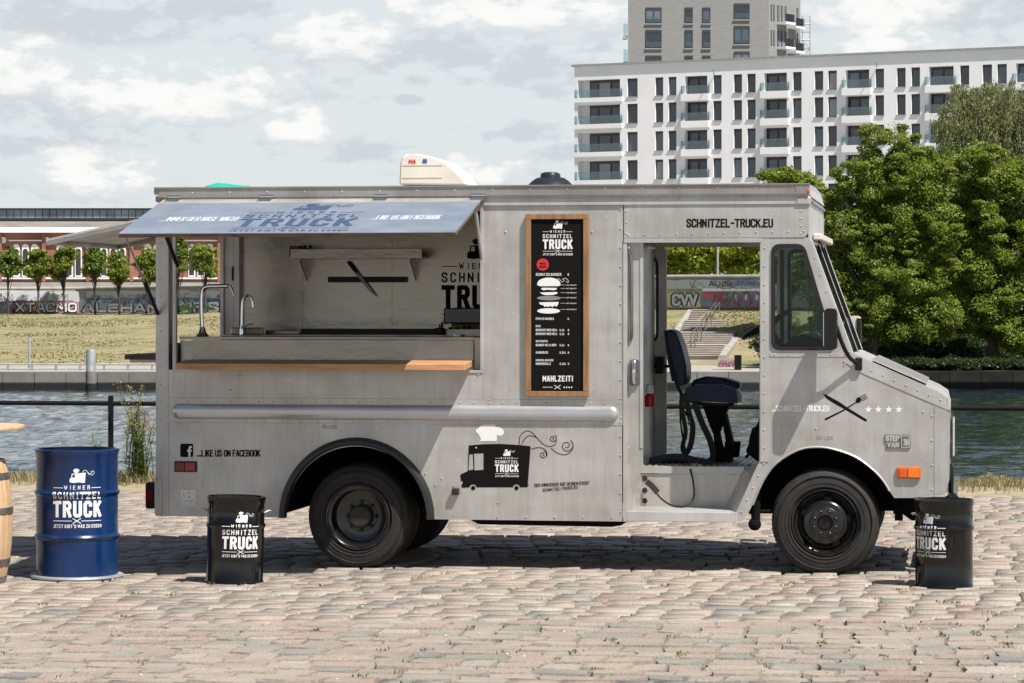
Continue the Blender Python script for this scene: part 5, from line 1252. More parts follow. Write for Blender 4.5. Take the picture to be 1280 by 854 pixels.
leaf_fn((.018,.035,.01), (.028,.052,.014), (.045,.075,.02))('shrub_leaf')
def blades(name, pts, h, w_, mt, parent=None, lean=.35, seed=1):
    """pts: Nx3 roots; each a bent narrow blade"""
    r = np.random.default_rng(seed); n = len(pts); P = np.asarray(pts); a = r.uniform(0, 2*np.pi, n); hh = h*r.uniform(.45, 1.2, n); L = lean*r.uniform(.2, 1, n)*hh; b_ = r.uniform(0, 2*np.pi, n)
    dx, dy = np.cos(a)*w_/2, np.sin(a)*w_/2; lx, ly = np.cos(b_)*L, np.sin(b_)*L
    v = np.zeros((n, 5, 3)); v[:,0] = P+np.stack([dx,dy,0*dx],1); v[:,1] = P-np.stack([dx,dy,0*dx],1)
    v[:,2] = P+np.stack([lx*.35-dx*.8, ly*.35-dy*.8, hh*.6],1); v[:,3] = P+np.stack([lx*.35+dx*.8, ly*.35+dy*.8, hh*.6],1); v[:,4] = P+np.stack([lx, ly, hh],1)
    V_ = v.reshape(-1,3); k = np.arange(n)*5; F_ = np.concatenate([np.stack([k,k+1,k+2],1), np.stack([k,k+2,k+3],1), np.stack([k+3,k+2,k+4],1)])
    return npmesh(name, V_, F_, mt, parent)
pts = []
for k, (x, y, a, c, rz, dz, m) in enumerate(stones):
    if rr_.random() < (.15 if y < 3 else .08)*(1.6 if noise.noise(Vector((x*.5, y*.5, 9))) > .05 else .5):
        cx, cy = x+a/2*rr_.choice((-1,1)), y+c/2*rr_.choice((-1,0,1))
        for q in range(rr_.randint(3, 12)): px_, py_ = cx+rr_.gauss(0,.022), cy+rr_.gauss(0,.022); pts.append((px_, py_, gz(px_,py_)+.004))
pts = np.array(pts); hf = len(pts)//2
stuff(blades('joint_grass', pts[:hf], .020, .008, 'weed_green', quay, .8, 2)); stuff(blades('joint_moss', pts[hf:], .018, .008, 'dry_grass', quay, .9, 3))
pb = MB()
for _ in range(420):
    x_, y_ = rr_.uniform(-9, 7), rr_.uniform(-7, 9); s_ = rr_.uniform(.004, .014); z_ = gz(x_, y_)+.003
    P = [(x_+s_*math.cos(a), y_+s_*math.sin(a), z_) for a in (0, 1.6, 3.0, 4.6)]; i_ = len(pb.v); pb.v += P+[(x_, y_, z_+s_*.9)]
    for k in range(4): pb.f.append((i_+k, i_+(k+1)%4, i_+4)); pb.m.append(0)
stuff(pb.build('pebbles', 'concrete_cap_pale', quay))
# ridge of dry grass along the quay edge
b = MB(); n = 120
for i in range(n+1):
    x = -16+30*i/n
    for (yy, zz) in ((QY-1.5, -.02), (QY-.9, .02), (QY-.45, .05), (QY+.0, .03), (QY+.12, -.3)): b.v.append((x, yy+.12*noise.noise(Vector((x*.9,yy,0))), gz(x,yy)+zz+.025*noise.noise(Vector((x*1.7, yy*2, 2)))))
for i in range(n):
    for j in range(4): b.f.append((i*5+j, (i+1)*5+j, (i+1)*5+j+1, i*5+j+1)); b.m.append(0)
mat('dry_verge', (.4,.33,.2), .95, fn=lambda nt, b: (nt.links.new(ramp(nt, noi(nt, N(nt,'ShaderNodeNewGeometry').outputs['Position'], 5, 6, .7), [(.3,(.18,.145,.09)),(.7,(.33,.275,.185))]), b.inputs['Base Color'])))
verge = struct(b.build('quay_verge', 'dry_verge', None, smooth=60, fix=True))
n = 16000; px_ = RNG.uniform(-13, 12, n); py_ = QY-1.15+1.2*RNG.beta(3,1.4,n)
keep = np.array([noise.noise(Vector((x*.6, y, 1)))+.4*(y-QY+.8) > -.28 for x, y in zip(px_, py_)])
P_ = np.stack([px_, py_, np.full(n, -.0)], 1)[keep]
stuff(blades('dry_grass', P_, .13, .010, 'dry_grass', verge, .7, 4))
n = 1500; P_ = np.stack([RNG.uniform(-13, 12, n), RNG.uniform(QY-.9, QY, n), np.zeros(n)], 1); stuff(blades('green_grass', P_, .16, .010, 'weed_green', verge, .6, 5))

def weed(name, label, px0, px1, pbase, ptop, d, nst, mt_leaf='weed_green', plume=True, seed=3):
    r = random.Random(seed); c = dp((px0+px1)/2, pbase, d); s = F/d; t = thing(name, label, 'weed', tuple(c)); half = (px1-px0)/2/s; H0 = (pbase-ptop)/s
    st = MB(); lv = MB(); pl = MB()
    for k in range(nst):
        bx = c+RT*r.gauss(0, half*.35)+FW*r.gauss(0,.12); bx.z = c.z-.03; h = H0*r.uniform(.45, 1.0)*(1-.25*abs((bx-c).dot(RT))/half); ln = RT*r.gauss(0, .13)*h+FW*r.gauss(0,.1)*h
        P = [bx+ln*(q*q)+Vector((0,0,h*q)) for q in (0,.3,.6,.85,1)]; st.tube(P, [.006,.005,.004,.003,.002], 4, caps=False)
        for q in range(int(h*60)):
            f = r.uniform(.08,.86); p = bx+ln*f*f+Vector((0,0,h*f)); a = r.uniform(0,6.28); L = r.uniform(.05,.12)*(1-.4*f); dv = Vector((math.cos(a)*L, math.sin(a)*L, L*r.uniform(-.2,.8))); sd = Vector((-math.sin(a),math.cos(a),0))*L*.13
            lv.quad(p, p+dv*.5+sd, p+dv, p+dv*.5-sd)
        if plume and h > H0*.55:
            for q in range(40):
                f = r.uniform(.80,1.04); p = bx+ln*f*f+Vector((r.gauss(0,.022),r.gauss(0,.022),h*f)); a = r.uniform(0,6.28); L = .022; dv = Vector((math.cos(a)*L,math.sin(a)*L,L*1.2)); sd = Vector((-math.sin(a),math.cos(a),0))*.006
                pl.quad(p, p+dv*.5+sd, p+dv, p+dv*.5-sd)
    st.build('stem', mt_leaf, t); lv.build('leaf_mass', mt_leaf, t)['kind'] = 'stuff'
    if pl.v: pl.build('seed_heads', 'dry_grass', t)['kind'] = 'stuff'
    return t
weed('tall_weed', 'tall clump of green weeds with tan seed heads behind the blue drum', 143, 198, 602, 474, 32.8, 34)
weed('tall_weed', 'thin sparse grass tuft left of the railing post', 112, 136, 600, 528, 32.6, 8, plume=False, seed=5)
weed('tall_weed', 'row of low fluffy dry weeds at the water\'s edge right of the truck', 1196, 1290, 612, 592, 33.0, 46, 'dry_grass', seed=8)

# --- railing along the quay edge
rg = thing('quay_railing', 'low black pipe railing with posts along the near quay edge', 'railing', (0, QY-.25, 0)); RY = QY-.28
zr = Z(60, 504, RY)
b = MB().tube([(-16, RY, zr), (12, RY, zr)], .027, 10).build('rail', 'gate_black', rg, smooth=50)
x0 = X(138.5, RY)
for k in (-1, 0, 1, 2, 3):
    x = x0+k*3.95; MB().box((x-.026, RY-.026, -.15), (x+.026, RY+.026, zr+.09)).build('post', 'gate_black', rg, bevel=.004)
b = MB(); b.box((-16, QY+.10, -4), (14, QY+.6, -.28)); struct(b.build('quay_wall', 'joint_sand', None))

# ============================================================ WATER AND THE FAR BANK
WZ = -2.3
def water():
    m = bpy.data.materials.new('river_water'); m.use_nodes = True; nt = m.node_tree; b = nt.nodes['Principled BSDF']
    b.inputs['Base Color'].default_value = (.010,.022,.032,1); b.inputs['Roughness'].default_value = .05; b.inputs['IOR'].default_value = 1.333; b.inputs['Specular IOR Level'].default_value = .7
    g_ = N(nt, 'ShaderNodeNewGeometry').outputs['Position']
    vp_ = mapped(nt, g_, (1,.55,1), (0,0,-YAW)); 
    n1_ = noi(nt, vp_, 3.2, 4, .6); n2_ = noi(nt, vp_, 1.1, 3, .5); n3_ = noi(nt, vp_, 9.0, 3, .6)
    h = math_(nt, 'ADD', math_(nt, 'ADD', math_(nt, 'MULTIPLY', n1_, .30), math_(nt, 'MULTIPLY', n2_, .8)), math_(nt, 'MULTIPLY', n3_, .05))
    bump(nt, b, h, .7, .16); MATS['river_water'] = m
water()
# choppy surface: real small waves in a fan of the river, flat water beyond its sides
ds = [27.0]
while ds[-1] < 147.5: ds.append(ds[-1]*1.0042+.09)
cn = 300; us = np.linspace(-1, 1, cn); D2 = np.array(ds)[:,None]; Uu = us[None,:]*(D2*.24+5.5); Dd = np.repeat(D2, cn, 1)
wr_ = np.random.default_rng(5); zz = np.zeros_like(Uu)
for k in range(46):
    lam = .42*1.10**wr_.integers(0, 20); a = wr_.normal(1.2, .6); ph = wr_.uniform(0, 6.28); amp = .0034*lam**.7
    q_ = 2*np.pi/lam*(Uu*math.cos(a)+Dd*math.sin(a))+ph; zz += amp*(np.sin(q_)+.35*np.sin(2*q_+1.0))*(1+.5*np.sin(q_*.13+Uu*.2+ph))
PX = CAM.x+RT.x*Uu+FW.x*Dd; PY = CAM.y+RT.y*Uu+FW.y*Dd
V_ = np.stack([PX, PY, WZ+zz], -1).reshape(-1,3); a_ = np.arange((len(ds)-1)*cn).reshape(-1,cn)[:,:-1].ravel()
struct(npmesh('river', V_, np.stack([a_, a_+1, a_+cn+1, a_+cn], 1), 'river_water', None, True))
b = MB()
for sg in (-1, 1):
    P = [CAM+RT*u+FW*d for u, d in ((sg*(27*.24+5.5),27),(sg*170,27),(sg*170,147.5),(sg*(147.5*.24+5.5),147.5))]; b.quad(*[(p.x,p.y,WZ) for p in P])
struct(b.build('river', 'river_water', None))
def BP(px, py, d): p = dp(px, py, d); return p
def U_(u, d, z): p = CAM+RT*u+FW*d; return Vector((p.x, p.y, z))
def stain_fn(c0, c1, wet, zlo, zhi):
    def fn(nt, b):
        v = N(nt, 'ShaderNodeNewGeometry').outputs['Position']; n = noi(nt, v, .9, 6, .7); c = ramp(nt, n, [(.3, c0), (.7, c1)])
        sp = N(nt, 'ShaderNodeSeparateXYZ'); nt.links.new(v, sp.inputs[0]); m_ = N(nt, 'ShaderNodeMapRange'); m_.inputs['From Min'].default_value = zlo; m_.inputs['From Max'].default_value = zhi; m_.inputs['To Min'].default_value = 1; m_.inputs['To Max'].default_value = 0
        nt.links.new(sp.outputs[2], m_.inputs[0]); c = mixc(nt, m_.outputs[0], c, wet); nt.links.new(c, b.inputs['Base Color']); bump(nt, b, n, .4, .05)
    return fn
mat('quay_stone', (.1,.1,.09), .85, fn=stain_fn((.13,.122,.108), (.20,.19,.17), (.006,.0065,.005), -2.0, -1.90)); mat('quay_stone_mossy', (.05,.05,.04), .95, spec=.08, fn=stain_fn((.012,.012,.010), (.030,.028,.024), (.002,.002,.002), -1.98, -1.86))  # second stone is a darkened copy: shade under the trees put into its colour
mat('concrete_cap', (.4,.38,.34), .85, fn=grain((.24,.225,.20), (.33,.315,.29), 1.2))
D0 = 146
ZQ = CH-(465-HZ)/F*D0
b = MB()
for k in range(60):   # big dressed stones of the far quay wall
    u0 = -45+k*1.6; 
    w_ = MB(); P = [U_(u0, D0, -2.9), U_(u0+1.57, D0, -2.9), U_(u0+1.57, D0+1, -2.9), U_(u0, D0+1, -2.9), U_(u0, D0, ZQ), U_(u0+1.57, D0, ZQ), U_(u0+1.57, D0+1, ZQ), U_(u0, D0+1, ZQ)]
    if k == 0: fq = thing('far_quay_wall', 'dark stone quay wall along the far bank of the river', 'quay wall', tuple(P[0]))
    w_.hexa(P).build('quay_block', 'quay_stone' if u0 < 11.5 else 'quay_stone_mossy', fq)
q = MB(); q.hexa([U_(-160,D0+.4,-2.9), U_(160,D0+.4,-2.9), U_(160,D0+1.5,-2.9), U_(-160,D0+1.5,-2.9), U_(-160,D0+.4,ZQ-.03), U_(160,D0+.4,ZQ-.03), U_(160,D0+1.5,ZQ-.03), U_(-160,D0+1.5,ZQ-.03)]); q.build('wall_core', 'quay_stone', fq)

# terrain of the far bank: promenade, grass slope up to the painted wall line
def wall_line(px):
    t = max(0, (px-100)/750.0); return (250-60*min(t,1.3), 392-7*min(1,t))     # depth and foot of the wall in the photograph
def slope_pt(px, f):
    """f 0 at the foot of the slope, 1 at the wall"""
    d1, y1 = wall_line(px); d0, y0 = 163, 457
    z1 = CH-(y1-HZ)/F*d1; z0 = CH-(y0-HZ)/F*d0
    d = d0+(d1-d0)*f; z = z0+(z1-z0)*(f-.0*math.sin(f*math.pi)); u = (px-640)/F*d1*f + (px-640)/F*d0*(1-f)
    return U_(u, d, z)
def lawn_fn(nt, b):
    v = N(nt, 'ShaderNodeNewGeometry').outputs['Position']; n = noi(nt, mapped(nt, v, (.8,.8,1)), .5, 8, .75); m_ = noi(nt, v, 2.6, 5, .8)
    c = ramp(nt, n, [(.38, (.27,.22,.145)), (.47, (.22,.185,.105)), (.53, (.16,.155,.07)), (.60, (.095,.115,.04))]); c = mixc(nt, ramp(nt, m_, [(.35, .55), (.65, 0.)]), c, (.22,.19,.085)); nt.links.new(c, b.inputs['Base Color']); bump(nt, b, m_, .5, .1)
mat('dry_lawn', (.3,.27,.14), .95, fn=lawn_fn)
mat('path_sand', (.45,.42,.36), .95, fn=grain((.24,.22,.185), (.33,.31,.27), .8))
b = MB(); cols = list(range(-500, 1801, 50)); rows = 14
for px in cols:
    for j in range(rows+1): p = slope_pt(px, j/rows); b.v.append((p.x, p.y, p.z+.12*noise.noise(Vector((p.x*.1, p.y*.1, 0)))*math.sin(j/rows*math.pi)))
m = rows+1
for i in range(len(cols)-1):
    for j in range(rows): b.f.append((i*m+j, (i+1)*m+j, (i+1)*m+j+1, i*m+j+1)); b.m.append(0)
struct(b.build('grass_slope', 'dry_lawn', None, smooth=60))
b = MB(); pr_ = [(D0+.95, ZQ-.01), (D0+5, ZQ-.02), (164, slope_pt(0,0).z)]
for (d0, z0), (d1, z1) in zip(pr_, pr_[1:]): b.quad(U_(-160,d0,z0), U_(160,d0,z0), U_(160,d1,z1), U_(-160,d1,z1))
struct(b.build('riverside_path', 'path_sand', None))
mat('bank_soil', (.05,.05,.03), .95, spec=.08, fn=grain((.014,.016,.008), (.035,.032,.018), 1.5))  # near-black sheet over the right bank: tree shade put into its colour
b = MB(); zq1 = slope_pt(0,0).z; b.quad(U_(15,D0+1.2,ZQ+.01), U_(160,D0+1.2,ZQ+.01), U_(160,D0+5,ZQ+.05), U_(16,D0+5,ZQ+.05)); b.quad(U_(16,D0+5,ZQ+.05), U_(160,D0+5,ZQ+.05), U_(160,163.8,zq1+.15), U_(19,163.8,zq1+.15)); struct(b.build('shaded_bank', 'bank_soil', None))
b = MB()   # plateau behind the wall out to the horizon
tops = [slope_pt(px, 1) for px in cols]
for a, c in zip(tops, tops[1:]):
    da, dc = a-CAM, c-CAM; sa = 2000/da.dot(FW); e0 = CAM+Vector((da.x,da.y,0))*sa; e1 = CAM+Vector((dc.x,dc.y,0))*sa; b.quad(a-Vector((0,0,.05)), c-Vector((0,0,.05)), (e1.x,e1.y,a.z-.2), (e0.x,e0.y,a.z-.2))
struct(b.build('far_ground', 'path_sand', None))

slope_pts = []
rs_ = random.Random(31)
for _ in range(42000):
    f = rs_.random()**.8; px = rs_.uniform(-120, 1000); p = slope_pt(px, f); nn_ = noise.noise(Vector((p.x*.16, p.y*.10, 5)))
    if nn_+rs_.uniform(-.25,.25) > -.05: slope_pts.append((p.x, p.y, p.z-.02))
slope_pts = np.array(slope_pts); cut = int(len(slope_pts)*.62); lawn = bpy.data.objects['grass_slope']
stuff(blades('dry_tufts', slope_pts[:cut], .10, .13, 'dry_grass', lawn, 1.0, 11)); stuff(blades('green_tufts', slope_pts[cut:], .09, .12, 'olive_grass', lawn, 1.2, 12))
# painted wall: concrete segments under a pipe coping, graffiti as flat paint
def wallz(px, py, o=0):
    d, y = wall_line(px); p = dp(px, py, d-.02-o*30); return p
mat('wall_concrete', (.5,.49,.46), .85, fn=grain((.30,.29,.27), (.42,.41,.39), .5))
def gcol(c): 
    g0 = sum(c)/3; c = tuple(min(1, (x*.72+g0*.28)*.95) for x in c)
    n = 'spray_%02d%02d%02d' % tuple(int(x*99) for x in c)
    if n not in MATS: mat(n, c, .7)
    return n
gw = thing('graffiti_wall', 'long concrete wall topped with a pipe and covered in graffiti behind the lawn', 'wall', tuple(wallz(100, 392)))
def top_y(px): t = max(0, (px-100)/750.0); return 361-14*min(1,t)
pxs = list(np.arange(-480, 1700, 16.0))
for a, c in zip(pxs, pxs[1:]):
    w_ = MB(); P = []
    for (px, e) in ((a, .0), (c-.35, .0)):
        d, yf = wall_line(px)
        for dd_ in (0, .3): P.append(dp(px, yf+1.0, d)+FW*dd_); 
    b0, b1, c0, c1 = P[0], P[1], P[2], P[3]; ta, tc = dp(a, top_y(a), wall_line(a)[0]).z, dp(c, top_y(c), wall_line(c)[0]).z
    w_.hexa([b0, c0, c1, b1, Vector((b0.x,b0.y,ta)), Vector((c0.x,c0.y,tc)), Vector((c1.x,c1.y,tc)), Vector((b1.x,b1.y,ta))]).build('wall_segment', 'wall_concrete', gw)
b = MB(); b.tube([dp(px, top_y(px)+.2, wall_line(px)[0])+FW*.15 for px in pxs], .20, 8); b.build('wall_coping', 'concrete_cap', gw, smooth=60)
r = random.Random(12)
def spray(col_, fn): 
    d = Decal(lambda u, v, o: wallz(u, v, o)); fn(d); d.build('graffiti', gcol(col_), gw)
def band(d, x0, x1, y0, y1, n=30, j=1.5):
    top = [(x0+(x1-x0)*k/n, y0+r.uniform(-j,j)) for k in range(n+1)]; bot = [(x0+(x1-x0)*k/n, y1+r.uniform(-j*.3,j*.3)) for k in range(n+1)]
    for (a, c), (e, f) in zip(zip(top, top[1:]), zip(bot, bot[1:])): d.poly([a, c, f, e])
def yb_(px): return wall_line(px)[1]-.3
class L2(Decal): pass
lay = [0]
def layer(col_, fn):
    lay[0] += 1; k = lay[0]
    d = Decal(lambda u, v, o: wallz(u, v, o+.0008*k)); fn(d); d.build('graffiti', gcol(col_), gw)
layer((.55,.56,.58), lambda d: band(d, -60, 480, 364, 377)); layer((.08,.25,.52), lambda d: band(d, 99, 480, 373, 381, 40, 1.6)); layer((.50,.51,.56), lambda d: band(d, 99, 480, 379, 391.5))
layer((.02,.02,.025), lambda d: d.poly([(16,376),(100,376),(100,391.8),(16,391.8)])); layer((.62,.10,.12), lambda d: d.poly([(17.5,377),(40,377),(46,391),(17.5,391)])); layer((.70,.22,.08), lambda d: d.poly([(40,377),(66,377),(58,391),(46,391)])); layer((.60,.22,.38), lambda d: d.poly([(66,377),(98.5,377),(98.5,391),(58,391)]))
layer((.70,.50,.10), lambda d: [d.ellipse(30+7*k, 384+r.uniform(-4,4), 3, 3, 10) for k in range(10)])
def fat(d, txt, x0, x1, y, h, w_=.26): d.text(txt, x0, y, x1, h, w_, 1.6)
layer((.02,.02,.025), lambda d: fat(d, 'XTACMO', 18, 97, 391.2, 13.5, .34)); layer((.78,.78,.80), lambda d: fat(d, 'XTACMO', 19.5, 96, 390, 11.5, .19))
layer((.02,.02,.025), lambda d: fat(d, 'ALEHAN', 101, 200, 391.5, 12.5, .34)); layer((.80,.81,.84), lambda d: fat(d, 'ALEHAN', 103, 198.5, 390.5, 11, .26))
layer((.02,.02,.025), lambda d: fat(d, 'KORSIA', 206, 300, 391.5, 15, .36)); layer((.78,.80,.82), lambda d: fat(d, 'KORSIA', 208, 298, 390.3, 13, .24)); layer((.16,.36,.08), lambda d: [d.ellipse(r.uniform(222,262), r.uniform(380,389), 3, 4, 9) for _ in range(9)])
layer((.20,.12,.30), lambda d: [d.ellipse(r.uniform(-20,16), r.uniform(376,390), 3.4, 3, 9) for _ in range(12)]); layer((.10,.30,.36), lambda d: [d.ellipse(r.uniform(-20,16), r.uniform(374,390), 2.4, 3, 9) for _ in range(12)])
def scribble(x0, x1, y0, y1, n):
    def f(d):
        for _ in range(n):
            x = r.uniform(x0, x1); P = [(x+k*1.7+r.uniform(-1,1), r.uniform(y0, y1)) for k in range(5)]; d.stroke([tuple(p) for p in spl(P, 3)], .55)
    return f
layer((.02,.02,.025), scribble(-20, 300, 366, 378, 34)); layer((.25,.25,.28), scribble(-20, 300, 378, 391, 14)); layer((.45,.09,.08), scribble(150, 300, 368, 376, 10)); layer((.05,.14,.42), scribble(-20, 90, 366, 375, 10)); layer((.80,.80,.81), scribble(100, 300, 374, 382, 26)); layer((.55,.30,.10), scribble(-20, 300, 368, 385, 14)); layer((.50,.12,.30), scribble(-20, 300, 370, 386, 12)); layer((.10,.42,.50), scribble(-20, 300, 370, 388, 14))
# stretch seen through the driver's door
layer((.52,.54,.54), lambda d: band(d, 780, 1000, 350, 361, 20, .6)); layer((.62,.60,.12), lambda d: band(d, 834, 876, 366, 384.5, 14, 1.5)); layer((.55,.72,.70), lambda d: [d.poly([(838,376),(846,368),(852,372),(858,367),(866,372),(874,366),(872,380),(858,384),(842,384)])])
layer((.02,.02,.025), lambda d: fat(d, 'CVV', 838, 874, 384, 18, .36)); layer((.55,.57,.60), lambda d: fat(d, 'CVV', 840, 872, 382.8, 15.5, .22))
layer((.30,.10,.22), lambda d: band(d, 878, 960, 366, 384.5, 20, 2.5)); layer((.07,.24,.28), lambda d: [d.ellipse(r.uniform(876,905), r.uniform(370,383), 3.4, 3.4, 10) for _ in range(12)]); layer((.05,.30,.12), lambda d: [d.ellipse(r.uniform(905,955), r.uniform(364,383), 2.6, 5, 10) for _ in range(13)])
layer((.16,.12,.26), lambda d: [d.ellipse(x, 375, 5.5, 7.5, 14) for x in (906,921,934,947)]); layer((.50,.48,.56), lambda d: [d.ellipse(x-1, 372, 2.2, 4, 10) for x in (906,921,934,947)]); layer((.42,.04,.05), scribble(880, 955, 364, 383, 14)); layer((.02,.02,.025), scribble(838, 955, 351, 361, 16))
layer((.65,.04,.06), lambda d: fat(d, 'SWIE', 878, 893, 373, 6, .24)); layer((.05,.16,.42), lambda d: fat(d, 'SOUR WARS', 918, 946, 357, 6, .2)); layer((.03,.03,.03), lambda d: fat(d, 'AUIS', 886, 912, 358, 7, .16)); layer((.78,.80,.80), lambda d: band(d, 878, 960, 361, 364, 30, 1.0))

# staircase from the promenade up to the wall
def lerp(a, c, t): return a+(c-a)*t
sL0, sR0, sL1, sR1 = dp(829,449,164), dp(899,449,164), dp(869,388.5,189), dp(945.5,388.5,189)
stt = thing('staircase', 'broad pale concrete staircase with landings climbing the lawn to the wall', 'staircase', tuple(sL0))
mat('stair_concrete', (.5,.46,.40), .85, fn=grain((.32,.285,.245), (.42,.38,.335), 1.2))
nst = 24; prog = []; acc = 0
for k in range(nst):
    run = 1.0 if (k % 6) != 5 else 4.6; prog.append((acc, acc+run)); acc += run
zt0, zt1 = sL0.z+.12, sL1.z+.10
for k, (a, c) in enumerate(prog):
    fa, fc = a/acc, c/acc; za = zt0+(zt1-zt0)*(k+1)/nst; zb_ = za-.55
    A, B_, C_, D_ = lerp(sL0,sL1,fa), lerp(sR0,sR1,fa), lerp(sR0,sR1,fc), lerp(sL0,sL1,fc)
    f = lambda p, z: Vector((p.x, p.y, z))
    hx_ = MB().hexa([f(A,zb_), f(B_,zb_), f(C_,zb_), f(D_,zb_), f(A,za-.05), f(B_,za-.05), f(C_,za-.05), f(D_,za-.05)]); ov = (sL0-sL1).normalized()*.10; ov.z = 0; hx_.hexa([f(A+ov,za-.049), f(B_+ov,za-.049), f(C_,za-.049), f(D_,za-.049), f(A+ov,za), f(B_+ov,za), f(C_,za), f(D_,za)]).build('step', 'stair_concrete', stt)
for P0, P1, sg in ((sL0, sL1, -1), (sR0, sR1, 1)):
    wv = RT*(.38*sg); up = Vector((0,0,.10)); dn = Vector((0,0,-.6)); A, B_ = Vector((P0.x,P0.y,zt0)), Vector((P1.x,P1.y,zt1))
    MB().hexa([A+dn, A+wv+dn, B_+wv+dn, B_+dn, A+up, A+wv+up, B_+wv+up, B_+up]).build('stair_cheek', 'concrete_cap', stt)
for f0, side in ((.10,.46),(.38,.46),(.64,.46),(.90,.46)):
    f1 = f0+.17
    for q in (side,):
        A = lerp(lerp(sL0,sL1,f0), lerp(sR0,sR1,f0), q); B_ = lerp(lerp(sL0,sL1,min(1,f1)), lerp(sR0,sR1,min(1,f1)), q); za, zb_ = zt0+(zt1-zt0)*f0, zt0+(zt1-zt0)*min(1,f1)
        for dx in (-.12, .12):
            a1, b1 = Vector((A.x,A.y,za))+RT*dx, Vector((B_.x,B_.y,zb_))+RT*dx
            h = Vector((0,0,.95)); MB().tube([a1, a1+h, b1+h, b1], .032, 6).build('handrail', 'hoop_steel', stt)
# promenade railing, bollards
pr2 = thing('river_railing', 'thin pale two-bar railing along the far promenade', 'railing', tuple(U_(-20,150,ZQ)))
for py in (455.5, 461): MB().tube([dp(-60,py,150), dp(700,py,150)], .045, 6).build('rail', 'steel_post', pr2)
for px in range(-50, 700, 30): p = dp(px, 466, 150); MB().box((p.x-.05,p.y-.05,ZQ-.1),(p.x+.05,p.y+.05,dp(px,455,150).z)).build('post', 'steel_post', pr2)
p0 = dp(113.5, 487, 144.5); t = thing('mooring_post', 'thick grey steel mooring post standing in the river before the far bank', 'mooring post', (p0.x,p0.y,WZ))
MB().lathe([(.24,-3.2),(.24,dp(113,437,144.5).z-.1),(.20,dp(113,437,144.5).z),(0,dp(113,437,144.5).z)], (p0.x,p0.y,0), 20).build('shaft', 'steel_post', t, smooth=50)
MB().lathe([(.26,-2.9),(.26,-1.35),(.24,-1.34)], (p0.x,p0.y,0), 20).build('collar', 'quay_stone', t, smooth=50)
p0 = dp(36.5, 462, 151); tag(MB().tube([(p0.x,p0.y,ZQ-.1),(p0.x,p0.y,dp(36,422,151).z)], .07, 8).build('lamp_stub', 'steel_post', None), 'thin dark pole on the far promenade left of the mooring post', 'pole')
b = MB(); P = [dp(897,459,152), dp(925,459,152), dp(925,459,153), dp(897,459,153), dp(897,449,152), dp(925,447,152), dp(925,447,153), dp(897,449,153)]; sb = tag(b.hexa(P).build('painted_block', 'concrete_cap', None), 'low concrete block with red graffiti at the foot of the stairs', 'concrete block')
d = Decal(lambda u, v, o: dp(u, v, 151.95-o)); d.text('OWK', 899, 457.5, 923, 7, .24); d.build('graffiti', gcol((.35,.03,.10)), sb)
b = MB(); b.box((0,0,0),(.5,.5,1.1)); b = MB(); p0 = dp(918, 459, 151); b.box((p0.x,p0.y,ZQ-.1),(p0.x+.35,p0.y+.3,dp(922,444,151).z)); tag(b.build('bin', 'gate_black', None), 'dark waste bin beside the painted concrete block', 'bin')
p0 = dp(897, 350, 205); tl = thing('lamp_post', 'slim grey lamp post behind the graffiti wall, seen through the cab door', 'lamp post', tuple(p0)); MB().tube([(p0.x,p0.y,0),(p0.x,p0.y,dp(897,300,205).z)], [.12,.07], 8).build('mast', 'concrete_cap', tl); MB().box((p0.x-.5,p0.y-.15,dp(897,300,205).z),(p0.x+.3,p0.y+.15,dp(897,300,205).z+.15)).build('lamp_head', 'steel_post', tl)

# ============================================================ BRICK HALL ON THE LEFT
DB = 330.0; sB = F/DB
def brick_fn(nt, b):
    v = N(nt, 'ShaderNodeNewGeometry').outputs['Position']; br = N(nt, 'ShaderNodeTexBrick'); br.inputs['Scale'].default_value = 1; br.inputs['Brick Width'].default_value = .9; br.inputs['Row Height'].default_value = .25; br.inputs['Mortar Size'].default_value = .02
    br.inputs['Color1'].default_value = (.215,.213,.206,1); br.inputs['Color2'].default_value = (.19,.188,.182,1); br.inputs['Mortar'].default_value = (.24,.238,.23,1)
    nt.links.new(mapped(nt, v, (1,1,1), (R(90),0,0)), br.inputs[0]); nt.links.new(br.outputs[0], b.inputs['Base Color'])
mat('brick_wall', (.3,.13,.09), .85, fn=grain((.21,.085,.058), (.30,.135,.095), .35))
mat('white_render', (.72,.72,.70), .7, fn=grain((.70,.705,.705), (.77,.775,.775), .3))
mat('grey_render', (.28,.265,.245), .8, fn=lambda nt, b: brick_fn(nt, b))
mat('roof_felt', (.17,.16,.145), .9, fn=grain((.13,.125,.11), (.22,.21,.19), .4, (1,1,1)))
mat('roof_glass', (.20,.23,.25), .25, fn=grain((.13,.15,.17), (.32,.36,.37), .5))
mat('dark_window', (.03,.032,.035), .15)
hall = thing('brick_hall', 'long red brick hall with arched windows and white eaves beyond the graffiti wall', 'building', tuple(dp(100, 392, DB)))
def bx(x0, x1, y0, y1, d0, d1):   # px box between two depths (front d0)
    k = lambda px, d: RT*((px-640)/F*DB)
    z1, z0 = CH-(y0-HZ)/sB, CH-(y1-HZ)/sB
    a = lambda px, d, z: Vector(((CAM+k(px,d)+FW*d).x, (CAM+k(px,d)+FW*d).y, z))
    return [a(x0,d0,z0), a(x1,d0,z0), a(x1,d1,z0), a(x0,d1,z0), a(x0,d0,z1), a(x1,d0,z1), a(x1,d1,z1), a(x0,d1,z1)]
HX0, HX1 = -330, 430
MB().hexa(bx(HX0, HX1, 291, 400, DB, DB+30)).build('wall', 'brick_wall', hall)
MB().hexa(bx(HX0, HX1, 353, 401, DB-1.2, DB-.01)).build('plinth', 'concrete_cap', hall)
MB().hexa(bx(HX0, HX1, 284.5, 291, DB-.9, DB+1)).build('eaves_band', 'white_render', hall)
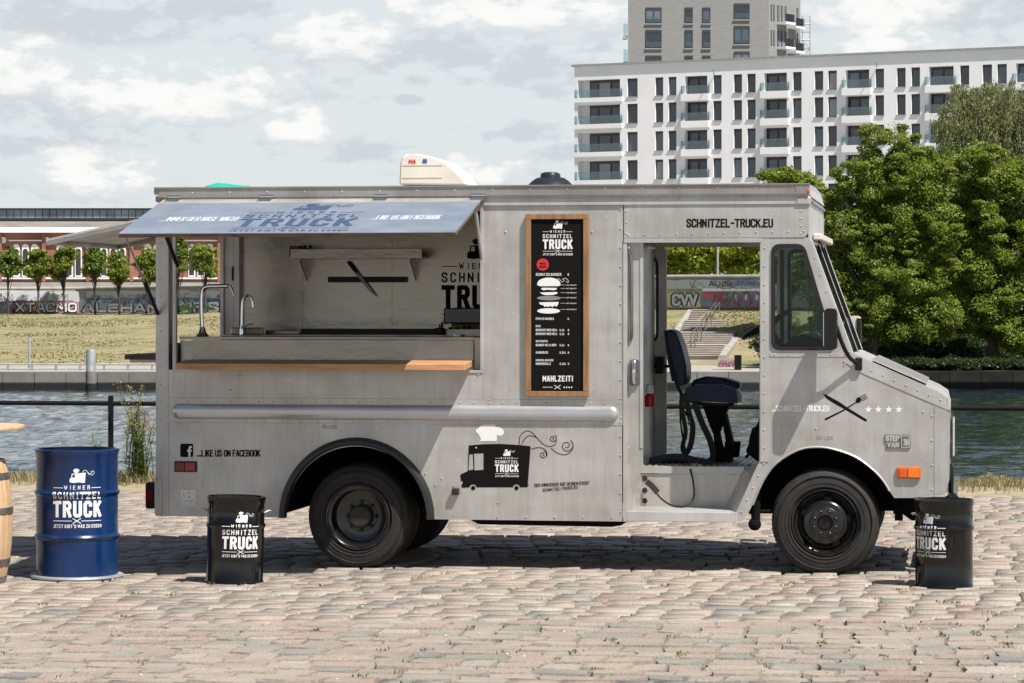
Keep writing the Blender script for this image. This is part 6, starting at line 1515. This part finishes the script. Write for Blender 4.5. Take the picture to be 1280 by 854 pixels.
MB().hexa(bx(HX0, HX1, 347, 349, DB-.3, DB-.01)).build('sill_course', 'white_render', hall)
b = MB()
L0 = bx(HX0, HX1, 283, 284, DB-.5, DB); hh = lambda py, d: [bx(HX0, HX1, py, py+1, d, d+1)[4], bx(HX0, HX1, py, py+1, d, d+1)[5]]
pr_ = [(284.4, DB-.9), (280, DB+1), (276, DB+5), (273, DB+10)]
for (y0, d0), (y1, d1) in zip(pr_, pr_[1:]): a, c = hh(y0, d0), hh(y1, d1); b.quad(a[0], a[1], c[1], c[0])
b.build('roof', 'roof_felt', hall)
for px in range(HX0, HX1, 26):
    q = bx(px, px+.7, 284, 284, DB, DB); b = MB()
    for (y0, d0), (y1, d1) in zip(pr_, pr_[1:]): b.hexa(bx(px, px+.8, min(y0,y1)-.5, max(y0,y1), d0-.15, d1)) if False else None
MB().hexa(bx(HX0, HX1, 259, 274, DB+9, DB+16)).build('ridge_base', 'roof_felt', hall)
for k, px in enumerate(np.arange(HX0, HX1, 9.2)):
    MB().hexa(bx(px, px+8.4, 259, 269.6, DB+8.7, DB+8.9)).build('ridge_pane', 'roof_glass', hall)
MB().hexa(bx(HX0, HX1, 257.2, 258.6, DB+8.3, DB+16)).build('ridge_cap', 'dark_window', hall); MB().hexa(bx(HX0, HX1, 270.2, 272.6, DB+8.2, DB+8.8)).build('ridge_gutter', 'dark_window', hall)
def archpoly(cx, w_, y0, y1): return [(cx-w_/2, y1), (cx+w_/2, y1)]+[(cx+w_/2*math.cos(a), y0+w_/2-w_/2*math.sin(a)) for a in np.linspace(0, math.pi, 9)]
def wpl(px, py, d): z = CH-(py-HZ)/sB; p = CAM+RT*((px-640)/F*DB)+FW*d; return Vector((p.x, p.y, z))
def prismpx(poly, d0, d1, name, m, parent):
    b = MB(); i = 0; n = len(poly); P = [wpl(x, y, d0) for x, y in poly]; Q = [wpl(x, y, d1) for x, y in poly]; b.v = [tuple(p) for p in P+Q]
    b.f.append(tuple(range(n))); b.m.append(0); b.f.append(tuple(range(n, 2*n))[::-1]); b.m.append(0)
    for k in range(n): b.f.append((k, (k+1)%n, n+(k+1)%n, n+k)); b.m.append(0)
    return b.build(name, m, parent, fix=True)
for g0 in np.arange(21.5-55*5, 400, 54.8):
    for j in range(3):
        cx = g0+j*11.4; o = prismpx(archpoly(cx, 8.6, 305, 346), DB-.12, DB-.01, 'window', 'white_render', hall)
        prismpx(archpoly(cx, 6.2, 311, 344), DB-.16, DB-.121, 'pane', 'dark_window', o)
    MB().hexa(bx(g0-9, g0-8+24+18, 300, 301.6, DB-.25, DB-.01)).build('string_course', 'white_render', hall)
    MB().hexa(bx(g0+32.5, g0+37, 292, 352, DB-.35, DB-.01)).build('pilaster', 'brick_wall', hall)
    prismpx([(g0-16.5+4*math.cos(a), 300.3+4*math.sin(a)) for a in np.linspace(0, 2*math.pi, 13)[:12]], DB-.2, DB-.01, 'round_panel', 'white_render', hall)
# ============================================================ WHITE APARTMENT BLOCK AND GREY TOWER
DW0, DW1 = 330.0, 306.0
pA, pB = dp(718, 83.5, DW0), dp(1280, 60, DW1)
fxv = Vector((pB.x-pA.x, pB.y-pA.y, 0)); fxv.normalize(); fnv = Vector((fxv.y, -fxv.x, 0))     # outward normal, towards the river
if fnv.dot(CAM-pA) < 0: fnv = -fnv
blk = thing('apartment_block', 'long white apartment block with dark windows and glass balconies beyond the trees', 'building', (pA.x, pA.y, 0))
def face(px, py): return onplane(px, py, pA, fnv)
def fs(px): return (face(px, 150)-pA).dot(fxv)      # distance along the facade
ztop = pA.z
def FP(s, z, o=0): p = pA+fxv*s+fnv*o; return Vector((p.x, p.y, z))
def fbx(s0, s1, z0, z1, o0, o1): return [FP(s0,z0,o1), FP(s1,z0,o1), FP(s1,z0,o0), FP(s0,z0,o0), FP(s0,z1,o1), FP(s1,z1,o1), FP(s1,z1,o0), FP(s0,z1,o0)]
zrow = lambda py: face(740, py).z
rowsz = [(zrow(122.5), zrow(100.0)), (zrow(155.5), zrow(131.5)), (zrow(190.5), zrow(166.5)), (zrow(225.5), zrow(201.5))]
pitch = rowsz[0][0]-rowsz[1][0]
for k in range(3): a = rowsz[-1]; rowsz.append((a[0]-pitch*1.03, a[1]-pitch*1.03))
colsW = []      # (kind, s0, s1)
def cadd(k, a, c): colsW.append((k, fs(a), fs(c)))
cadd('loggia', 722, 775)
for k, a, c in (('w',784,797),('w',819,829),('w',835.5,845.5),('b',856,884),('w',891.5,902),('w',917,927.5),('w',934,944.5),('b',955,983.5),('w',991,1002),('w',1018,1029),('w',1035,1046),('b',1057,1086.5),('w',1094,1105),('w',1121,1132),('w',1139,1150),('b',1161,1192),('w',1200,1211.5),('w',1228,1240),('w',1246.5,1258.5),('b',1270,1303),('w',1312,1324),('w',1342,1354),('w',1362,1374),('b',1388,1420)): cadd(k, a, c)
SE = fs(1450); zbase = -1.0
# wall as a plate with real openings, 0.35 m thick
holes = []
for kind, s0, s1 in colsW:
    for z0, z1 in rowsz: holes.append((kind, s0, s1, z0, z1))
b = MB(); zcuts = sorted({zbase, ztop, *[z for r_ in rowsz for z in r_]}); scuts = [0]+sorted([s for c in colsW for s in c[1:]])+[SE]
def solid(si, zi):
    sm_, zm = (scuts[si]+scuts[si+1])/2, (zcuts[zi]+zcuts[zi+1])/2
    for kind, s0, s1, z0, z1 in holes:
        if s0 < sm_ < s1 and z0 < zm < z1: return False
    return True
for zi in range(len(zcuts)-1):
    si = 0
    while si < len(scuts)-1:
        if not solid(si, zi): si += 1; continue
        sj = si
        while sj+1 < len(scuts)-1 and solid(sj+1, zi): sj += 1
        b.hexa(fbx(scuts[si], scuts[sj+1], zcuts[zi], zcuts[zi+1], -.45, 0)); si = sj+1
b.build('facade', 'white_render', blk)
MB().hexa(fbx(0, SE, zbase, ztop-.5, -14, -1.1)).build('core', 'white_render', blk)
MB().hexa(fbx(-.3, SE, ztop, ztop+.22, -14, .25)).build('roof_edge', 'steel_post', blk)
MB().hexa(fbx(0, SE, ztop-.5, ztop-.01, -14, -.46)).build('roof', 'roof_felt', blk)
for kind, s0, s1, z0, z1 in holes:
    dpt = .28 if kind == 'w' else 1.7
    if kind == 'w':
        fr = MB(); t_ = .09
        for q in ((s0,s0+t_,z0,z1),(s1-t_,s1,z0,z1),(s0+t_+.001,s1-t_-.001,z0,z0+t_),(s0+t_+.001,s1-t_-.001,z1-.28,z1)): fr.hexa(fbx(q[0]+.002, q[1]-.002, q[2]+.002, q[3]-.002, -.34, -.22))
        f = fr.build('window', 'window_frame_dark', blk); MB().hexa(fbx(s0+t_, s1-t_, z0+t_, z1-.28, -.32, -.28)).build('pane', 'window_glass', f)
        MB().hexa(fbx(s0-.05, s1+.05, z0-.10, z0-.001, .001, .10)).build('sill', 'steel_post', f)
    else:
        n = 2 if kind == 'b' else 3
        xs = [s0+(s1-s0)*k/n for k in range(n+1)]
        if kind == 'loggia': L_ = s1-s0; xs = [s0+L_*.22, s0+L_*.42, s0+L_*.72, s1-.05]
        fr = MB(); 
        for k in range(len(xs)-1):
            for q in ((xs[k],xs[k]+.09,z0,z1),(xs[k+1]-.09,xs[k+1]-.001,z0,z1)): fr.hexa(fbx(*q, -.92, -.80))
            if kind == 'loggia' and k == 1: pass
        fr.hexa(fbx(xs[0], xs[-1], z1-.30, z1, -.96, -.78)); f = fr.build('window', 'window_frame_dark', blk)
        for k in range(len(xs)-1): MB().hexa(fbx(xs[k]+.09, xs[k+1]-.092, z0+.02, z1-.30, -.90, -.86)).build('pane', 'window_glass', f)
        w_ = MB(); w_.hexa(fbx(s0, s1, z0-.002, z0+.0, -1.1, -.46)); w_.hexa(fbx(s0-.30, s0-.0, z0-.3, z1+.3, -1.08, -.46)); w_.hexa(fbx(s1+.0, s1+.30, z0-.3, z1+.3, -1.08, -.46)); w_.hexa(fbx(s0-.3, s1+.3, z1+.0, z1+.2, -1.08, -.46))
        w_.build('recess', 'white_render', blk)
        slab_ = MB().hexa(fbx(s0-.32, s1+.32, z0-.75 if kind == 'b' else z0-.5, z0+.02, .002, .42 if kind == 'b' else .2)).build('balcony', 'white_render', blk)
        MB().hexa(fbx(s0-.30, s1+.30, z0+.06, z0+.95, (.36 if kind == 'b' else .15), (.385 if kind == 'b' else .175))).build('balustrade', 'rail_glass', slab_)
        MB().hexa(fbx(s0-.30, s0-.27, z0+.06, z0+.95, .02, (.355 if kind == 'b' else .145))).build('balustrade', 'rail_glass', slab_); MB().hexa(fbx(s1+.27, s1+.30, z0+.06, z0+.95, .02, (.355 if kind == 'b' else .145))).build('balustrade', 'rail_glass', slab_)
# little things on the parapet
MB().tube([face(893,93.5)+fnv*.1, face(896.5,86.5)+fnv*1.2], .06, 6).build('spout', 'steel_post', blk); MB().tube([face(1096.5,84)+fnv*.1, face(1099.5,77.5)+fnv*1.2], .06, 6).build('spout', 'steel_post', blk)

DT = 395.0
pT = dp(785, 0, DT); tw = thing('grey_tower', 'grey brick residential tower rising behind the white block', 'building', (pT.x, pT.y, 0))
kx = Vector(RT); corner = dp(961, 0, DT-0); tx = (Vector((corner.x,corner.y,0))-Vector((pT.x,pT.y,0))).normalized(); tn = Vector((tx.y,-tx.x,0))
if tn.dot(CAM-pT) < 0: tn = -tn
tl_ = (corner-pT).dot(tx); ty = -tn
def TP(s, z, o=0): p = Vector((pT.x,pT.y,0))+tx*s+tn*o; return Vector((p.x,p.y,z))
def tbx(s0,s1,z0,z1,o0,o1): return [TP(s0,z0,o1),TP(s1,z0,o1),TP(s1,z0,o0),TP(s0,z0,o0),TP(s0,z1,o1),TP(s1,z1,o1),TP(s1,z1,o0),TP(s0,z1,o0)]
ztw = dp(960, -8, DT).z
# far end of the side face: px 1000 at its real depth (side wall runs away from us, slightly to the right)
sd = (RT*.62+FW*.785).normalized(); sd.z = 0
def side_len():
    # depth where the side face reaches px 1000
    for L in np.arange(1, 60, .25):
        p = Vector((corner.x,corner.y,0))+sd*L-Vector((CAM.x,CAM.y,0))
        if 640+F*p.dot(RT)/p.dot(FW) >= 1000: return L
    return 20
SL = side_len()
c0 = TP(0,0); c1 = TP(tl_,0); c2 = c1+sd*SL; c3 = c0+sd*SL
b = MB(); P = [c0,c1,c2,c3]; b.hexa([Vector((p.x,p.y,-1)) for p in P]+[Vector((p.x,p.y,ztw)) for p in P]); b.build('wall', 'grey_render', tw)
b = MB(); cc = sum(P, Vector())/4; P2 = [cc+(p-cc)*1.012 for p in P]; b.hexa([Vector((p.x,p.y,ztw+.001)) for p in P2]+[Vector((p.x,p.y,ztw+.25)) for p in P2]); b.build('roof_edge', 'steel_post', tw)
sT = F/DT; spx = lambda px: (dp(px,0,DT)-pT).dot(tx); zpy = lambda py: CH+(HZ-py)/sT
for (a, c) in ((807,827),(856,866),(878,888),(917.5,937)):
    for (y0, y1) in ((9.5,29.5),(37.5,60.5),(69.5,92),(101,124)):
        s0, s1, z0, z1 = spx(a), spx(c), zpy(y1), zpy(y0); dz = 0
        if a > 900: z0 += .55; z1 += .55
        fr = MB(); t_ = .12
        for q in ((s0,s0+t_,z0,z1),(s1-t_,s1,z0,z1),(s0+t_+.001,s1-t_-.001,z0,z0+t_),(s0+t_+.001,s1-t_-.001,z1-.35,z1)): fr.hexa(tbx(*q, .005, .10))
        if s1-s0 > 1.6: m_ = (s0+s1)/2; fr.hexa(tbx(m_-.06, m_+.06, z0+t_, z1-.351, .005, .095))
        f = fr.build('window', 'window_frame_dark', tw); MB().hexa(tbx(s0+.1, s1-.1, z0+.1, z1-.3, .003, .03)).build('pane', 'window_glass', f)
        MB().hexa(tbx(s0-.1, s1+.1, z0-.16, z0-.01, .005, .22)).build('sill', 'steel_post', f); MB().hexa(tbx(s0+.05, s1-.05, z0+.12, z0+.85, .13, .15)).build('balustrade', 'rail_glass', f)
def sdp(t, z, o=0): p = c1+sd*(SL*t)+Vector((sd.y,-sd.x,0))*o; return Vector((p.x,p.y,z))
def sbx(t0,t1,z0,z1,o0,o1): return [sdp(t0,z0,o1),sdp(t1,z0,o1),sdp(t1,z0,o0),sdp(t0,z0,o0),sdp(t0,z1,o1),sdp(t1,z1,o1),sdp(t1,z1,o0),sdp(t0,z1,o0)]
for z0, z1 in [(zpy(25),zpy(5)), (zpy(56),zpy(37)), (zpy(88),zpy(70))]:
    for t0, t1 in ((.06,.10),(.14,.18),(.26,.33),(.38,.44),(.50,.55),(.88,.93)):
        f = MB().hexa(sbx(t0,t1,z0,z1,.005,.06)).build('window', 'window_frame_dark', tw); MB().hexa(sbx(t0+.006,t1-.006,z0+.1,z1-.1,.061,.08)).build('pane', 'curtain_dim', f)
    for t0, t1, dz in ((.25,.55,-.15),(.58,.85,-.55)):
        sl2 = MB().hexa(sbx(t0,t1,z0-.3+dz,z0+dz,.002,1.5)).build('balcony', 'white_render', tw); MB().hexa(sbx(t0,t1,z0+dz+.02,z0+dz+1.1,1.44,1.48)).build('balustrade', 'rail_glass', sl2)
for z0 in (zpy(45), zpy(77)):
    s_ = MB().hexa(tbx(-.6, -.01, z0-.2, z0, -4, -.3)).build('balcony', 'white_render', tw); MB().hexa(tbx(-.62, -.02, z0-.1, z0+1.7, -.34, -.29)).build('balustrade', 'rail_glass', s_)
sf = thing('scaffold', 'narrow scaffold tower standing against the right side of the grey tower', 'scaffold', tuple(dp(1007,75,400)))
for px in (1003, 1012.5):
    for dd_ in (400, 402): q = dp(px, 20, dd_); q2 = dp(px, 120, dd_); MB().tube([q2, q], .07, 5).build('standard', 'steel_post', sf)
for py in (30, 40, 50, 61, 71): MB().tube([dp(1001,py,400), dp(1013,py,400)], .09, 5).build('ledger', 'concrete_cap' if py in (40,61) else 'steel_post', sf)
for (a, c) in (((1003,71),(1012,61)),((1012,61),(1003,50))): MB().tube([dp(*a,400), dp(*c,400)], .05, 5).build('brace', 'steel_post', sf)

# ============================================================ TREES
mat('bark', (.05,.04,.03), .9, fn=grain((.03,.024,.018), (.075,.06,.045), 3))
mat('birch_bark', (.4,.38,.34), .8, fn=grain((.10,.09,.08), (.50,.48,.44), 1.5, (1,1,3)))
def leaves(clumps, per, size, seed, droop=0, flat=1.0):
    """clumps: (cx,cy,cz,rx,ry,rz). quads scattered through each clump, denser near its skin"""
    r = np.random.default_rng(seed); C_ = np.array(clumps); n = len(C_)*per; idx = np.repeat(np.arange(len(C_)), per)
    d = r.normal(size=(n,3)); d /= np.linalg.norm(d,axis=1)[:,None]; rad_ = r.uniform(.25,1.0,n)**.5*(1+.12*r.normal(size=n)); P = C_[idx,:3]+d*rad_[:,None]*C_[idx,3:6]
    if droop: P[:,2] -= droop*r.uniform(0,1,n)**2
    nrm = d*.6+r.normal(size=(n,3))*.6+np.array([0,0,.5]); nrm /= np.linalg.norm(nrm,axis=1)[:,None]
    t = np.cross(nrm, r.normal(size=(n,3))); t /= np.linalg.norm(t,axis=1)[:,None]; b_ = np.cross(nrm,t); s = size*r.uniform(.55,1.3,n)[:,None]
    if droop: t = t*.4+np.array([0,0,-1]); t /= np.linalg.norm(t,axis=1)[:,None]
    v = np.stack([P-t*s, P-b_*s*.5*flat, P+t*s*1.0, P+b_*s*.5*flat],1).reshape(-1,3); k = np.arange(n)*4
    return v, np.stack([k,k+1,k+2,k+3],1)
def tree(label, px, pbase, d, trunk_r, ells, nclump, per, size, leafm, seed, bark='bark', name='tree', cat='tree', group=None, droop=0, csize=(.8,1.5), dy=1.0, trunk_top=None):
    """ells: crown masses in photograph px (cx, cy, rx, ry) at depth d"""
    r = random.Random(seed); s = F/d; base = dp(px, pbase, d); t = thing(name, label, cat, tuple(base), group)
    cl = []; tot = sum(e[2]*e[3] for e in ells); limbs = []
    for (cx, cy, rx, ry) in ells:
        m = max(3, int(nclump*rx*ry/tot)); c = dp(cx, cy, d)
        limbs.append(c)
        for k in range(m):
            while True:
                a, b_, e = r.uniform(-1,1), r.uniform(-1,1), r.uniform(-1,1)
                q = a*a+b_*b_+e*e
                if .15 < q < 1: break
            f = .86/math.sqrt(q)*(q**.28) if q > 0 else 1
            w_ = r.uniform(*csize); p = c+RT*(a*f*rx/s)+FW*(b_*f*rx/s*dy)+UP*(e*f*ry/s)
            cl.append((p.x, p.y, p.z, w_*r.uniform(.75,1.15), w_*r.uniform(.75,1.15), w_*r.uniform(.5,.95)))
    # looser sprays that break the outline
    for (cx, cy, rx, ry) in ells:
        c = dp(cx, cy, d)
        for k in range(int(nclump*.22*rx*ry/tot)+2):
            a = r.uniform(0, 6.28); e = r.uniform(-.35, 1); f = r.uniform(1.0, 1.22); w_ = r.uniform(*csize)*.55; ce = math.sqrt(max(0, 1-e*e))
            p = c+RT*(math.cos(a)*ce*f*rx/s)+FW*(math.sin(a)*ce*f*rx/s*dy)+UP*(e*f*ry/s); cl.append((p.x, p.y, p.z, w_*1.3, w_*1.3, w_*.55))
    v, f = leaves(cl, per, size, seed, droop); npmesh('crown', v, f, leafm, t)
    b = MB(); topc = sum(limbs, Vector())/len(limbs); H_ = topc.z-base.z
    tt = base+(topc-base)*.55; tt.z = base.z+H_*.55
    P = [base-Vector((0,0,.3)), base.lerp(tt,.5)+RT*r.uniform(-.15,.15)*trunk_r*3, tt, topc]; b.tube(P, [trunk_r,trunk_r*.75,trunk_r*.55,trunk_r*.25], 8)
    for k in range(min(len(cl), 34)):
        c = Vector(cl[r.randrange(len(cl))][:3]); st = base.lerp(tt, r.uniform(.55,1.0)) if r.random() < .6 else tt.lerp(topc, r.random()); m_ = st.lerp(c,.5)+Vector((0,0,.35)); b.tube([st, m_, c], [trunk_r*.3, trunk_r*.18, trunk_r*.06], 5, caps=False)
    b.build('trunk', bark, t, smooth=60)
    return t
# right-hand group on the far bank
tree('large spreading light green tree right behind the truck cab', 1085, 462, 154, .38, [(1110,195,42,36),(1070,235,42,34),(1150,225,42,38),(1045,285,40,36),(1105,280,46,38),(1165,290,38,40),(1030,335,34,34),(1090,335,44,36),(1150,345,44,36),(1050,390,36,32),(1105,395,44,34),(1165,400,36,28),(1030,420,30,18)], 430, 380, .082, 'robinia_leaf', 21, csize=(.28,.82))
tree('dense mid green tree at the right edge of the picture', 1235, 462, 156, .35, [(1235,215,40,34),(1275,245,38,40),(1220,275,40,38),(1265,305,42,38),(1215,335,38,36),(1275,365,38,38),(1228,390,44,32),(1275,415,40,26)], 360, 380, .088, 'robinia_leaf', 22, csize=(.3,.85))
tree('silvery drooping birch rising above the other trees on the right', 1240, 462, 178, .22, [(1245,125,30,26),(1205,130,24,22),(1280,145,34,40),(1225,165,34,28),(1190,155,22,20),(1210,200,34,36),(1255,205,40,40),(1240,250,44,40)], 330, 230, .085, 'birch_leaf', 23, bark='birch_bark', droop=2.2, csize=(.25,.7))
tree('darker tree filling the gap between the two light green trees', 1185, 462, 168, .3, [(1190,245,40,55),(1185,350,55,75),(1060,360,40,60),(1130,280,50,60),(1195,410,50,40),(1120,415,60,30)], 230, 420, .13, 'dark_leaf', 24)
tree('low leafy tree whose top shows just above the truck roof front', 985, 455, 172, .2, [(975,220,26,11),(1000,250,35,30),(990,320,40,50)], 90, 420, .11, 'robinia_leaf', 25, csize=(.4,.9))
for k, (px, py, rx, ry) in enumerate(((1000,436,45,22),(1050,448,40,16),(1100,444,50,18),(1160,440,60,22),(1215,446,45,18),(1270,440,55,22))):
    tree(['dark shrub on the bank at the cab window','dark shrub under the big light green tree','dark shrub right of the truck hood','wide dark shrub midway along the right bank','low dark shrub before the right-hand tree','dark shrub at the far right edge of the bank'][k], px, 462, 162+2*(k%2), .12, [(px,py,rx,ry)], 60, 300, .10, 'shrub_leaf', 40+k, name='shrub', cat='shrub', group='dark shrubs along the right bank', csize=(.6,1.2))
for k, px in enumerate((1080, 1135, 1190, 1245, 1300)):  # added dark plants: tree shade along the bank edge built as foliage
    tree(['low dark ground plants at the quay edge beneath the mirror','low dark ground plants at the quay edge behind the hood lid','low dark ground plants at the quay edge behind the nose','low dark ground plants at the quay edge right of the nose','low dark ground plants at the quay edge at the picture edge'][k], px, 464, 148.5+k%2, .04, [(px, 457, 36, 7)], 70, 150, .07, 'shrub_leaf', 140+k, name='shrub', cat='shrub', group='low plants along the right quay edge', csize=(.2,.45), dy=.6)
# bright trees behind the wall, seen through the cab door
for k, (px, rx) in enumerate(((835,34),(880,30),(925,36))):
    tree(['bright yellow-green tree left of the lamp post, seen through the cab door','bright yellow-green tree at the lamp post, seen through the cab door','bright yellow-green tree right of the lamp post, seen through the cab door'][k], px, 352, 222, .2, [(px,312,rx,34),(px+8,285,rx*.8,26)], 60, 300, .17, 'bright_leaf', 60+k, group='bright trees behind the graffiti wall', csize=(.9,1.7))
# row of young limes in front of the hall
names = ['leftmost young street tree before the brick hall','second young tree from the left before the brick hall','third young tree from the left before the brick hall','fourth young tree from the left, under the rear flap tip','fifth young tree from the left, under the rear flap','young tree at the gas strut, left of the truck corner','young tree seen just inside the hatch beside the corner post','young tree seen in the hatch behind the square tap']
for k, (px, cy, rx) in enumerate(((12,334,15),(46,330,17),(80,331,17),(114,331,17),(150,333,17),(183,330,17),(222,327,19),(258,326,18))):
    rk = random.Random(300+k); j_ = lambda a: rk.uniform(-a, a)
    sc_k = rk.uniform(.82, 1.15); px += j_(4); rx *= sc_k; cy += j_(4)
    tree(names[k], px+j_(1.5), 392, wall_line(px)[0]-2.5, .11, [(px+j_(3),cy+j_(3),rx*rk.uniform(.75,1),15+j_(3)),(px+j_(5),cy-11+j_(4),rx*.55,11+j_(3)),(px+j_(6),cy+9+j_(3),rx*.7,9)], 26, 95, .15, 'robinia_leaf' if k % 3 else 'lime_leaf', 80+k, name='young_tree', cat='tree', group='young trees before the graffiti wall', csize=(.3,.75))
